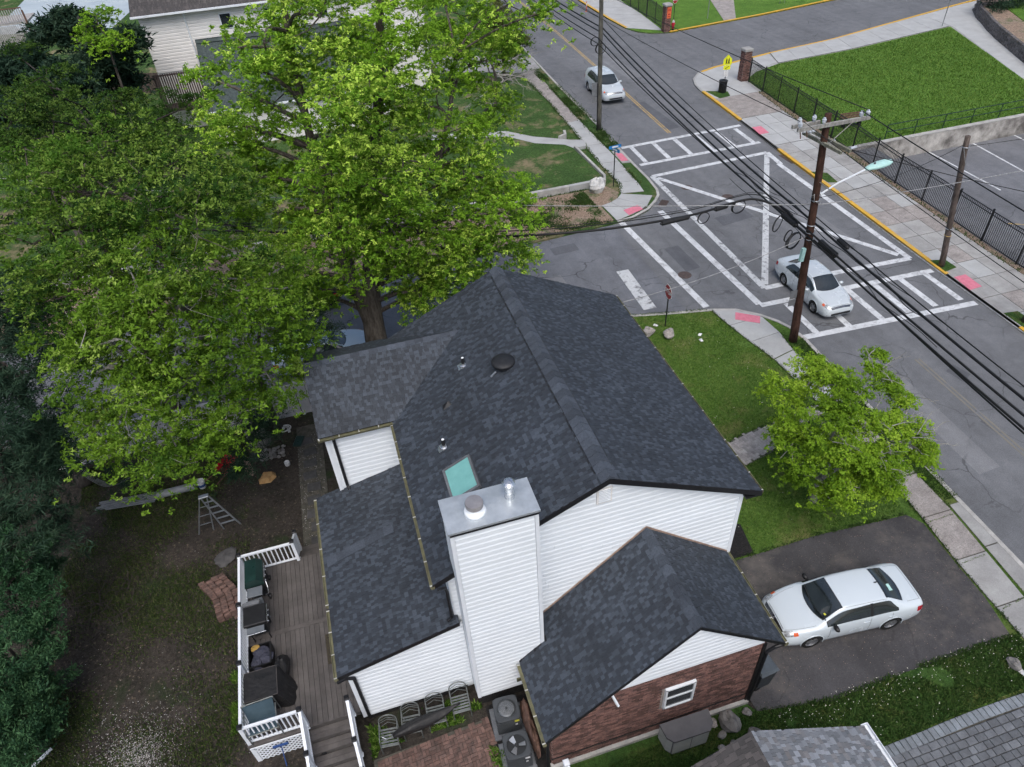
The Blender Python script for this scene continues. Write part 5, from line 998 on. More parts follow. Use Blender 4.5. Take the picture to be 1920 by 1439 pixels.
for i in range(3): t = (i + 1) / 4; MB().bar((-.18 - .08 * t - .37 * t, .06 - .24 * t, 1.5 - 1.5 * t), (.08 + .13 * t - .37 * t, .06 - .24 * t, 1.5 - 1.5 * t), .02, .03).build('brace', M['alum'], g, local=True)
boxpart(g, 'top_cap', (-.02, .06, 1.57), (.34, .16, .05), M['alum'], .01)
for i, (x0, y0, x1, y1, w) in enumerate(((-11.2, 21.75, -9.0, 21.55, .10), (-11.1, 21.6, -8.9, 21.4, .09), (-11.3, 21.5, -8.8, 21.28, .11), (-10.9, 21.35, -9.1, 21.15, .09))):
    labs = ('topmost grey gutter length at the fence side of the stack', 'second grey gutter length in the stack on the soil', 'longest grey gutter length in the stack, poking out at the left end', 'grey gutter length at the ladder side of the stack')
    o = MB(); z = .05 + .03 * (i % 2); o.bar((x0, y0, z), (x1, y1, z), w, .012); d = Vector((x1 - x0, y1 - y0, 0)).normalized(); nn = Vector((-d.y, d.x, 0)) * w / 2
    for q in (-1, 1): o.bar(Vector((x0, y0, z + .03)) + nn * q, Vector((x1, y1, z + .03)) + nn * q, .008, .06)
    tag(o.build('gutter_length', M['pvc']), labs[i], 'gutter', 'gutter lengths on the soil')
o = MB()
o.tube([(-9.0, 21.35, .16), (-7.55, 21.35, .18)], .15, 16); tag(o.build('grey_sheet_roll', M['pvc'], smooth=False), 'fat grey roll of sheeting lying beside the ladder', 'roll')
g = thing('paint_bucket', (-7.35, 21.35, 0), 'white bucket with blue band beside the ladder top', 'bucket'); MB().lathe([(.13, 0), (.15, .34), (.155, .36), (.14, .36), (.13, .30), (0, .30)], 18).build('body', M['bucket'], g, local=True); MB().lathe([(.142, .12), (.148, .24)], 18, (0, 0, 0)).build('band', M['blue'], g, local=True); MB().tube([(-.15, 0, .3), (-.1, .12, .38), (.1, .12, .38), (.15, 0, .3)], .006, 5).build('handle', M['steel'], g, local=True)
g = thing('wheelbarrow', (-6.35, 21.75, 0), 'red wheelbarrow tray half hidden under the leaves', 'wheelbarrow', rz=-.6)
MB().add([(-.20, -.30, .30), (.20, -.30, .30), (.22, .25, .34), (-.22, .25, .34), (-.32, -.42, .55), (.32, -.42, .55), (.30, .45, .58), (-.30, .45, .58)], [(3, 2, 1, 0), (0, 1, 5, 4), (1, 2, 6, 5), (2, 3, 7, 6), (3, 0, 4, 7), (0, 1, 2, 3)]).build('tray', M['red_plastic'], g, local=True)
for s_ in (-1, 1): cyl(g, 'handle', (s_ * .1, .6, .2), (s_ * .28, -.95, .5), .02, M['log']); cyl(g, 'leg', (s_ * .22, -.3, .3), (s_ * .24, -.38, 0), .015, M['plastic'])
MB().lathe([(0, -.04), (.18, -.04), (.18, .04), (0, .04)], 18, (0, 0, 0), Matrix.Translation((0, .62, .18)) @ Matrix.Rotation(PI / 2, 4, 'Y')).build('wheel', M['rubber'], g, local=True)
g = MB(); v = [(-.32, -.2, .0), (.10, -.28, .02), (.34, -.05, .02), (.30, .22, .0), (-.15, .26, .02), (-.36, .05, .0), (-.24, -.12, .16), (.08, -.18, .22), (.24, .0, .18), (.2, .14, .2), (-.1, .17, .24), (-.22, .04, .14)]
g.add(v, [(0, 1, 7, 6), (1, 2, 8, 7), (2, 3, 9, 8), (3, 4, 10, 9), (4, 5, 11, 10), (5, 0, 6, 11), (6, 7, 10, 11), (7, 8, 9, 10)], Matrix.Translation((-4.88, 20.95, 0))); tag(g.build('paper_bag', M['paper']), 'crumpled tan paper bag on the soil below the stone pile', 'bag')
tag(MB().lathe([(.10, 0), (.11, .16), (.10, .17), (.09, .12), (0, .12)], 14, (-4.08, 21.45, 0)).build('paint_pot', M['bucket']), 'small white pot lying on bare soil near the stepping stones', 'pot')
g = thing('garden_hose_reel', (-4.15, 23.55, 0), 'white coiled hose and watering jug at the foot of the fence', 'hose'); 
for i in range(3): MB().tube([(.05 * i + (.20 + .02 * i) * math.cos(2 * PI * k / 18), (.15 + .02 * i) * math.sin(2 * PI * k / 18), .03 + .03 * i) for k in range(18)], .022, 6, close=True).build('coil', M['bucket'], g, local=True)
lump('jug', (-.1, 0, .12), (.18, .13, .13), M['bucket'], 6, parent=g, local=True); boxpart(g, 'cap', (.25, -.18, .06), (.1, .1, .1), M['bucket'])
tag(MB().box((-3.55, 22.6, .06), (.34, .55, .10), rz=-.35, bev=.02).build('green_box', M['grill_green']), 'dark green flat box on the soil by the wing', 'box')
logs = ['round cut log in the pile below the big trunk', 'split log', 'small round log']
spots = [(-5.05 + .17 * (i % 6) + random.uniform(-.04, .04), 22.0 + .17 * (i // 6) + random.uniform(-.04, .04), random.uniform(.07, .11)) for i in range(24)]
for i, (x, y, r) in enumerate(spots): o = rock((x, y, r * .6), (r, r * .9, r * .7), 'fist sized cobble in the heap by the tree trunk', 'stone', 120 + i, 'cobbles heaped by the trunk', 'cobble')
for i, (x, y, sx, sy, rz, mm, lb) in enumerate(((-5.75, 22.15, .5, .42, .2, 'stone_tan', 'pale tan flagstone at the left of the cobble heap'), (-5.3, 22.35, .5, .5, -.2, 'slate', 'dark slab leaning on the cobble heap'), (-5.6, 21.75, .34, .26, .5, 'stone_tan', 'small tan flagstone below the pale one'), (-5.45, 21.45, .24, .2, .9, 'stone_tan', 'reddish flagstone beside the paper bag'), (-5.35, 22.75, .5, .25, .1, 'log', 'row of split firewood behind the cobbles'))): tag(MB().prism([(-sx / 2, -sy / 2), (sx * .35, -sy * .5), (sx * .5, sy * .3), (-sx * .1, sy * .5), (-sx * .5, sy * .25)], 0, .08, Matrix.Translation((x, y, 0)) @ Matrix.Rotation(rz, 4, 'Z')).build('flagstone', M[mm]), lb, 'stone', 'flagstones by the cobble heap')
tag(rock((-6.45, 17.55, .06), (.36, .40, .10), None, 'slate', 33, None, 'flat_stone'), 'flat grey landing stone on the grass outside the deck corner', 'stone')
g = thing('brick_stack', (-6.35, 15.9, 0), 'low stack of loose red bricks beside the deck rail', 'brick stack', rz=.22); sb = MB().box((0, 0, 0), (.20, .095, .06), bev=.006).mesh('brick', M['paver_red'])
for j in range(17):
    for i in range(4):
        for L in range(4 if j > 3 else 5):
            if L == 3 + (j <= 3) and random.random() < .3: continue
            bend = .30 * max(0., (j - 7) / 9.) ** 1.3
            inst('brick', sb, g, (-.38 + i * .215 - bend, -.85 + j * .104, .035 + L * .064), (random.uniform(-.03, .03), random.uniform(-.03, .03), random.uniform(-.10, .10)), local=True)
o = tag(inst('loose_brick', sb, None, (-6.05, 14.98, .035), (0, 0, .4)), 'single red brick fallen off the brick stack', 'brick')
ss = MB().box((0, 0, 0), (.52, .42, .05), bev=.012).mesh('stepping_stone', M['slate'])
sg = struct('stone_path', MB().prism([(-3.75, 17.0), (-2.7, 17.0), (-2.6, 23.5), (-3.6, 23.5)], -.04, .006), M['bed'])
for i in range(9): inst('stepping_stone', ss, sg, (-3.2 + .06 * math.sin(i * 2.1), 17.25 + i * .66, .014), (0, 0, random.uniform(-.08, .08)))
g = thing('pvc_offcut', (-11.55, 12.05, 0), 'pale plastic channel offcut lying in the bottom left of the yard', 'offcut', rz=.75); boxpart(g, 'channel', (0, 0, .03), (.75, .09, .05), M['vinyl']); g2 = thing('pvc_offcut', (-11.95, 12.35, 0), 'short white plastic offcut next to the longer channel', 'offcut', rz=-.9); boxpart(g2, 'channel', (0, 0, .03), (.3, .08, .05), M['vinyl'])
tag(MB().tube([(-4.75, 9.72, .0), (-4.72, 9.98, .62), (-4.72, 10.02, .7)], .016, 6).box((-4.72, 9.98, .72), (.42, .05, .06)).build('push_broom', M['blue']), 'blue push broom leaning on the deck lattice', 'broom')
# twigs
for i in range(26):
    pass
g = MB()
for i in range(60):
    x, y = -10.6 + random.gauss(0, .55), 16.6 + random.gauss(0, .8); a = random.uniform(0, PI); l = random.uniform(.3, 1.1); z = random.uniform(.02, .16)
    g.tube([(x, y, z), (x + l * .5 * math.cos(a), y + l * .5 * math.sin(a), z + random.uniform(0, .1)), (x + l * math.cos(a + .2), y + l * math.sin(a + .2), z)], [.014, .011, .006], 4)
tag(g.build('brushwood', M['bark_dark']), 'heap of dead twigs under the evergreens', 'brushwood', kind='stuff')
# gravel scatter (pebbles) in the yard and along the house
def scatter(name, n, fn, size, m, label, flat=.6):
    V = []; F = []; T = []; base = np.array([(1, 0, 0), (-.5, .87, 0), (-.5, -.87, 0), (0, 0, 1)])
    Fb = np.array([(0, 1, 3), (1, 2, 3), (2, 0, 3)])
    pts = [fn() for _ in range(n)]
    for i, (x, y, z) in enumerate(pts):
        s_ = random.uniform(*size); a = random.uniform(0, 6.3); R = np.array([[math.cos(a), -math.sin(a), 0], [math.sin(a), math.cos(a), 0], [0, 0, 1]])
        V.append((base * (s_, s_ * random.uniform(.6, 1), s_ * flat)) @ R.T + (x, y, z)); F.append(Fb + 4 * i); T += [random.random()] * 3
    me = fast_mesh(name, np.concatenate(V), np.concatenate(F), m, np.array(T)); o = bpy.data.objects.new(name, me); place(o, None, (0, 0, 0)); return tag(o, label, name.replace('_', ' '), kind='stuff')
def yard_pt():
    k = random.random()
    if k < .62: return (random.gauss(-8.9, .5), random.gauss(11.3, .4), .0)
    if k < .82: return (random.gauss(-9.3, 1.3), random.gauss(11.9, .7), .0)
    if k < .95: return (random.uniform(-3.7, -2.75), random.uniform(17, 23), .008)
    return (random.uniform(-11, -5.6), random.uniform(10, 22), 0.)
scatter('pebbles', 4200, yard_pt, (.010, .028), M['gravel'], 'pale gravel and pebbles strewn on the back yard soil')
scatter('driveway_debris', 1500, lambda: (random.uniform(8.6, 17), random.uniform(6.8, 11.6), .016), (.006, .016), M['stone_tan'], 'tiny pale blossom debris scattered on the driveway')

for i, (x, y, lb) in enumerate(((15.15, 23.35, 'larger white paper scrap on the front lawn near the corner sidewalk'), (15.0, 22.95, 'smaller white paper scrap on the front lawn below the other'), (13.55, 24.75, 'white paper scrap beside the stop sign post'), (16.1, 5.65, 'white paper scrap in the clover by the grey rock'))):
    a = random.uniform(0, 3); tag(MB().add([(-.11, -.06, .03), (.10, -.08, .05), (.12, .07, .02), (-.02, .03, .11), (-.1, .08, .04)], [(0, 1, 3), (1, 2, 3), (2, 4, 3), (4, 0, 3)], Matrix.Translation((x, y, .02)) @ Matrix.Rotation(a, 4, 'Z')).build('paper_scrap', M['sign_white']), lb, 'litter', 'paper scraps')
# ================================================================ street things
def frame(x, y, z=0, rz=0): return Matrix.Translation((x, y, z)) @ Matrix.Rotation(rz, 4, 'Z')
# ---- picket fences
pk = {}
def picket_fence(path, label, h=1.82, step=.125, post=2.42, maxn=300, skip_until=0):
    f = thing('picket_fence', (*path[0], 0), label, 'fence'); L = sum(math.dist(a, b) for a, b in zip(path, path[1:])); m = M['black_paint']
    if h not in pk: pk[h] = (MB().box((0, 0, h / 2 + .03), (.022, .022, h - .08)).mesh('picket', m), MB().box((0, 0, h / 2 + .04), (.07, .07, h + .08)).box((0, 0, h + .1), (.085, .085, .05), bev=.02).mesh('post', m))
    n = int(L / post); P = [Vector(seg(path, 0, max(1e-6, L * i / n))[-1]) for i in range(n + 1)]; c = 0
    for i in range(n + 1): inst('post', pk[h][1], f, (P[i].x, P[i].y, 0))
    for i in range(n):
        for z in (.14, h * .42 if h > 2.5 else h - .22, h - .03): MB().bar((P[i].x, P[i].y, z), (P[i + 1].x, P[i + 1].y, z), .034, .04).build('rail', m, f)
    k = int(L / step)
    for i in range(1, k):
        if c >= maxn: break
        p = seg(path, 0, L * i / k)[-1]; inst('picket', pk[h][0], f, (p[0], p[1], 0)); c += 1
    return f
picket_fence([(35.15, 52.7), (34.9, 50.0), (34.44, 44.35), (34.04, 37.5), (33.53, 33.83), (33.38, 30.33), (33.21, 27.5), (32.98, 24.85), (32.75, 20.6)], 'long black iron picket fence between the sidewalk and the parking lot')
picket_fence([(35.7, 69.6), (36.4, 78), (37.2, 92)], 'black iron picket fence running north from the brick pillar with the orange sign', h=1.9, step=.15)
def pillar(x, y, h, label, w=.62):
    g = thing('brick_pillar', (x, y, 0), label, 'pillar', 'brick gate pillars'); core_ = MB().box((0, 0, h / 2), (w - .03, w - .03, h)).build('core', M['mortar'], g, local=True)
    b = MB(); z = .02; r = 0
    while z < h - .07:
        for k, (ox, oy, sx, sy) in enumerate(((0, -w / 2, w, 0), (0, w / 2, w, 0), (-w / 2, 0, 0, w), (w / 2, 0, 0, w))):
            for j in range(3):
                o = -w / 2 + .1 + j * .205 + (.04 if r % 2 else -.0)
                b.box((ox + (o if sx else 0), oy + (o if sy else 0), z + .032), (.195 if sx else .03, .195 if sy else .03, .062), tint=random.random())
        z += .075; r += 1
    tag(b.build('brick', M['brick'], g, local=True), 'red brick courses', kind='stuff'); MB().box((0, 0, h + .09), (w + .14, w + .14, .20), bev=.05).build('cap_stone', M['concrete'], g, local=True); return g
pillar(34.95, 53.3, 2.35, 'brick gate pillar with pale cap at the end of the long picket fence')
p2 = pillar(35.6, 69.0, 2.35, 'brick gate pillar carrying an orange sign beside the school drive')
sg = tag(MB().box((35.66, 68.655, 1.75), (.42, .02, 1.0)).build('notice_sign', M['sign_orange']), 'orange notice sign fixed to the far brick pillar', 'sign')
for (cx, cz, w_, h_) in ((35.58, 2.02, .07, .22), (35.72, 2.0, .10, .2), (35.66, 1.62, .24, .10), (35.6, 1.42, .1, .08), (35.74, 1.42, .1, .08)): MB().box((cx, 68.64, cz), (w_, .008, h_)).build('lettering', M['sign_red'], sg)
g = thing('fire_hydrant', (36.35, 68.95, 0), 'red hydrant with pale bonnet beside the brick pillar with orange sign', 'hydrant')
MB().lathe([(.15, 0), (.15, .05), (.11, .06), (.11, .2)], 14).build('base', M['black_metal'], g, local=True); MB().lathe([(.12, .2), (.13, .45), (.15, .5), (.15, .72), (.12, .75)], 14).build('barrel', M['hydrant'], g, local=True); MB().lathe([(.13, .75), (.12, .85), (.06, .93), (.03, .94), (.03, .99), (0, .99)], 14).build('bonnet', M['bucket'], g, local=True)
for s_ in (-1, 1): MB().tube([(0, 0, .6), (s_ * .2, 0, .6)], .05, 10).build('outlet', M['hydrant'], g, local=True)
MB().tube([(0, 0, .55), (0, -.2, .55)], .065, 10).build('outlet', M['hydrant'], g, local=True)
g = thing('delineator', (31.6, 80.3, ROAD), 'orange and white delineator post at the far yellow kerb', 'post'); MB().lathe([(.15, 0), (.12, .04), (.04, .05), (.04, 1.0), (0, 1.0)], 12).build('post', M['orange'], g, local=True); MB().lathe([(.043, .55), (.043, .8)], 12).build('band', M['sign_white'], g, local=True)

# ---- signs
def octagon(r): return [(r * math.cos(PI / 8 + i * PI / 4), r * math.sin(PI / 8 + i * PI / 4)) for i in range(8)]
def upright(x, y, z, yaw): return Matrix.Translation((x, y, z)) @ Matrix.Rotation(yaw, 4, 'Z') @ Matrix.Rotation(PI / 2, 4, 'X')     # local xy -> standing plate facing -y
def stop_sign(x, y, yaw, label, h=2.35, r=.38):
    g = thing('stop_sign', (x, y, 0), label, 'stop sign', 'stop signs')
    MB().box((x, y, (h - .1) / 2), (.05, .04, h - .1)).build('post', M['sign_post'], g)
    d = Vector((math.sin(yaw), -math.cos(yaw), 0)) * .03
    MB().prism(octagon(r), -.004, .004, upright(x + d.x, y + d.y, h - r, yaw)).build('plate', M['sign_white'], g)
    MB().prism(octagon(r * .93), .0045, .007, upright(x + d.x, y + d.y, h - r, yaw)).build('face', M['sign_red'], g)
    me = text_mesh('STOP', r * .72, M['sign_white'], .001, .008); o = bpy.data.objects.new('lettering', me); place(o, g, (x + d.x * 1.4, y + d.y * 1.4, h - r)); o.rotation_euler = (PI / 2, 0, yaw)
    return g
stop_sign(13.97, 24.58, -math.radians(92), 'red stop sign on dark post on the front lawn'); stop_sign(36.9, 70.0, math.radians(20), 'red stop sign beside the far brick pillar', 2.9)
g = thing('street_name_sign', (17.51, 39.33, 0), 'slim dark post with two blue street name plates on the corner', 'street sign')
MB().box((17.51, 39.33, 1.2), (.05, .05, 2.4)).build('post', M['sign_post'], g)
for k, (rz, z) in enumerate(((.1, 2.62), (-1.25, 2.42))):
    pl = MB().box((17.51, 39.33, z), (.85, .012, .19), rz=rz).build('name_plate', M['sign_blue'], g); MB().box((17.51, 39.33, z), (.42, .018, .09), rz=rz).build('lettering', M['sign_white'], pl)
g = thing('school_crossing_sign', (32.28, 51.7, 0), 'bright yellow school crossing sign with arrow plaque above a bin', 'sign')
MB().box((32.28, 51.7, 1.2), (.045, .045, 2.4)).build('post', M['sign_post'], g)
F = upright(32.28, 51.66, 2.35, -.25)
pl = MB().prism([(-.33, -.32), (.33, -.32), (.33, .12), (0, .46), (-.33, .12)], -.004, .004, F).build('plate', M['sign_yellow'], g)
for cx in (-.09, .09):
    fg = MB(); fg.prism([(cx + .035 * math.cos(a * PI / 5), .165 + .035 * math.sin(a * PI / 5)) for a in range(10)], .005, .007, F)
    fg.prism([(cx - .05, -.06), (cx + .05, -.06), (cx + .06, .11), (cx - .05, .11)], .005, .007, F); fg.prism([(cx - .07, -.24), (cx - .02, -.24), (cx + .03, -.055), (cx - .045, -.055)], .005, .007, F); fg.prism([(cx + .03, -.24), (cx + .08, -.24), (cx + .05, -.055), (cx, -.055)], .0052, .0072, F); fg.build('pictogram', M['sign_text'], pl)
F2 = upright(32.28, 51.66, 1.84, -.25); pl = MB().prism([(-.27, -.16), (.27, -.16), (.27, .16), (-.27, .16)], -.004, .004, F2).build('arrow_plate', M['sign_yellow'], g)
MB().prism([(.13, .10), (.16, .07), (-.05, -.06), (-.03, -.10), (-.16, -.09), (-.09, .0), (-.075, -.03)], .005, .007, F2).build('arrow', M['sign_text'], pl)
F3 = upright(32.28, 51.66, 1.38, -.25); pl = MB().prism([(-.15, -.23), (.15, -.23), (.15, .23), (-.15, .23)], -.004, .004, F3).build('notice_plate', M['sign_white'], g)
for k in range(4): MB().prism([(-.1, .13 - k * .09), (.1, .13 - k * .09), (.1, .15 - k * .09), (-.1, .15 - k * .09)], .005, .006, F3).build('lettering', M['sign_back'], pl)
g = thing('litter_bin', (32.02, 51.45, .05), 'round black slatted litter bin at the foot of the school crossing sign', 'litter bin')
MB().lathe([(.25, .02), (.25, .72), (.0, .72)], 20).build('liner', M['plastic'], g, local=True)
for i in range(18): a = 2 * PI * i / 18; MB().box((.30 * math.cos(a), .30 * math.sin(a), .42), (.02, .07, .80), rz=a).build('slat', M['black_paint'], g, local=True)
MB().lathe([(.30, .82), (.35, .84), (.35, .90), (.30, .93), (.16, .94), (.15, .88)], 22).build('lid', M['black_paint'], g, local=True)
for x, y, lb, hh in ((58.9, 58.3, 'thin metal sign post on the school lawn corner', 3.3), (41.4, 71.2, 'slim metal post beside the far school path', 2.6)):
    g = thing('sign_post', (x, y, 0), lb, 'post'); MB().box((x, y, hh / 2), (.06, .05, hh)).build('post', M['alum'], g); MB().box((x - .0, y - .04, hh - .5), (.14, .012, .7)).build('plate', M['sign_back'], g)
g = thing('lawn_notice', (51.0, 72.6, 0), 'small white notice on two stakes on the far lawn', 'sign'); MB().box((51.0, 72.6, .75), (.75, .02, .55)).build('plate', M['sign_white'], g); MB().box((50.7, 72.62, .4), (.03, .03, .8)).build('stake', M['sign_back'], g); MB().box((51.3, 72.62, .4), (.03, .03, .8)).build('stake', M['sign_back'], g); MB().box((51.0, 72.588, .78), (.3, .006, .2)).build('lettering', M['sign_red'], g)

# ---- utility poles
def pole(base, top, r0, r1, m, label, name='utility_pole'):
    g = thing(name, base, label, 'utility pole', 'wooden utility poles'); a, b = Vector(base), Vector(top); n = 9
    MB().tube([a.lerp(b, i / n) + Vector((.012 * math.sin(i * 2.1), .012 * math.cos(i * 1.7), 0)) for i in range(n + 1)], [r0 + (r1 - r0) * i / n for i in range(n + 1)], 14).build('shaft', m, g, smooth=True); return g
PA, PB = Vector((18.9, 21.48, -.05)), Vector((17.86, 21.5, 10.62))
def onp(z): t = (z - PA.z) / (PB.z - PA.z); return PA.lerp(PB, t)
up_ = pole(PA, PB, .19, .125, M['pole'], 'tall brown utility pole with crossarm and street lamp at the corner')
c = onp(10.28)
for dy in (-.17,): MB().box((c.x + .18, c.y + dy, c.z), (3.0, .10, .13)).build('crossarm', M['wood_grey'], up_)
MB().box((c.x - .75, c.y + .17, c.z), (1.15, .10, .13)).build('crossarm', M['wood_grey'], up_)
for s_ in (-1, 1): MB().bar((c.x + s_ * .85 + .05, c.y - .24, c.z - .05), (c.x + .03, c.y - .16, c.z - .85), .035, .012).build('brace', M['wood_grey'], up_)
ins = MB().lathe([(.03, 0), (.03, .05), (.07, .06), (.075, .10), (.05, .11), (.08, .13), (.08, .17), (.05, .19), (.045, .23), (0, .235)], 14).mesh('insulator', M['insul'])
INS = [(c.x - 1.25, -.17), (c.x - 1.05, .17), (c.x - .45, .17), (c.x - .28, -.17), (c.x + 1.28, -.17), (c.x + 1.55, -.17)]
for x, dy in INS: inst('insulator', ins, up_, (x, c.y + dy, c.z + .065))
for i, x in enumerate((c.x - 1.22, c.x - .95)): MB().bar((x, c.y - .2, c.z - .08), (x + .04, c.y - .24, c.z - .3), .04, .03).build('bracket', M['log'], up_)
c2 = onp(9.35)
for s_ in (-1, 1): MB().bar((c2.x + s_ * .19, c2.y + 1.05, c2.z + .2), (c2.x + s_ * .19 + .16, c2.y - 1.05, c2.z + .2), .10, .11).build('bracket_arm', M['wood_moss'], up_)
for k, (dx, dy, dz) in enumerate(((.42, .1, .1), (.75, -.7, .12), (-.2, .9, .3), (-.05, .75, .32))): MB().tube([(c2.x + dx - .12, c2.y + dy, c2.z + dz), (c2.x + dx + .12, c2.y + dy, c2.z + dz + .02)], .05, 10).build('insulator', M['insul'], up_)
q = onp(2.55)
for z, h_ in ((2.72, .44), (2.30, .34)): MB().box((q.x - .36, q.y - .02, z), (.34, .012, h_)).build('sign_plate', M['sign_back'], up_)
q = onp(4.9); MB().box((q.x - .22, q.y - .05, 4.75), (.16, .14, .62), bev=.02).build('splice_cabinet', M['lamp_green'], up_)
for z in (5.45, 5.75, 6.1, 7.2): q = onp(z); MB().tube([(q.x + .17 * math.cos(2 * PI * k / 14), q.y + .17 * math.sin(2 * PI * k / 14), z) for k in range(14)], .018, 5, close=True).build('strap', M['alum'], up_)
q = onp(7.35)
for k in range(4): MB().tube([(q.x + .2 * math.cos(a + k), q.y - .12 + .1 * math.sin(a * 2), q.z - .05 + .22 * math.sin(a + k * .7)) for a in [i * .55 for i in range(9)]], .010, 5).build('drip_loop', M['cable_white'] if k % 2 else M['cable'], up_)
lp = thing('street_lamp', onp(7.4), 'pale green cobra head street lamp on a white arm fixed to the corner pole', 'street lamp'); a = onp(7.35)
MB().tube([a + Vector((.12, 0, 0)), a + Vector((.9, 0, .38)), a + Vector((2.0, 0, .72)), a + Vector((2.15, 0, .75))], .035, 10).build('arm', M['vinyl'], lp)
hd = MB(); n = 14; prof = [(-.12, .05, .05), (0, .10, .07), (.2, .15, .10), (.45, .18, .11), (.7, .16, .10), (.86, .09, .06), (.9, .02, .02)]; vs = []
for x, w_, h_ in [(q[0] * 1.15, q[1] * 1.35, q[2] * 1.15) for q in prof]:
    for k in range(n): b = 2 * PI * k / n; vs.append((a.x + 2.15 + x, a.y + w_ * math.cos(b), a.z + .76 + x * .12 + (h_ if math.sin(b) > 0 else h_ * .8) * math.sin(b)))
hd.add(vs, [(i * n + k, i * n + (k + 1) % n, (i + 1) * n + (k + 1) % n, (i + 1) * n + k) for i in range(6) for k in range(n)] + [tuple(range(n - 1, -1, -1)), tuple(range(6 * n, 7 * n))]); hd.build('lamp_head', M['lamp_green'], lp, smooth=True)
MB().lathe([(.04, 0), (.045, .06), (.03, .09), (0, .09)], 10, (a.x + 2.4, a.y, a.z + .87)).build('photocell', M['grey_plastic'], lp)
EP0, EP1 = Vector((29.42, 24.27, 0)), Vector((27.95, 24.3, 7.1))
ep = pole(EP0, EP1, .15, .12, M['pole_brown'], 'shorter brown utility pole on the grass patch by the east sidewalk')
for z in (1.9, 2.3, 6.6): t = z / 7.1; q = EP0.lerp(EP1, t); MB().tube([(q.x + .155 * math.cos(2 * PI * k / 14), q.y + .155 * math.sin(2 * PI * k / 14), z) for k in range(14)], .02, 5, close=True).build('strap', M['marking_yellow'] if z < 2 else M['alum'], ep)
MB().bar((27.85, 24.18, 6.6), (28.25, 24.0, 5.6), .03, .02).build('bracket', M['alum'], ep)
np_ = pole((20.2, 48.44, 0), (20.06, 48.4, 11.2), .18, .13, M['pole_grey'], 'grey green weathered utility pole north of the crossing')
MB().tube([(19.98, 48.3, 0), (19.94, 48.25, 3.4)], .04, 8).build('conduit', M['black_metal'], np_); MB().box((19.72, 48.3, 3.0), (.40, .012, .95)).build('sign_plate', M['sign_back'], np_); MB().box((19.72, 48.3, 2.28), (.40, .012, .40)).build('sign_plate', M['sign_back'], np_)
pole((29.45, 19.0, 0), (28.9, 18.9, 9.5), .17, .13, M['pole_brown'], 'dark pole at the right edge of the photo beside the yellow kerb')

# ---- overhead cables: each run is a thing of its own
def sag(a, b, s_, n=14):
    a, b = Vector(a), Vector(b); return [a.lerp(b, i / n) - Vector((0, 0, s_ * 4 * (i / n) * (1 - i / n))) for i in range(n + 1)]
def cable(pts, r, label, m='cable', n=6): return tag(MB().tube(pts, r, n).build('overhead_cable', M[m], smooth=True), label, 'cable', 'overhead cables')
runs = (('topmost black cable of the bundle crossing the intersection', (.20, 7.45), (.12, 6.45), (.55, 6.50), .022), ('thick lashed black cable second from the top of the bundle', (.14, 6.95), (.16, 6.12), (.35, 6.15), .045), ('thick black cable in the middle of the bundle over the crossing', (.16, 6.62), (-.16, 5.90), (.12, 5.95), .04), ('black cable second from the bottom of the bundle', (-.16, 6.35), (-.17, 5.66), (-.25, 5.65), .038), ('lowest black cable of the bundle crossing the intersection', (-.15, 5.98), (.16, 5.42), (-.55, 5.45), .03))
for lb, (nx, nz), (mx_, mz), (sx, sz), r in runs:
    q = onp(mz); A_ = Vector((20.12 + nx, 48.4, nz)); B_ = Vector((q.x + mx_, q.y, mz)); C_ = Vector((17.55 + sx, -10, sz + .35)); D_ = Vector((21.6 + nx, 92, nz + .2))
    cable(sag(D_, A_, .7)[:-1] + sag(A_, B_, .30)[:-1] + sag(B_, C_, .55, 20), r, lb)
q = onp(8.0); cable(sag(q, (18.1, -10, 8.3), .5, 30), .02, 'thin pale twisted cable running south from the corner pole', 'cable_white')
cable(sag((INS[5][0], c.y - .17, c.z + .29), (20.6, 92, 11.0), 1.5, 24), .018, 'high wire running north from the outer crossarm insulator'); cable(sag((INS[4][0], c.y - .17, c.z + .29), (18.0, -14, 10.8), .5, 20), .02, 'high wire running south from the outer crossarm insulator')
cable(sag((INS[0][0], c.y - .17, c.z + .29), (18.6, 92, 11.0), 1.5, 24), .014, 'high wire running north from the inner crossarm insulator'); cable(sag((INS[0][0] + .1, c.y - .17, c.z + .29), (15.2, -14, 10.8), .6, 20), .012, 'high wire running south from the inner crossarm insulator')
q = onp(7.25); cable(sag(q, (28.0, 24.3, 6.75), .35), .012, 'thin black wire strung from the corner pole to the east pole'); cable(sag(q + Vector((0, 0, -.3)), (45, 20.8, 7.6), .5, 18), .016, 'pale wire crossing the parking lot from the corner pole', 'cable_white'); cable(sag((28.0, 24.3, 6.6), (50, 23.5, 7.2), .4), .012, 'thin black wire from the east pole over the parking lot')
cable(sag((onp(9.3).x + .4, 21.4, 9.4), (32, 8, 8.6), .5), .014, 'thin black wire slanting from the crossarm bracket over the east sidewalk')
EW = [Vector(p) for p in ((18.35, 22.6, 5.72), (18.0, 23.6, 5.98), (17.4, 24.2, 6.12), (16.6, 24.38, 6.06), (15, 24.2, 6.0), (13.5, 24.15, 6.0), (10.9, 24.35, 6.0), (8.2, 24.9, 6.0), (5.0, 25.9, 6.05), (-2, 28.6, 6.3), (-16, 34, 7.0))]
def smooth(P, k=5):
    out = []
    for i in range(len(P) - 1):
        a, b, c_, d = P[max(i - 1, 0)], P[i], P[i + 1], P[min(i + 2, len(P) - 1)]
        for j in range(k): t = j / k; out.append(.5 * ((2 * b) + (c_ - a) * t + (2 * a - 5 * b + 4 * c_ - d) * t * t + (3 * b - a - 3 * c_ + d) * t ** 3))
    return out + [P[-1]]
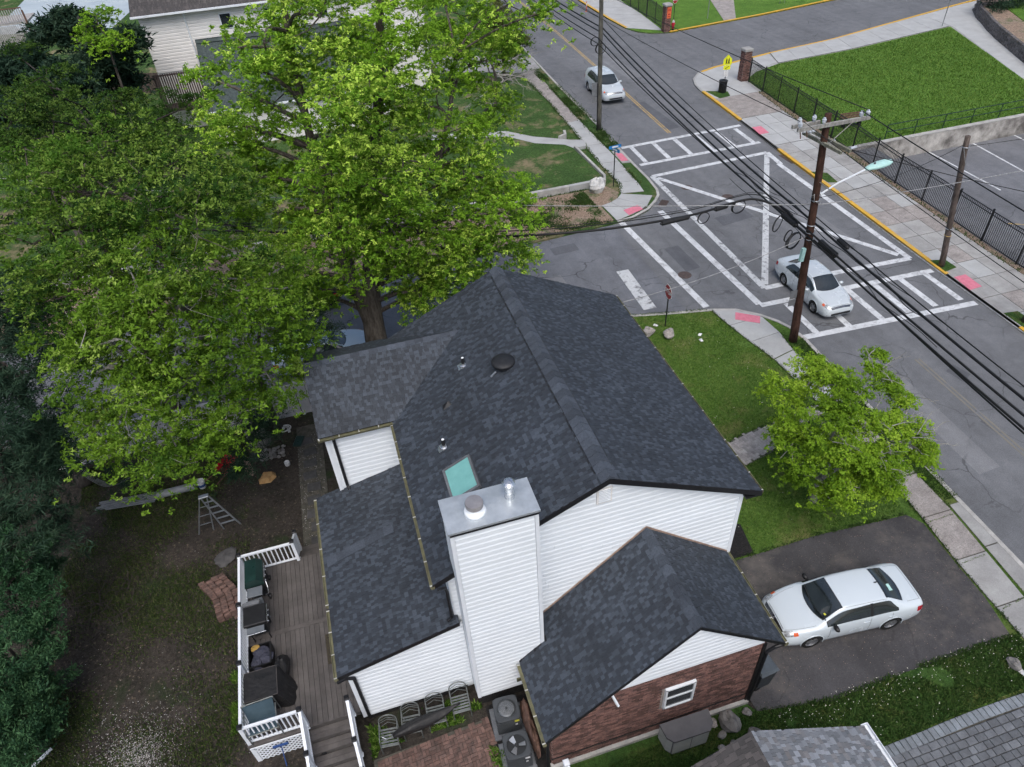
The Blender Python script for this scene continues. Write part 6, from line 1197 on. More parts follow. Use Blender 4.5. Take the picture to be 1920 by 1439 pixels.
cable(smooth(EW), .05, 'thick black cable branching west over the side street'); cable(smooth([p + Vector((0, .14, .16)) for p in EW]), .02, 'thin black cable lashed above the branch over the side street'); cable(smooth([p + Vector((0, -.1, .34 + .01 * i)) for i, p in enumerate(EW)]), .012, 'highest thin wire over the side street')
q = onp(7.0); cable(sag(q, (-16, 38, 7.4), .6, 24), .016, 'pale spiral service wire from the corner pole over the side street', 'cable_white'); cable(sag(onp(5.6), (9.3, 19.6, 5.75), .25), .014, 'thin service wire from the corner pole towards the house eave', 'cable_white')
for k, (lb, dx, dz, r) in enumerate((('slack black wire lashed along the bundle at the corner pole', .05, .12, .014), ('thin black wire dipping below the bundle by the corner pole', -.25, -.22, .012), ('looping black wire above the bundle by the corner pole', .3, .2, .012))):
    q = onp(5.8); P_ = [Vector((q.x + dx + .10 * math.sin(i * 1.3 + k), 27.5 - i * .9, 5.85 + dz + .06 * math.sin(i * 2.3 + k * 2) - .012 * (i - 7) ** 2 * .3)) for i in range(16)]; cable(smooth(P_), r, lb)
def splice(a, b, r, label):
    a, b = Vector(a), Vector(b); d = (b - a).normalized(); return tag(MB().tube([a, a + d * .05, a + d * .08, b - d * .08, b - d * .05, b], [r * .4, r * .6, r, r, r * .6, r * .4], 12).build('splice_case', M['plastic']), label, 'splice case', 'cable splice cases')
splice((12.9, 24.03, 5.95), (14.3, 24.12, 5.95), .10, 'long black splice case on the cable over the side street'); splice((15.5, 24.25, 5.98), (16.2, 24.33, 6.0), .11, 'short grey black splice case nearer the intersection')
q = onp(5.6); splice((q.x + .05, 20.9, 5.62), (q.x, 19.7, 5.6), .13, 'fat black splice case just south of the corner pole'); splice((q.x + .28, 20.2, 6.02), (q.x + .26, 19.5, 6.0), .11, 'second splice case south of the corner pole, on the upper cable'); splice((q.x - .2, 23.2, 5.75), (q.x - .12, 22.2, 5.68), .13, 'black splice case just north of the corner pole')
def coil(c_, r, label, turns=3, tilt=0.): return tag(MB().tube([(c_[0] + r * math.cos(2 * PI * k / 20) * (1 + .06 * (k // 20)) , c_[1] + .03 * (k / 20) + tilt * r * math.cos(2 * PI * k / 20), c_[2] + r * math.sin(2 * PI * k / 20)) for k in range(20 * turns + 1)], .016, 5).build('cable_coil', M['cable']), label, 'cable coil', 'spare cable coils')
coil((15.0, 24.15, 5.72), .26, 'cable coil hanging under the branch cable, nearest the side street', 2); coil((16.75, 24.3, 5.82), .30, 'cable coil beside the short splice case', 3); coil((18.05, 23.2, 5.30), .34, 'upright cable coil where the branch cable leaves the bundle', 2, .6); coil((18.15, 22.05, 5.05), .36, 'big tangled cable coil beside the corner pole', 4, .3); coil((18.0, 22.3, 5.2), .25, 'small cable coil half behind the big one', 2, .5); coil((19.8, 48.6, 6.1), .28, 'left cable coil on the north pole', 3); coil((19.95, 47.9, 5.8), .34, 'right cable coil on the north pole', 3)

# ---- retaining wall, railing, curved block wall
w = thing('retaining_wall', (45, 38.4, -1.3), 'stained concrete retaining wall between the parking lot and school lawn', 'wall')
x = 34.2
while x < 66: MB().box((x + 1.98, 38.33, -.62), (3.94, .24, 1.36)).build('wall_panel', M['retwall'], w); x += 3.96
MB().box((50, 38.36, .085), (31.8, .34, .06)).build('coping', M['kerb'], w)
r_ = thing('handrail', (37.2, 38.75, 0), 'dark green two bar handrail along the top of the retaining wall', 'handrail')
for i in range(11): MB().tube([(37.3 + i * 2.35, 38.75, .0), (37.3 + i * 2.35, 38.75, 1.02)], .03, 8).build('post', M['grill_green'], r_)
for z in (.52, 1.02): MB().tube([(37.3, 38.75, z), (60.8, 38.75, z)], .03, 8).build('rail', M['grill_green'], r_)
w = thing('block_wall', (60, 52, 0), 'curved dark block retaining wall round the raised planting bed', 'wall'); cpath = [(74, 64.5), (68.5, 63.2), (65.2, 61.2), (63.6, 59.0), (62.6, 57.2), (61.6, 55.6), (60.2, 53), (57.4, 47.2), (54, 40), (52, 34)]
CP = resample(cpath, 46); bmesh_ = MB().box((0, 0, 0), (.72, .28, .19), bev=.02).mesh('block', M['block'])
for L in range(5):
    for i in range(46):
        a, b = CP[i], CP[i + 1]; d = b - a; t = .5 if L % 2 else 0.; p = a.lerp(b, t + .0); nrm = Vector((-d.y, d.x)).normalized() * (.03 * L)
        inst('block', bmesh_, w, (p.x + nrm.x, p.y + nrm.y, .1 + L * .2), (0, 0, math.atan2(d.y, d.x)))
block('planting_bed', [(p.x + .1, p.y + .15) for p in CP] + [(120, 30), (120, 75)], M['verge'], .92, 0)
block('upper_lawn', [(66.2, 59.5), (60.6, 48), (57, 38), (120, 30), (120, 70)], M['lawn_s'], .97, .5)
b = thing('bench', (36.6, 38.95 + 2.6, .03), 'dark red brown bench on the school lawn behind the fence', 'bench', rz=-.1)
for i in range(4): boxpart(b, 'slat', (0, -.2 + i * .13, .42), (1.5, .1, .04), M['log'])
for i in range(3): boxpart(b, 'slat', (0, .28 + i * .03, .56 + i * .13), (1.5, .04, .1), M['log'])
for s_ in (-.6, .6): boxpart(b, 'leg', (s_, -.1, .2), (.06, .4, .4), M['black_paint'])

# ---- neighbour's garage, bottom edge
nb = thing('neighbour_garage', (6.5, 2.0, 0), 'weathered grey shingle roof with white gutter at the bottom edge', 'garage')
MB().add([(3.0, 4.85, 0), (9.2, 4.85, 0), (9.2, 4.85, 2.7), (5.95, 4.85, 4.75), (3.0, 4.85, 2.85)] + [(3.0, -4, 0), (9.2, -4, 0), (9.2, -4, 2.7), (5.95, -4, 4.75), (3.0, -4, 2.85)], [(4, 3, 2, 1, 0), (5, 6, 7, 8, 9)] + [(i, (i + 1) % 5, 5 + (i + 1) % 5, 5 + i) for i in range(5)]).build('wall', M['siding_old'], nb)
nr_ = MB().box((6, .4, 2.6), (5.6, 8.4, .05)).build('roof', M['underlay'], nb)
shingle_roof(nr_, RoofPlane((9.42, 5.02, 2.76), (0, -9, 0), (5.95 - 9.42, 0, 5.0 - 2.76)), M['shingle_old'], ex=.15, budget=120); shingle_roof(nr_, RoofPlane((2.5, 5.02, 2.76), (0, -9, 0), (5.95 - 2.5, 0, 5.0 - 2.76)), M['shingle_brown'], ex=.15, budget=30)  # pale east, dark west: slope light and shade put into shingle colour
g = MB().add([(9.42, 5.06, 2.66), (9.55, 5.06, 2.66), (9.55, 5.06, 2.77), (9.535, 5.06, 2.77), (9.535, 5.06, 2.68), (9.42, 5.06, 2.68)] + [(9.42, -4, 2.66), (9.55, -4, 2.66), (9.55, -4, 2.77), (9.535, -4, 2.77), (9.535, -4, 2.68), (9.42, -4, 2.68)], [(i, (i + 1) % 6, 6 + (i + 1) % 6, 6 + i) for i in range(6)] + [(5, 4, 3, 2, 1, 0)]).build('gutter', M['vinyl'], nb)
MB().box((9.44, 5.05, 2.72), (.16, .02, .12)).build('gutter_end', M['vinyl'], nb)
for i in range(4): MB().box((9.46, 4.6 - i * .75, 2.785), (.16, .02, .012)).build('hanger', M['vinyl'], nb)

# ---- corner house to the north
nh = thing('corner_house', (-3, 60, 0), 'white sided neighbouring house with dark green lower roof behind the trees', 'house')
MB().box((0, 67.1, 4.2), (21.0, 10, 8.4)).build('wall', M['siding_old'], nh); hf = MB().box((0, 62.07, 4.2), (21.0, .04, 8.3)).build('face', M['siding_old'], nh)
siding_wall(hf, -10.45, 8.5, 4.4, lambda x: 8.3, 62.04, .22, m=M['siding_old'], proud=.04)
MB().tube([(-7.35, 61.95, 8.3), (-7.3, 61.95, 4.0)], .05, 8).build('downspout', M['trim'], nh)
rf = MB().box((0, 59.5, 2.6), (13, 5.4, .1)).build('lower_roof', M['underlay'], nh)
shingle_roof(rf, RoofPlane((-7.1, 56.3, 2.8), (13.4, 0, 0), (0, 5.72, 3.5)), M['shingle_green'], ex=.18, budget=0); ridge_cap(rf, (-7.1, 61.9, 6.33), (6.3, 61.9, 6.33), (0, -.85, -.52), (0, .01, .3), .28, .4, .03, M['shingle_green'])
MB().bar((-7.1, 56.25, 2.76), (6.3, 56.25, 2.76), .14, .12).build('gutter', M['trim'], nh); MB().box((-.4, 59.4, 1.35), (13, 5.6, 2.7)).build('porch_wall', M['siding_old'], nh)
ur = MB().box((0, 67, 8.5), (21, 10, .1)).build('upper_roof', M['underlay'], nh); shingle_roof(ur, RoofPlane((-10.9, 61.5, 8.42), (21.8, 0, 0), (0, 5.6, 2.6)), M['shingle_brown'], ex=.3, budget=0); MB().bar((-10.9, 61.45, 8.42), (10.9, 61.45, 8.42), .13, .12).build('gutter', M['trim'], nh)
for x in (-4.5, -1.2, 2.6): 
    wd = MB().box((x, 62.0, 7.4), (.9, .06, 1.1)).build('window', M['trim'], nh); MB().box((x, 61.96, 7.4), (.74, .03, .94)).build('pane', M['glass'], wd)
st = thing('wooden_deck', (-9, 60.8, 0), 'brown slatted timber deck beside the white sided house', 'deck')
MB().box((-9.0, 61.0, 2.1), (3.2, 1.6, .12)).build('platform', M['wood_fence'], st)
for i in range(20): MB().box((-10.55 + i * .165, 60.2, 3.5), (.10, .03, 2.6)).build('picket', M['wood_fence'], st)
for x in (-10.55, -7.4): MB().box((x, 60.25, 2.3), (.12, .12, 4.6)).build('post', M['wood_fence'], st)
MB().box((-9.0, 60.18, 4.7), (3.3, .06, .10)).build('rail', M['wood_fence'], st); MB().box((-9.0, 60.18, 2.6), (3.3, .06, .10)).build('rail', M['wood_fence'], st)
f = thing('timber_fence', (-14, 72, 0), 'old brown board fence running left from the white sided house', 'fence')
bdm = MB().box((0, 0, .85), (.14, .02, 1.7)).mesh('board', M['wood_fence'])
for i in range(110): inst('board', bdm, f, (-12 - i * .15, 72.5 + i * .06, 0), (0, 0, -.38))
# far lattice deck and pale court, top left
fd = thing('lattice_deck', (-29, 95, 0), 'raised weathered deck with lattice skirt in the top left corner', 'deck')
MB().box((-30, 97, 2.6), (6.0, 4, .2)).build('platform', M['lattice'], fd); MB().box((-30, 95.0, 4.05), (6.0, .12, .10)).build('rail', M['log'], fd)
for i in range(26): MB().box((-32.9 + i * .235, 95.0, 3.35), (.09, .05, 1.3)).build('baluster', M['lattice'], fd)
for s_ in (-1, 1):
    for i in range(-12, 36):
        x0 = -33 + i * .2; x1 = x0 + s_ * 2.4; lo, hi = -33., -27.; pa, pb_ = Vector((x0, 94.95, .05)), Vector((x1, 94.95, 2.45))
        if max(x0, x1) < lo or min(x0, x1) > hi: continue
        def clx(p, q): return p if lo <= p.x <= hi else p.lerp(q, ((lo if p.x < lo else hi) - p.x) / (q.x - p.x))
        a_, b_ = clx(pa, pb_), clx(pb_, pa); MB().bar((a_.x, 94.95 + .02 * s_, a_.z), (b_.x, 94.95 + .02 * s_, b_.z), .02, .07).build('slat', M['lattice'], fd)
for x in (-33, -27): MB().box((x, 95, 1.9), (.16, .16, 3.8)).build('post', M['log'], fd)
sheet('pale_court', [(-34, 104), (-20, 100), (-17, 118), (-34, 124)], .03, M['pool'])
# ================================================================ cars
def hermite(xs, ys, x):
    xs = np.array(xs, float); ys = np.array(ys, float); m = np.gradient(ys, xs); x = np.clip(x, xs[0], xs[-1]); i = np.clip(np.searchsorted(xs, x) - 1, 0, len(xs) - 2)
    h = xs[i + 1] - xs[i]; t = (x - xs[i]) / h; d = (ys[i + 1] - ys[i]) / h
    m0 = np.where(np.abs(m[i]) > 2.5 * np.abs(d), 2.5 * d, m[i]); m1 = np.where(np.abs(m[i + 1]) > 2.5 * np.abs(d), 2.5 * d, m[i + 1])
    return (2 * t ** 3 - 3 * t ** 2 + 1) * ys[i] + (t ** 3 - 2 * t ** 2 + t) * h * m0 + (-2 * t ** 3 + 3 * t ** 2) * ys[i + 1] + (t ** 3 - t ** 2) * h * m1
SEDAN = dict(t=[ # x, w0,z0, w1,z1, w2,z2, w3,z3, z4
    (-2.33, .58, .42, .68, .60, .64, .84, .52, .92, .945), (-2.26, .72, .30, .80, .58, .755, .90, .60, 1.00, 1.025), (-2.0, .80, .24, .87, .58, .815, .935, .66, 1.055, 1.085), (-1.68, .83, .21, .885, .58, .835, .945, .67, 1.09, 1.125),
    (-1.05, .84, .20, .885, .58, .84, .95, .575, 1.355, 1.40), (-.5, .84, .20, .885, .58, .845, .945, .585, 1.415, 1.46), (.05, .84, .20, .885, .58, .845, .94, .585, 1.42, 1.465), (.45, .84, .20, .885, .58, .845, .935, .575, 1.385, 1.435),
    (1.22, .84, .20, .885, .58, .83, .92, .67, .985, 1.02), (1.6, .83, .22, .88, .57, .80, .865, .64, .925, .96), (1.95, .80, .24, .855, .55, .735, .785, .565, .845, .88), (2.2, .72, .26, .775, .51, .64, .70, .46, .755, .785), (2.33, .56, .30, .62, .46, .50, .60, .36, .64, .66)],
    ws=(1.20, .47), rw=(-1.70, -1.07), fs=(-.43, .98), rs=(-1.38, -.52), axle=(1.37, -1.28), wr=.32)
SUV = dict(t=[
    (-2.30, .62, .50, .74, .70, .72, 1.00, .60, 1.20, 1.24), (-2.22, .74, .36, .84, .66, .80, 1.04, .62, 1.36, 1.40), (-1.9, .82, .30, .90, .66, .85, 1.05, .61, 1.54, 1.585), (-1.4, .85, .27, .91, .66, .865, 1.05, .62, 1.61, 1.66), (-.5, .86, .26, .91, .66, .87, 1.04, .63, 1.64, 1.69), (.05, .86, .26, .91, .66, .87, 1.035, .625, 1.62, 1.67), (.4, .86, .26, .91, .66, .87, 1.03, .61, 1.57, 1.62),
    (1.2, .86, .26, .91, .65, .855, 1.02, .70, 1.09, 1.13), (1.6, .85, .28, .905, .64, .82, .97, .66, 1.04, 1.07), (1.95, .82, .30, .88, .62, .75, .89, .58, .95, .985), (2.2, .74, .32, .80, .58, .66, .80, .48, .86, .89), (2.32, .6, .36, .66, .54, .54, .70, .4, .74, .76)],
    ws=(1.17, .42), rw=(-2.17, -1.86), fs=(-.4, .95), rs=(-1.55, -.5), axle=(1.36, -1.30), wr=.35)
def car_surface(T):
    A = np.array(T['t']); xs = A[:, 0]
    P = lambda k, x: hermite(xs, A[:, k], x)
    def S(x, u):
        """u 0 sill, .25 mid, .45 shoulder, .6 rail, 1 centre line"""
        x = np.asarray(x, float); w0, z0, w1, z1, w2, z2, w3, z3, z4 = [P(k, x) for k in range(1, 10)]
        u = np.asarray(u, float); t = np.clip(u / .45, 0, 1)
        ys = (1 - t) * (1 - 2 * t) * w0 + 4 * t * (1 - t) * w1 + t * (2 * t - 1) * w2
        zs = (1 - t) * (1 - 2 * t) * z0 + 4 * t * (1 - t) * z1 + t * (2 * t - 1) * z2
        s_ = np.clip((u - .45) / .15, 0, 1); bul = .018 * np.sin(PI * s_); ys = np.where(u > .45, w2 + (w3 - w2) * s_ + bul, ys); zs = np.where(u > .45, z2 + (z3 - z2) * s_ + bul * .4, zs)
        c_ = np.clip((u - .6) / .4, 0, 1); ys = np.where(u > .6, w3 * (1 - c_), ys); zs = np.where(u > .6, z3 + (z4 - z3) * (1 - (1 - c_) ** 2), zs)
        return np.stack([x + 0 * ys, ys, zs], -1)
    return S
def patch_mesh(S, fn, nu, nv, off, side):
    """fn(a,b)->(x,u); sampled patch lifted off the body"""
    a, b = np.meshgrid(np.linspace(0, 1, nu), np.linspace(0, 1, nv), indexing='ij'); x, u = fn(a, b); p = S(x, u); e = 1e-3
    dx = S(x + e, u) - S(x - e, u); du = S(x, np.minimum(u + e, 1)) - S(x, u - e); n = np.cross(dx, du); n /= np.linalg.norm(n, axis=-1, keepdims=True) + 1e-9; n *= np.where(n[..., 1:2] * 1 + n[..., 2:3] < 0, -1, 1)
    p = p + n * off; p = p.reshape(-1, 3)
    if side < 0: p = p * (1, -1, 1)
    F = [(i * nv + j, (i + 1) * nv + j, (i + 1) * nv + j + 1, i * nv + j + 1) for i in range(nu - 1) for j in range(nv - 1)]
    if side < 0: F = [f[::-1] for f in F]
    return MB().add([tuple(q) for q in p], [f[::-1] for f in F])
WH = {}
def wheel_meshes(r):
    if r in WH: return WH[r]
    ty = MB().lathe([(r * .66, -.10), (r * .93, -.10), (r, -.07), (r, .07), (r * .93, .10), (r * .66, .10)], 28, caps=False).mesh('tyre', M['rubber'], True)
    rm = MB(); rm.lathe([(r * .68, -.09), (r * .68, .085), (r * .62, .092), (r * .60, .05), (r * .58, -.02)], 28, caps=False)
    rm.lathe([(.055, .02), (.05, .075), (0, .08)], 12)
    for i in range(5):
        for d in (-.09, .09):
            a = 2 * PI * i / 5 + d; rm.bar((.04 * math.cos(a), .04 * math.sin(a), .065), (r * .62 * math.cos(a + d * .9), r * .62 * math.sin(a + d * .9), .055), .032, .025)
    dk = MB().lathe([(r * .6, -.03), (0, -.03)], 20).mesh('hub_well', M['plastic'])
    WH[r] = (ty, rm.mesh('rim', M['rim']), dk); return WH[r]
def make_car(T, loc, rz, paint, label, cat='car', group=None, emblem=False, plate=False):
    g = thing('car', loc, label, cat, group, rz); g.scale = (1.07, 1.07, 1.07) if T is SUV else (.98, .98, .98); S = car_surface(T); xs = [t[0] for t in T['t']]; ax = T['axle']; wr = T['wr']
    X = np.unique(np.concatenate([np.linspace(xs[0], xs[-1], 74), xs])); U = np.array([0, .06, .12, .18, .24, .3, .36, .41, .45, .49, .53, .57, .6, .66, .74, .82, .91, 1.0]); nu = len(U)
    G = S(X[:, None] + 0 * U[None], U[None] + 0 * X[:, None]); vs = []; idx = {}
    for i in range(len(X)):
        for j in range(nu): idx[i, j, 1] = len(vs); vs.append(tuple(G[i, j]))
        for j in range(nu - 1): idx[i, j, -1] = len(vs); q = G[i, j]; vs.append((q[0], -q[1], q[2]))
        idx[i, nu - 1, -1] = idx[i, nu - 1, 1]
    fs = []
    for i in range(len(X) - 1):
        for j in range(nu - 1):
            fs.append((idx[i, j, 1], idx[i + 1, j, 1], idx[i + 1, j + 1, 1], idx[i, j + 1, 1])[::-1]); fs.append((idx[i, j, -1], idx[i, j + 1, -1], idx[i + 1, j + 1, -1], idx[i + 1, j, -1])[::-1])
        fs.append((idx[i, 0, 1], idx[i, 0, -1], idx[i + 1, 0, -1], idx[i + 1, 0, 1])[::-1])
    for i in (0, len(X) - 1):
        f = [idx[i, j, 1] for j in range(nu)] + [idx[i, j, -1] for j in range(nu - 2, -1, -1)]; fs.append(tuple(f if i == 0 else f[::-1]))
    R = wr + .05; inside = [False] * len(vs)
    for i, (x, y, z) in enumerate(vs):          # open the wheel arches and round their rims
        for a_ in ax:
            dx, dz = x - a_, z - wr - .01; d = math.hypot(dx, dz)
            if d < R and abs(y) > .3: inside[i] = True; vs[i] = (a_ + dx / d * R if d > 1e-6 else x, y, max(wr + .01 + dz / d * R, .16) if d > 1e-6 else z)
    fs = [f for f in fs if not all(inside[k] for k in f)]
    me = MB().add(vs, fs).mesh('body', M[paint], True); bm = bmesh.new(); bm.from_mesh(me); bmesh.ops.recalc_face_normals(bm, faces=bm.faces); bm.to_mesh(me); bm.free()
    body = bpy.data.objects.new('body', me); place(body, g, (0, 0, 0), True)
    for a_ in ax:
        for s_ in (-1, 1): MB().tube([(a_ + R * math.cos(t), s_ * (float(S(a_ + R * math.cos(t), .2)[1]) - .01), wr + .01 + R * math.sin(t)) for t in [PI * (k / 16 * 1.16 - .08) for k in range(17)]], .018, 6).build('wheel_arch', M[paint], g, True, True); MB().box((a_, s_ * .55, wr + .1), (2 * R - .02, .3, .5)).build('wheel_well', M['plastic'], g, True)
    b0, b1 = T['ws']; m_ = M
    def ws(a, b): c_ = 1 - b; x0 = b0 - .16 * c_ ** 2; x1 = b1 - .02 * c_ ** 2; return x0 + (x1 - x0) * a, .625 + .375 * b
    r0, r1 = T['rw']
    def rw(a, b): c_ = 1 - b; x0 = r0 + .13 * c_ ** 2; x1 = r1 + .03 * c_ ** 2; return x0 + (x1 - x0) * a, .64 + .36 * b
    def whole(fn, name, m, off):
        A = patch_mesh(S, fn, 9, 7, off, 1); B = patch_mesh(S, fn, 9, 7, off, -1); A.add(B.v, B.f); return A.build(name, m, g, True, True)
    whole(lambda a, b: ((lambda xx, uu: (xx, uu))(*ws(a * 1.06 - .03, b * 1.0 - .015 * (1 - b)))), 'windscreen_seal', M['plastic'], .003); wsp = whole(ws, 'windscreen', M['glass'], .007)
    whole(lambda a, b: rw(a * 1.1 - .05, b * 1.0 - .02 * (1 - b)), 'rear_window_seal', M['plastic'], .003); whole(rw, 'rear_window', M['glass'], .007)
    for s_ in (-1, 1):
        f0, f1 = T['fs']; q0, q1 = T['rs']
        patch_mesh(S, lambda a, b: (f0 + (f1 - f0) * a, .468 + (.585 - .468) * b * (1 - .12 * a)), 12, 5, .006, s_).build('side_window', M['glass'], g, True, True)
        patch_mesh(S, lambda a, b: (q0 + .22 * (b ** 1.5) * 0 + (q1 - q0) * (a), .468 + (.585 - .468) * b * np.minimum(1, .35 + a * 2.2)), 12, 5, .006, s_).build('side_window', M['glass'], g, True, True)
        patch_mesh(S, lambda a, b: (q1 + .0 + (f0 - q1) * a, .466 + .122 * b), 3, 5, .0045, s_).build('door_pillar', M['plastic'], g, True)
        patch_mesh(S, lambda a, b: (1.98 + .24 * a, .40 + .16 * b), 6, 5, .006, s_).build('headlight', M['clear'], g, True, True); patch_mesh(S, lambda a, b: (1.86 + .13 * a, .40 + .10 * b), 4, 4, .008, s_).build('indicator', M['amber'], g, True, True)
        patch_mesh(S, lambda a, b: (-2.30 + .26 * a, .33 + .12 * b), 6, 4, .006, s_).build('tail_light', M['red_lens'], g, True, True)
        for x in (f1 - .12, f0 - .045, q0 + .18): patch_mesh(S, lambda a, b: (x + .012 * a, .10 + .35 * b), 2, 8, .002, s_).build('door_gap', M['plastic'], g, True)
        for x in (f0 + .10, q0 + .22): MB().box((x, s_ * (S(x, .37)[1] + .012), S(x, .37)[2]), (.18, .02, .025), bev=.004).build('door_handle', M[paint], g, True)
        mr = MB(); n = 10; pr = [(-.06, .07, .04), (-.045, .11, .07), (0, .125, .08), (.05, .10, .06), (.07, .04, .03)]; vs2 = []
        for x, w_, h_ in pr:
            for k in range(n): an = 2 * PI * k / n; vs2.append((T['fs'][1] - .22 + x, s_ * (S(T['fs'][1] - .22, .45)[1] + .10) + w_ * math.cos(an), S(T['fs'][1] - .22, .45)[2] + .06 + h_ * math.sin(an)))
        mr.add(vs2, [(i * n + k, i * n + (k + 1) % n, (i + 1) * n + (k + 1) % n, (i + 1) * n + k) for i in range(4) for k in range(n)] + [tuple(range(n - 1, -1, -1)), tuple(range(4 * n, 5 * n))]); mr.build('mirror', M['plastic'] if paint == 'paint_white' else M[paint], g, True, True)
        for x in ax:
            ty, rm, dk = wheel_meshes(wr); wm = inst('wheel', dk, g, (x, s_ * .775, wr), (PI / 2 * -s_, 0, 0), local=True); inst('tyre', ty, wm, (0, 0, 0), local=True); inst('rim', rm, wm, (0, 0, 0), local=True)
    for u_, xa, xb in ((.575, 1.28, 2.16), (.615, r0 - .04, -2.18), (.6, r1 + .04, b1 - .05)):
        for s_ in (-1, 1): patch_mesh(S, lambda a, b: (xa + (xb - xa) * a, u_ + .006 * b), 14, 2, .002, s_).build('panel_gap', M['grey_plastic'], g, True)
    for xg in (2.19, -2.19):
        for s_ in (-1, 1): patch_mesh(S, lambda a, b: (xg + .014 * a, .60 + .4 * b), 2, 8, .002, s_).build('panel_gap', M['grey_plastic'], g, True)
    gr_ = MB()
    A = patch_mesh(S, lambda a, b: (2.225 + .075 * a, .53 + .47 * b), 5, 8, .006, 1); B = patch_mesh(S, lambda a, b: (2.225 + .075 * a, .53 + .47 * b), 5, 8, .006, -1); A.add(B.v, B.f); A.build('grille', M['plastic'], g, True)
    for k in range(2):
        A = patch_mesh(S, lambda a, b: (2.242 + .028 * k + .008 * a, .55 + .45 * b), 2, 8, .011, 1); B = patch_mesh(S, lambda a, b: (2.242 + .028 * k + .008 * a, .55 + .45 * b), 2, 8, .011, -1); A.add(B.v, B.f); A.build('grille_bar', M['chrome'], g, True)
    MB().box((xs[-1] - .02, 0, T['t'][-1][2] + .10), (.10, 1.0, .10)).build('air_intake', M['plastic'], g, True); MB().box((xs[0] + .0, 0, T['t'][0][2] + .06), (.06, 1.1, .12)).build('rear_bumper_trim', M['plastic'], g, True); MB().box((xs[0] - .012, 0, T['t'][0][4] + .14), (.02, .34, .12)).build('number_plate', M['sign_white'], g, True)
    q = S(xs[0] + .95, 1.0); MB().add([(0, -.02, 0), (.12, -.02, 0), (.12, .02, 0), (0, .02, 0), (-.02, 0, .07), (.03, 0, .06)], [(0, 1, 5, 4), (1, 2, 5), (2, 3, 4, 5), (3, 0, 4)], Matrix.Translation((-1.0, 0, S(-1.0, 1.0)[2] - .005))).build('antenna_fin', M['plastic'], g, True)
    if emblem:
        p = S(2.262, 1.0); F = Matrix.Translation((p[0] + .01, 0, p[2] + .012)) @ Matrix.Rotation(math.radians(58), 4, 'Y')
        em = MB().tube([(.062 * math.cos(2 * PI * k / 24), .062 * math.sin(2 * PI * k / 24), 0) for k in range(24)], .008, 6, mx=F, close=True)
        for a_, b_ in (((-.055, -.026), (-.004, -.008)), ((-.055, .026), (-.004, .008)), ((.045, -.04), (-.045 * .2, -.0)), ((.04, .04), (-.045 * .2, 0)), ((.052, -.018), (.01, 0)), ((.052, .018), (.01, 0))): em.tube([F @ Vector((-a_[0], a_[1], .002)), F @ Vector((-b_[0], b_[1], .002))], .006, 5)
        em.build('emblem', M['chrome'], g, True)
        MB().box((.93, .50, float(S(.93, .70)[2]) + .016), (.09, .07, .003), Matrix.Identity(4)).build('sticker', M['yellow_label'], g, True); MB().box((-1.33, .18, float(S(-1.33, .9)[2]) + .014), (.16, .24, .003), Matrix.Identity(4)).build('notice', M['lamp_green'], g, True)
        for s_ in (-1, 1): MB().bar((1.10, s_ * .10 + .05, float(S(1.10, .95)[2]) + .02), (1.02, s_ * .10 + .55 * s_ * -1 * -1 + .05, float(S(.95, .8)[2]) + .02), .02, .02).build('wiper', M['plastic'], g, True)
    return g
make_car(SEDAN, (12.22, 8.98, .016), math.radians(175.1), 'paint_white', 'parked white sedan with dark glass on the driveway', emblem=True)
make_car(SEDAN, (21.95, 24.55, ROAD + .004), math.radians(-91.5), 'paint_silver', 'silver sedan driving over the south crosswalk behind the pole', 'car', 'cars on the streets')
make_car(SUV, (23.45, 55.3, ROAD + .004), math.radians(-91.5), 'paint_silver', 'silver hatchback driving down the street beyond the crossing', 'car', 'cars on the streets')
make_car(SEDAN, (-3.0, 32.8, ROAD + .004), math.radians(181), 'paint_black', 'black car on the side street half hidden under the big tree', 'car', 'cars on the streets')
make_car(SEDAN, (-2.0, 27.9, ROAD + .004), math.radians(1), 'paint_blue', 'pale blue car parked behind the wing roof and tree trunk', 'car', 'cars on the streets')
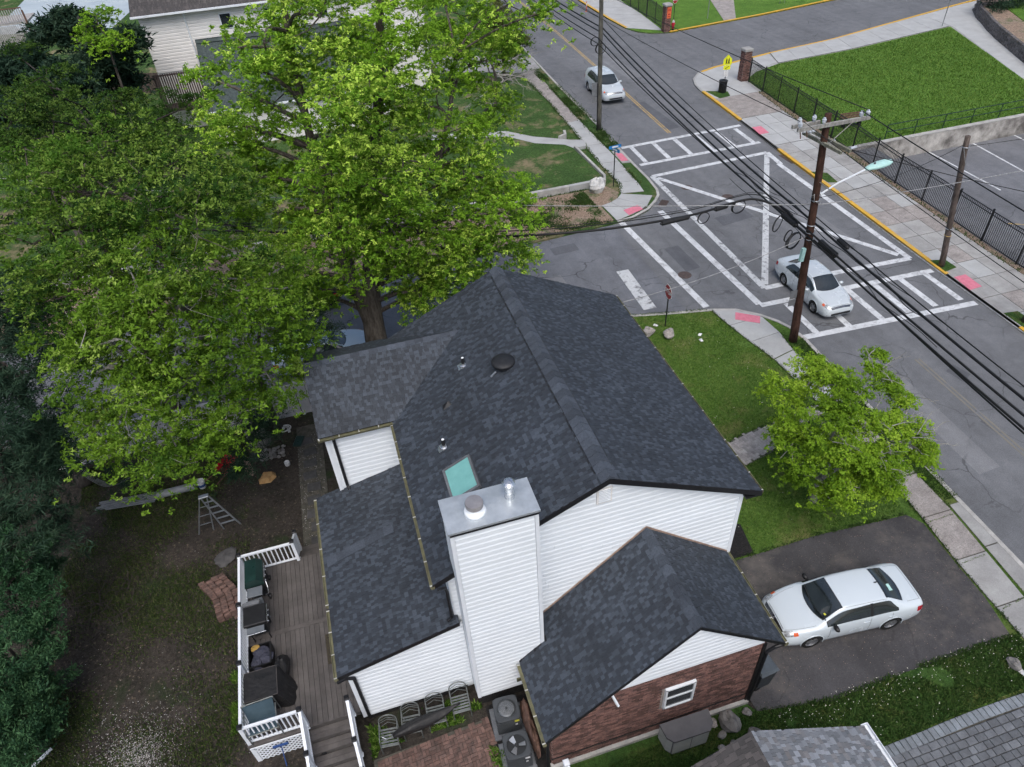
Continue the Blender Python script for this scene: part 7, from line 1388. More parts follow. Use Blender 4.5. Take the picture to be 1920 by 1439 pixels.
# ================================================================ trees, shrubs, grass
def unit(n, up=0.):
    v = RNG.normal(size=(n, 3)); v[:, 2] += up; return v / np.linalg.norm(v, axis=1, keepdims=True)
def leaf_quads(P, axis, size, width, flat, tint, droop=.15):
    """one rhombic leaf per row: P root, axis unit direction"""
    n = len(P); up = np.zeros((n, 3)); up[:, 2] = 1; up += RNG.normal(size=(n, 3)) * flat
    b = np.cross(axis, up); b /= np.linalg.norm(b, axis=1, keepdims=True) + 1e-9
    L = size * RNG.uniform(.65, 1.3, (n, 1)); w = L * width
    mid = P + axis * L * .45; tip = P + axis * L; tip[:, 2] -= (L * droop)[:, 0]; mid[:, 2] += (L * droop * .3)[:, 0]
    V = np.stack([P, mid + b * w, tip, mid - b * w], 1).reshape(-1, 3); F = np.arange(4 * n).reshape(n, 4); return V, F, tint
def crown(blobs, kind):
    """clumps of leaf tufts spread over each blob; returns arrays and the clump centres"""
    K = dict(maple=dict(c=4.2, t=26, n=15, s=.118, w=.23, sg=.37, tr=.035, fl=.5, dome=.6, e=(-.25, 1.0)), oak=dict(c=4.3, t=23, n=15, s=.115, w=.22, sg=.38, tr=.05, fl=.6, dome=.5, e=(-.3, 1.1)), small=dict(c=22., t=25, n=11, s=.072, w=.34, sg=.17, tr=.035, fl=.5, dome=1.2, e=(-.3, .5)), pine=dict(c=9., t=16, n=17, s=.22, w=.06, sg=.34, tr=.05, fl=1., dome=.4, e=(-.4, .9)), pinefar=dict(c=7., t=14, n=12, s=.5, w=.11, sg=.45, tr=.1, fl=1., dome=.3, e=(-.4, .9)), cypress=dict(c=20., t=16, n=13, s=.13, w=.14, sg=.15, tr=.06, fl=1., dome=-1., e=(.3, 1.4)), olive=dict(c=8., t=15, n=10, s=.18, w=.2, sg=.3, tr=.12, fl=.7, dome=.3, e=(-.6, 1.2)))[kind]
    C = []; T = []; TT = []
    for (x, y, z, r) in blobs:
        r *= .88 if kind == 'oak' else 1.
        k = int(K['c'] * r * r) + 3; d = unit(k, .35); rad = RNG.uniform(.45, 1.0, (k, 1)); c = np.array([x, y, z]) + d * rad * (r, r, r * .78); C.append((np.array([x, y, z]), c)); bt_ = RNG.uniform(.0, .35)
        for q in c:
            m = max(4, int(K['t'] * RNG.uniform(.5, 1.5))); sg = K['sg'] * RNG.uniform(.7, 1.25); o = RNG.normal(size=(m, 3)) * (sg, sg, sg * .28); o[:, 2] -= K['dome'] * (o[:, 0] ** 2 + o[:, 1] ** 2); T.append(q + o); TT.append(np.clip(bt_ + RNG.uniform(.02, .42) + RNG.normal(size=m) * .12, 0, .93))
    T = np.concatenate(T); TT = np.concatenate(TT); n = K['n']; P = np.repeat(T, n, 0) + RNG.normal(size=(len(T) * n, 3)) * K['tr'] * (1, 1, .5)
    N = RNG.normal(size=(len(T), 3)) * .35; N[:, 2] += 1; N /= np.linalg.norm(N, axis=1, keepdims=True); N = np.repeat(N, n, 0); rr = RNG.normal(size=P.shape); rr -= N * (rr * N).sum(1, keepdims=True); rr /= np.linalg.norm(rr, axis=1, keepdims=True) + 1e-9
    E_ = RNG.uniform(*K['e'], (len(P), 1)); ax = rr * np.cos(E_) + N * np.sin(E_)
    sz = np.repeat(RNG.uniform(.7, 1.25, len(T)), n)[:, None]
    tint = np.clip(np.repeat(TT, n) + RNG.uniform(-.1, .1, len(P)), 0, .97)
    V, F, tint = leaf_quads(P, ax, K['s'] * sz, K['w'], K['fl'], tint, .25 if kind in ('maple', 'small') else .1); return V, F, tint, C
def tree(name, label, trunks, blobs, kind, leaf, bark, group=None, r0=.3, limb=.10, twig=.022, cat='tree', twigs=True):
    root = thing(name, (*trunks[0][0][0][:2], 0), label, cat, group); tb = MB(); bb = MB(); nodes = []
    for path, ra, rb in trunks:
        P = smooth([Vector(p) for p in path], 4); n = len(P); R = [ra + (rb - ra) * (i / (n - 1)) ** .85 for i in range(n)]; R[0] *= 1.25 if path[0][2] < .1 else 1
        tb.tube(P, R, 12); nodes += [(p, R[i]) for i, p in enumerate(P)]
    tb.build('trunk', bark, root, smooth=True)
    V, F, tint, C = crown(blobs, kind); me = fast_mesh('crown', V - np.array(wloc(root)), F, leaf, tint); o = bpy.data.objects.new('crown', me); place(o, root, wloc(root))
    if twigs:
        for c, subs in C:
            c = Vector(c); best = min(nodes, key=lambda q: (q[0] - c).length + (3.0 if q[0].z > c.z - .3 else 0)); s_ = best[0]; r = min(limb, best[1] * .7); mid = s_.lerp(c, .5) + Vector((random.uniform(-.3, .3), random.uniform(-.3, .3), .25))
            pts = smooth([s_, mid, c], 4); bb.tube(pts, [r + (twig * 1.6 - r) * i / (len(pts) - 1) for i in range(len(pts))], 7)
            net = [(c, twig * 1.5)] + [(pts[-2], twig * 1.6), (pts[-4], twig * 1.8)]
            for q in sorted((Vector(q) for q in subs), key=lambda q: (q - c).length):      # each shoot leaves the nearest wood
                n0, rn = min(net, key=lambda w_: (w_[0] - q).length); m2 = n0.lerp(q, .55) + Vector((random.uniform(-.12, .12), random.uniform(-.12, .12), -.08)); bb.tube([n0, m2, q], [rn * .85, rn * .7, rn * .4], 4); net += [(m2, rn * .7), (q, max(twig * .35, rn * .5))]
        bb.build('branches', bark, root)
    return root
B = {
  'maple': [(-1.7, 25.5, 14.4, .8), (-0.9, 24.7, 14.6, .9), (-0.4, 27.3, 13.4, .9), (-3.6, 31.0, 12.2, .8), (-1.6, 27.8, 13.2, .7), (-3.5, 29.2, 11.2, .9), (4.3, 27.4, 11.0, 2.4), (5.6, 26.6, 9.0, 2.2), (5.7, 25.9, 7.0, 2.2), (6.5, 26.0, 5.0, 1.6), (4.0, 25.6, 6.5, 2.2), (3.7, 25.8, 9.0, 2.2), (2.2, 28.3, 10.0, 2.2), (3.2, 26.4, 13.0, 2.4), (1.8, 27.1, 13.0, 2.3), (5.9, 29.0, 12.5, 2.2), (7.5, 30.5, 9.5, 1.6), (0.5, 25.8, 11.0, 2), (0.6, 26.9, 8.0, 2), (2.3, 25.8, 5.0, 1.8), (4.2, 25.6, 4.2, 1.3), (-0.2, 27.3, 5.0, 1.6), (-0.9, 27.6, 7.0, 1.6), (-1.1, 29.0, 8.5, 1.7), (-2.1, 27.4, 11.0, 1.7), (-0.7, 30.1, 11.5, 2), (-0.6, 28.2, 13.6, 1.9), (1.0, 25.5, 15.0, 2.2), (3.0, 25.1, 15.0, 2.4), (5.9, 30.0, 14.0, 2.4), (7.9, 28.0, 14.0, 1.6), (9.0, 26.5, 14.0, 0.8), (-2.3, 27.1, 4.0, 1.2), (-1.2, 26.2, 4.7, 1.2), (2.6, 25.2, 4.4, 1.1), (0.9, 24.5, 6.8, 1.6), (0.1, 23.8, 8.5, 1.8), (1.8, 23.9, 8.3, 1.8), (1.3, 23.1, 10.2, 1.8), (2.6, 22.9, 11.0, 1.8), (0.2, 23.8, 10.5, 1.7), (1.5, 22.0, 13.2, 2), (-1.7, 26.1, 6.5, 1.6), (-2.1, 27.0, 8.0, 1.7), (-2.9, 27.4, 9.5, 1.6), (-3.2, 26.7, 5.5, 1.3), (-3.2, 28.2, 10.5, 1.5), (4.9, 24.8, 6.0, 1.6), (6.5, 24.5, 7.5, 1.2), (6.4, 25.8, 8.5, 1.4), (7.3, 28.7, 12.0, 1.5), (3.0, 25.2, 6.2, 1.6), (2.9, 25.3, 4.0, 1.1)],
  'oakA': [(-2.5, 19.0, 8.0, 1.6), (-3.1, 18.3, 7.0, 1.6), (-3.8, 17.5, 9.0, 1.9), (-4.7, 17.5, 10.0, 2), (-6.1, 17.7, 9.5, 1.9), (-7.4, 18.0, 8.5, 1.6), (-6.4, 17.3, 8.0, 1.8), (-5.1, 17.3, 8.0, 1.8), (-4.2, 17.2, 7.0, 1.5), (-5.9, 16.7, 6.5, 1.5), (-6.9, 17.2, 5.5, 1), (-5.3, 16.5, 6.0, 1.1), (-7.4, 17.6, 7.0, 1.4), (-8.1, 17.6, 7.0, 0.9), (-4.8, 18.7, 11.0, 2.2), (-3.5, 19.2, 10.0, 2), (-2.5, 19.9, 9.0, 1.6), (-2.0, 22.8, 8.0, 1.3), (-6.9, 19.4, 10.0, 1.8), (-8.0, 19.6, 9.0, 1.4), (-5.6, 18.1, 10.5, 1.6), (-2.1, 20.4, 6.5, 1.1), (-3.0, 17.6, 9.5, 1.5), (-8.5, 18.5, 5.0, 0.6)],
  'oakB': [(-7.8, 19.8, 10.0, 1.8), (-8.5, 21.4, 11.0, 2), (-6.7, 20.6, 11.0, 2.2), (-3.4, 18.6, 12.0, 2.2), (-5.2, 20.7, 12.0, 2.2), (-7.1, 22.2, 12.0, 2.2), (-8.9, 24.1, 12.0, 2), (-6.6, 25.3, 12.0, 2), (-4.7, 24.4, 11.5, 1.8), (-3.4, 24.8, 10.5, 1.5)],
  'pineW': [(-10.2, 22.2, 9.0, 1.5), (-10.4, 20.2, 8.0, 1.5), (-10.6, 18.2, 7.0, 1.4), (-10.3, 18.3, 5.5, 1.2), (-11.4, 24.6, 6.0, 1.8), (-11.4, 21.5, 5.5, 1.8), (-10.8, 20.3, 4.5, 1.4), (-11.2, 18.5, 4.5, 1.7), (-11.3, 19.1, 2.5, 0.8), (-11.7, 17.3, 4.0, 1.5), (-11.0, 24.9, 7.5, 1.5), (-9.7, 23.6, 6.0, 0.9)],
  'pineN': [(-1.7, 23.6, 4.4, .7), (-2.3, 23.6, 5.0, 0.9), (-4.4, 20.1, 3.5, 0.7), (-5.4, 20.0, 2.0, 0.6)],
  'cyp1': [(-11.4, 15.6, 3.5, 1), (-11.3, 17.3, 2.2, 0.6), (-11.3, 15.5, 2.8, 1), (-11.7, 16.5, 4.0, 1.2)], 'cyp2': [(-11.3, 14.0, 2.4, 1.1), (-11.2, 15.0, 1.8, 0.6), (-11.4, 13.1, 2.6, 1.1), (-11.3, 13.9, 1.2, .9)], 'cyp3': [(-11.3, 12.4, 2.0, 1), (-11.2, 13.0, 1.6, 0.7), (-11.5, 11.4, 1.8, 1), (-11.3, 12.2, 1.0, .9)],
  'front': [(14.6, 15.6, 4.2, 0.85), (13.6, 15.3, 3.8, 0.85), (14.7, 14.4, 4.4, 0.9), (14.7, 13.3, 4.4, 0.95), (13.7, 13.3, 4.0, 0.95), (13.1, 14.1, 3.5, 0.75), (12.8, 13.4, 3.0, 0.75), (16.2, 14.2, 4.6, 0.5), (16.4, 13.7, 4.4, 0.5), (16.7, 13.3, 4.0, 0.5), (15.3, 12.5, 4.0, 0.9), (16.3, 12.3, 3.6, 0.7), (16.5, 11.6, 3.2, 0.6), (14.9, 11.5, 3.4, 0.85), (13.9, 12.1, 3.6, 0.95), (13.3, 12.4, 3.0, 0.85), (13.9, 11.4, 2.6, 0.75), (15.0, 11.2, 2.8, 0.7), (13.4, 11.9, 2.0, 0.6), (16.9, 15.2, 4.7, 0.3), (13.0, 12.8, 2.2, 0.45)],
  'olive': [(17.4, 61.4, 4.0, 1.5), (16.2, 61.4, 5.2, 1.6), (17.6, 60.6, 3.0, 1.1), (15.6, 60.2, 4.6, 1.3), (16.6, 61.5, 2.2, 1.4)],
  'pineNW': [(-15.6, 62.0, 8.0, 2.2), (-12.4, 57.1, 7.0, 1.8), (-11.0, 58.2, 8.0, 1.2), (-19.2, 63.1, 6.0, 1.8), (-14.4, 58.2, 6.0, 1.6), (-12.3, 57.8, 5.0, 1.3)], 'mapleNW': [(-12.2, 55.2, 9.4, 1.2), (-10.8, 54.5, 8.6, 1.0), (-11.3, 55.6, 10.2, 1.0), (-12.4, 54.2, 8.8, .8)],
}
tree('maple_tree', 'tall bright green maple behind the ridge with trunk beside the wing roof', [([(.55, 25.6, 0), (.5, 25.7, 2.2), (.75, 25.9, 4.5), (1.6, 26.6, 8), (2.6, 27.2, 12), (3.4, 27.0, 16.5)], .62, .10), ([(.5, 25.7, 2.4), (.1, 26.0, 5), (-.2, 26.8, 8.5), (-.2, 27.4, 12), (0, 27.4, 16)], .34, .08), ([(.9, 26.0, 5.2), (2.4, 26.2, 7.4), (4.6, 26.8, 9.6), (5.8, 28.2, 12.5)], .22, .06)], B['maple'], 'maple', M['leaf_maple'], M['bark'], limb=.12)
tree('oak_tree', 'broad oak leaning its crown over the back yard, trunk at the white fence', [([(-5.15, 23.2, 0), (-5.2, 23.0, 2.5), (-5.1, 22.0, 5), (-5.0, 20.4, 8), (-4.9, 19.2, 10.5)], .42, .09), ([(-5.15, 22.5, 4), (-6.0, 20.6, 6), (-6.4, 18.8, 8), (-6.8, 18.4, 9)], .2, .05)], B['oakA'], 'oak', M['leaf_oak'], M['bark_pale'], 'large trees behind the yard', limb=.10)
tree('oak_tree', 'high oak crown filling the upper left behind the nearer oak', [([(-8.3, 25.2, 0), (-8.2, 25.0, 4), (-7.6, 24.0, 8), (-7.2, 23.2, 11.5)], .4, .1), ([(-8.1, 24.8, 5), (-9.0, 26.6, 9), (-9.2, 29, 11.5)], .2, .06)], B['oakB'], 'oak', M['leaf_oak_shaded'], M['bark'], 'large trees behind the yard', limb=.10)
tree('pine_tree', 'dark pine at the left edge with leaning trunk by the fence', [([(-11.85, 23.2, 0), (-12.2, 23.6, 2), (-12.0, 23.0, 5), (-11.6, 22.0, 8)], .30, .08), ([(-12.1, 23.4, 3.4), (-11.6, 20.5, 4.6), (-11.5, 18, 4.6)], .14, .04)], B['pineW'], 'pine', M['leaf_pine'], M['bark_dark'], 'dark pines', limb=.07)
tree('pine_tree', 'small dark pine foliage beside the wing and white fence', [([(-4.35, 23.6, 0), (-4.3, 23.4, 3), (-3.6, 23.2, 5.5)], .22, .05)], B['pineN'], 'pine', M['leaf_pine'], M['bark_dark'], 'dark pines', limb=.05)
tree('pine_sapling', 'tiny pine sapling in the soil near the leaning trunk', [([(-9.6, 21.9, 0), (-9.75, 21.8, .8), (-9.8, 21.75, 1.5)], .025, .01)], [(-9.85, 21.75, 1.35, .45)], 'pine', M['leaf_pine'], M['bark_dark'], limb=.02, twig=.008, cat='sapling')
for i, (k, lb) in enumerate((('cyp1', 'feathery evergreen nearest the dark pine at the left edge'), ('cyp2', 'feathery evergreen in the middle of the left edge row'), ('cyp3', 'feathery evergreen in the bottom left corner'))):
    c = B[k][0]; tree('cypress', lb, [([(c[0] - .2, c[1], 0), (c[0] - .2, c[1], 1.6), (c[0] - .15, c[1], c[2] + .4)], .12, .03)], B[k], 'cypress', M['leaf_cypress'], M['bark_dark'], 'feathery evergreens along the left edge', limb=.04, twig=.012)
tree('ornamental_tree', 'small spreading green tree on the front lawn by the driveway', [([(14.25, 13.15, 0), (14.3, 13.2, .9), (14.5, 13.2, 1.8), (14.6, 13.3, 3.2)], .14, .04), ([(14.3, 13.2, 1.0), (15.2, 12.9, 2.2), (15.9, 12.6, 3.3)], .08, .03), ([(14.3, 13.2, 1.0), (13.8, 13.9, 2.2), (13.9, 14.9, 3.5)], .08, .03), ([(14.3, 13.2, 1.3), (15.0, 13.9, 2.8), (16.3, 14.2, 4.3)], .06, .02)], B['front'], 'small', M['leaf_small'], M['bark_pale'], limb=.045, twig=.012)
tree('yew_tree', 'dark olive evergreen beside the far sidewalk', [([(16.6, 61.2, 0), (16.6, 61.2, 2.5), (16.4, 61.2, 5)], .18, .05)], B['olive'], 'olive', M['leaf_olive'], M['bark_dark'], limb=.05)
tree('pine_tree', 'tall dark pine beside the white sided house, top left', [([(-13.6, 58.6, 0), (-13.6, 58.5, 5), (-13.5, 58.5, 9.5)], .28, .08)], B['pineNW'], 'pinefar', M['leaf_pine'], M['bark_dark'], 'dark pines', limb=.09)
tree('pine_tree', 'lower dark pine between the high oak and the lattice deck', [([(-15.5, 51, 0), (-15.4, 51, 4), (-15.3, 51, 7.5)], .25, .07)], [(-17.5, 55, 7.0, 2.0), (-14.5, 52, 6.8, 2.0), (-18.0, 50, 6.0, 2.0), (-12.2, 50, 5.4, 1.6), (-15.2, 47, 5.4, 1.8)], 'pinefar', M['leaf_pine'], M['bark_dark'], 'dark pines', limb=.08)
tree('young_maple', 'light green maple top showing against the top left corner', [([(-11.9, 55.0, 0), (-11.8, 55.0, 5), (-11.6, 55.0, 9)], .16, .05)], B['mapleNW'], 'maple', M['leaf_maple'], M['bark'], limb=.06)
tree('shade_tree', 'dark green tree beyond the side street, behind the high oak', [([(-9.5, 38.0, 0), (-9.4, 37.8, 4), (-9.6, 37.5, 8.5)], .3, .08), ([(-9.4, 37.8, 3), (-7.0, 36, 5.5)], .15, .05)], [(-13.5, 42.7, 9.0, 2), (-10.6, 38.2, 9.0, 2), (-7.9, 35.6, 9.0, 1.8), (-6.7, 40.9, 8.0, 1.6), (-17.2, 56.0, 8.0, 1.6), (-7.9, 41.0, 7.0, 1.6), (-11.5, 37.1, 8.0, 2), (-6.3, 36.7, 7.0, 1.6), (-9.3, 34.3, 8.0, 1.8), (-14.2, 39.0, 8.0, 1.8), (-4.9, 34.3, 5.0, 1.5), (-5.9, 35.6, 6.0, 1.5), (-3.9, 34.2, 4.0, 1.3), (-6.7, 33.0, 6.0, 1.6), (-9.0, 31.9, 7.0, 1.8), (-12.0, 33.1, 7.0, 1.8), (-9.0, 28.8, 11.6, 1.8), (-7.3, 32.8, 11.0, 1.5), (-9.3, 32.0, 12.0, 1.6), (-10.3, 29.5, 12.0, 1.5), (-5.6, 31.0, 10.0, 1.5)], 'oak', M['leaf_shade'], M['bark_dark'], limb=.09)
ft = bpy.data.objects['ornamental_tree']; tw = MB()
for i in range(26):
    b = Vector(random.choice(B['front'][7:15])[:3]) + Vector((random.uniform(-.4, .5), random.uniform(-.5, .5), .25)); d = Vector((random.uniform(-.2, 1), random.uniform(-.8, .6), random.uniform(.0, .5))).normalized(); q = b + d * random.uniform(.5, .9)
    tw.tube([b, b.lerp(q, .5) + Vector((0, 0, .06)), q], [.016, .011, .004], 5)
    for k in range(3): t = b.lerp(q, random.uniform(.4, .95)); e = d + Vector((random.uniform(-.9, .9), random.uniform(-.9, .9), random.uniform(-.2, .4))); tw.tube([t, t + e * .22], [.007, .003], 4)
tag(tw.build('dead_twigs', M['bark_pale'], ft), 'grey lichen covered dead twigs', kind='stuff')
# bare tree by the far walk
bt = thing('bare_tree', (14.2, 55.6, .2), 'leafless grey branched tree in front of the dark evergreen', 'tree'); tb = MB().tube(smooth([Vector(p) for p in ((14.2, 55.6, 0), (14.3, 55.4, 1.6), (14.2, 55.0, 3.0), (13.6, 54.4, 4.5))], 4), [.16 - .008 * i for i in range(13)], 8); tb.build('trunk', M['bark'], bt, smooth=True); bb = MB()
def bough(p, d, l, r, depth):
    q = p + d * l; m = p.lerp(q, .5) + Vector((random.uniform(-.1, .1), random.uniform(-.1, .1), .06 * l)); bb.tube([p, m, q], [r, r * .8, r * .55], 5)
    if depth:
        for _ in range(3 if depth > 1 else 4):
            a = d + Vector((random.uniform(-.8, .8), random.uniform(-.8, .8), random.uniform(-.35, .3))); bough(p.lerp(q, random.uniform(.45, 1)), a.normalized(), l * random.uniform(.45, .75), r * .5, depth - 1)
for d in ((1, .1, -.15), (.9, -.5, -.1), (-.6, -.7, 0), (.4, .8, .1), (.8, .4, .2), (-.9, .1, .1), (.2, -1, -.1), (1, -.15, .25)): bough(Vector((14.25, 55.3, random.uniform(1.7, 3.2))), Vector(d).normalized(), random.uniform(1.6, 2.4), .05, 3)
bb.build('branches', M['bark_pale'], bt)
# shrub on the raised bed
V, F, tint, C = crown([(64.6, 58.0, 1.7, 1.4), (65.6, 59.2, 2.0, 1.5), (66.8, 58.4, 1.8, 1.4)], 'olive'); sh = bpy.data.objects.new('shrub', fast_mesh('shrub', V - np.array((65.5, 58.5, .9)), F, M['leaf_pine'], tint)); place(sh, None, (65.5, 58.5, .9)); tag(sh, 'dark reddish shrub on the raised bed, top right corner', 'shrub')
# cable wrapped at the leaning trunk
hs = MB()
for k in range(5): hs.tube(smooth([Vector((-11.9 + .05 * k, 23.0, 1.2 + .1 * k)), Vector((-11.5 + .06 * k, 22.75, .5)), Vector((-11.0 + .1 * k, 22.6, .06)), Vector((-10.3 + .08 * k, 22.75 + .07 * k, .05)), Vector((-9.9, 23.0, .05))], 4), .016, 5)
tag(hs.build('hose_bundle', M['chair_metal']), 'bundle of grey hoses looped at the foot of the leaning trunk', 'hose')

# ---- grass blades, weeds, clover: too many to count
def blades(name, n, polyfn, h, m, label, z=0., w=.012, mask=None):
    P = []
    while sum(len(p) for p in P) < n:
        q = polyfn(n); P.append(q if mask is None else q[mask(q)])
    P = np.concatenate(P)[:n]; n = len(P); a = RNG.uniform(0, 6.28, n); H_ = h * RNG.uniform(.5, 1.4, n); ln = RNG.normal(size=(n, 2)) * (H_ * .5)[:, None]
    d = np.stack([np.cos(a), np.sin(a)], 1) * (w * RNG.uniform(.7, 1.5, n))[:, None]; Z = np.full(n, z)
    V = np.stack([np.c_[P - d, Z], np.c_[P + d, Z], np.c_[P + ln, Z + H_]], 1).reshape(-1, 3); o = bpy.data.objects.new(name, fast_mesh(name, V, np.arange(3 * n).reshape(n, 3), m, RNG.uniform(0, .97, n))); place(o, None, (0, 0, 0)); return tag(o, label, 'grass', kind='stuff')
def noise2(p, s, seed=0.):
    x, y = p[:, 0] * s + seed, p[:, 1] * s - seed * 1.7; return (np.sin(x * 1.3 + 2.1 * np.sin(y * .7)) + np.sin(y * 1.7 + 1.6 * np.sin(x * .9 + 1)) + .6 * np.sin(2.9 * x - 2.3 * y) + .5 * np.sin(4.3 * y + 3.1 * x)) / 3.1
def poly_mask(poly):
    xs = np.array([p[0] for p in poly]); ys = np.array([p[1] for p in poly])
    def f(q):
        r = np.zeros(len(q), bool); j = len(poly) - 1
        for i in range(len(poly)):
            c_ = ((ys[i] > q[:, 1]) != (ys[j] > q[:, 1])) & (q[:, 0] < (xs[j] - xs[i]) * (q[:, 1] - ys[i]) / (ys[j] - ys[i] + 1e-12) + xs[i]); r ^= c_; j = i
        return r
    return f
def uni(x0, x1, y0, y1): return lambda n: np.c_[RNG.uniform(x0, x1, n), RNG.uniform(y0, y1, n)]
lawn_poly = poly_mask([(9.1, 11.9), (13.5, 11.9), (16.9, 11.7), (17.35, 13), (17.4, 17), (17.25, 20.6), (16.9, 22.3), (16.6, 24.9), (14.5, 25.4), (12.7, 25.85), (9.1, 26)]); walk_m = poly_mask(walk_poly); mul_m = poly_mask([(8.7, 11.8), (11.05, 11.8), (11.25, 13), (9.3, 14.5), (8.7, 14.5)])
blades('school_grass', 36000, uni(34.5, 59, 38.5, 58), .10, M['blade'], 'mown green blades of the school lawn', .03, .03, mask=poly_mask([(35.3, 53.2), (37, 54.5), (39.84, 55.5), (47.54, 56.0), (59.4, 57.8), (54.1, 44.08), (51.7, 38.5), (34.2, 38.5), (34.55, 44.35), (35.0, 50.0)]))
blades('lawn_grass', 70000, uni(9.1, 17.5, 11.6, 26), .055, M['blade'], 'short green blades of the front lawn', mask=lambda q: lawn_poly(q) & ~walk_m(q) & ~mul_m(q) & (noise2(q, .8) > -.75))
strip1 = poly_mask([(18.62, 11.6), (19.05, 11.6), (19.3, 19.8), (19.4, 21.5), (18.75, 21.5), (18.6, 13)])
blades('verge_grass', 7000, uni(18.5, 19.5, 11.5, 21.6), .08, M['blade_dark'], 'rough grass on the strip beside the kerb', mask=strip1)
weed = poly_mask([(2.3, 6.9), (2.3, 5.9), (10.9, 5.2), (15.7, 5.3), (17.0, 5.2), (16.9, 6.75), (14.9, 6.8), (13.0, 6.8), (10.47, 6.75), (8.4, 7.0), (7.6, 7.2)])
blades('weeds', 26000, uni(2.3, 17, 5.0, 7.3), .085, M['blade_dark'], 'rough clover and weeds between the two driveways', .004, .016, mask=lambda q: weed(q) & (noise2(q, 1.3, 4) > -.5))
blades('north_verge_grass', 14000, uni(10, 20.4, 35, 64), .10, M['blade_dark'], 'tufty grass on the north verges', .01, .025, mask=lambda q: ((q[:, 0] > 19.5 + .012 * (q[:, 1] - 45)) & (q[:, 1] > 45) | (q[:, 0] < 15.5) & (q[:, 1] < 39.3)) & (noise2(q, 1.1, 2) + RNG.normal(size=len(q)) * .3 > .25))
blades('yard_weeds', 52000, uni(-12, -5.6, 9.5, 24), .07, M['blade_yard'], 'sparse grass and weeds on the back yard soil', 0, .016, mask=lambda q: noise2(q, .75, 7) + RNG.normal(size=len(q)) * .25 > .02)
scatter('leaf_litter', 6000, lambda: (random.uniform(-12, -3), random.uniform(9.5, 24), .004), (.02, .05), M['litter'], 'fallen leaves and bark bits on the back yard soil', .15)
blades('patio_weeds', 2600, uni(-2.4, 1.1, 7.4, 10.1), .10, M['blade'], 'weeds growing at the edge of the brick patio', .01, .03, mask=lambda q: ((q[:, 1] > 9.35) | (q[:, 0] > .75) | (q[:, 0] < -2.1)) & (noise2(q, 2.2, 3) > .2))
blades('deck_edge_weeds', 2200, uni(-6.2, -5.55, 9.2, 14.5), .12, M['blade'], 'bright weeds growing along the deck rail', .0, .03, mask=lambda q: noise2(q, 1.8, 9) > .3)
def dots(name, n, fn, m, label, zf=.06): return scatter(name, n, lambda: (*fn(), zf * random.uniform(.5, 1.3)), (.010, .022), m, label, .8)
wl = [(x, y) for x, y in np.c_[RNG.uniform(8.5, 16.8, 1500), RNG.uniform(5.4, 6.85, 1500)] if random.random() < .25 + .6 * (y > 6.1)]
dots('clover_flowers', 340, lambda: random.choice(wl), M['clover'], 'white clover heads in the weedy strip'); 
fl = [(x, y) for x, y in np.c_[RNG.uniform(9.2, 17.2, 3000), RNG.uniform(11.9, 25, 3000)] if inpoly((x, y), [(9.1, 11.9), (16.9, 11.7), (17.3, 20.6), (16.6, 24.5), (9.1, 25.5)])]
dots('lawn_flowers', 200, lambda: random.choice(fl), M['clover'], 'white clover specks in the front lawn')

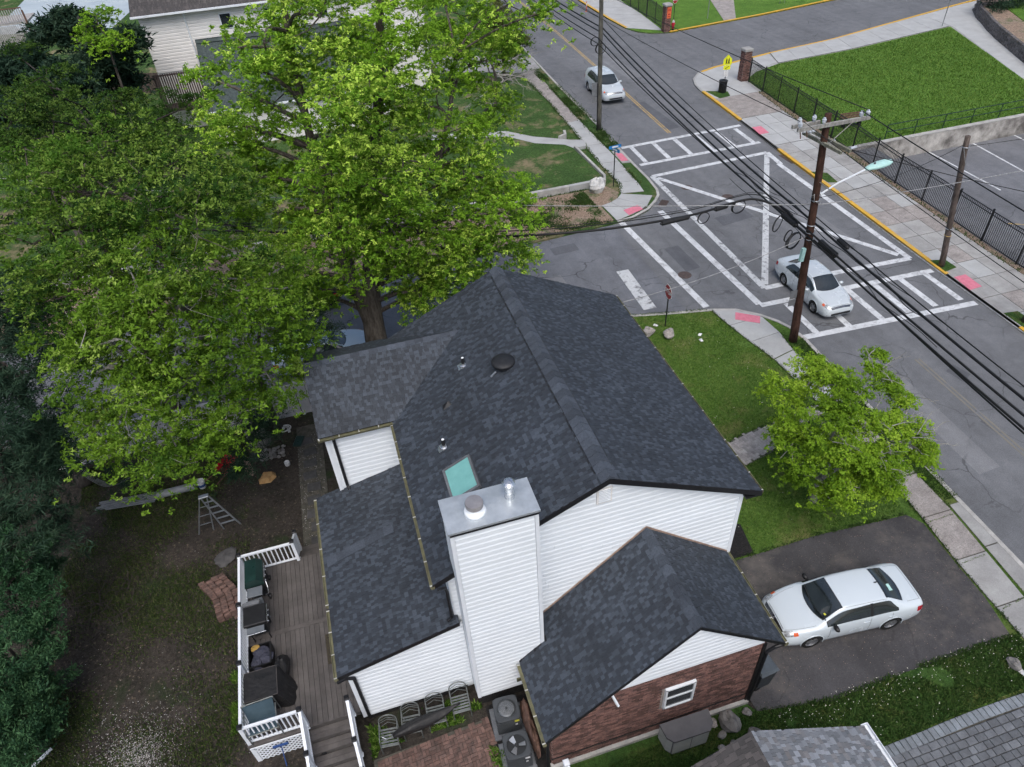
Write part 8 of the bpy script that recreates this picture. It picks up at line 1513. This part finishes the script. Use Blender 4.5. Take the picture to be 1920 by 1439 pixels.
def edge_blades(name, paths, n, spread, h, m, label, z=.012, w=.014):
    P = []
    for path in paths:
        L = sum(math.dist(a, b) for a, b in zip(path, path[1:])); k = max(2, int(L * 6)); pts = np.array([tuple(v) for v in resample(path, k)]); c = int(n * L); i = RNG.uniform(0, k - 1e-6, c); a = i.astype(int); f = (i - a)[:, None]; q = pts[a] * (1 - f) + pts[a + 1] * f
        wob = .5 + .5 * np.sin(i * .9 + 3 * np.sin(i * .37)); keep = RNG.uniform(0, 1, c) < .25 + .75 * wob; P.append((q + RNG.normal(size=(c, 2)) * spread)[keep])
    P = np.concatenate(P); return blades(name, len(P), lambda n_: P, h, m, label, z, w)
edge_blades('edge_grass', [[(16.9, 11.55), (13.5, 11.78), (10.3, 11.76), (8.8, 11.84)], [(8.35, 7.03), (10.47, 6.66), (13.0, 6.73), (14.9, 6.71), (16.7, 6.7)], [(16.95, 4), (17.0, 7), (17.1, 9.2), (17.3, 11), (17.45, 13), (17.5, 17), (17.36, 20.6), (17.0, 22.3), (16.72, 24), (16.64, 24.9)], [(18.55, 11.3), (18.56, 13), (18.6, 17), (18.55, 20.9), (18.72, 22.2)], [(19.1, 11.6), (19.3, 17), (19.42, 20.5)], [(10.2, 5.2), (13.2, 5.24), (16.9, 5.24)], [(9.3, 14.95), (12.7, 15.37), (14.2, 15.73), (15.2, 16.3), (17.4, 16.8)], [(9.3, 16.3), (12.8, 16.68), (13.8, 16.93), (15.1, 17.08), (17.4, 17.48)], [(12.8, 25.95), (14.5, 25.5), (16.5, 25.05)]], 260, .045, .06, M['blade_dark'], 'ragged grass along driveway, walk and kerb edges')
edge_blades('joint_weeds', [[(17.2, 9.25), (18.2, 9.3)], [(17.3, 11.0), (18.4, 11.0)], [(17.15, 7.5), (18.1, 7.6)], [(18.2, 7.4), (18.35, 9.3), (18.5, 11.3)], [(17.42, 14.4), (18.5, 14.5)]], 90, .015, .03, M['blade'], 'tiny weeds in the sidewalk joints', .03)
edge_blades('north_edge_grass', [[(17.6, 38.3), (17.97, 39.42), (17.98, 42.3), (18.12, 45.53), (18.38, 49.36), (18.66, 56.06), (18.6, 63.0)], [(19.16, 38.9), (19.3, 42.1)], [(19.42, 45), (19.5, 49.6), (19.8, 58.3)], [(20.2, 45.5), (20.4, 48), (20.65, 58.8)], [(10, 34.75), (15.8, 35.1)], [(8, 39.6), (15.7, 39.55)]], 90, .08, .11, M['blade_dark'], 'ragged grass beside the north sidewalk', .02, .025)
edge_blades('fence_weeds', [[(32.4, 18.5), (32.7, 24.85), (33.1, 30.3), (33.8, 40.8), (34.25, 46), (34.7, 50.3)]], 60, .12, .10, M['blade_dark'], 'weeds at the foot of the picket fence', .03, .025)
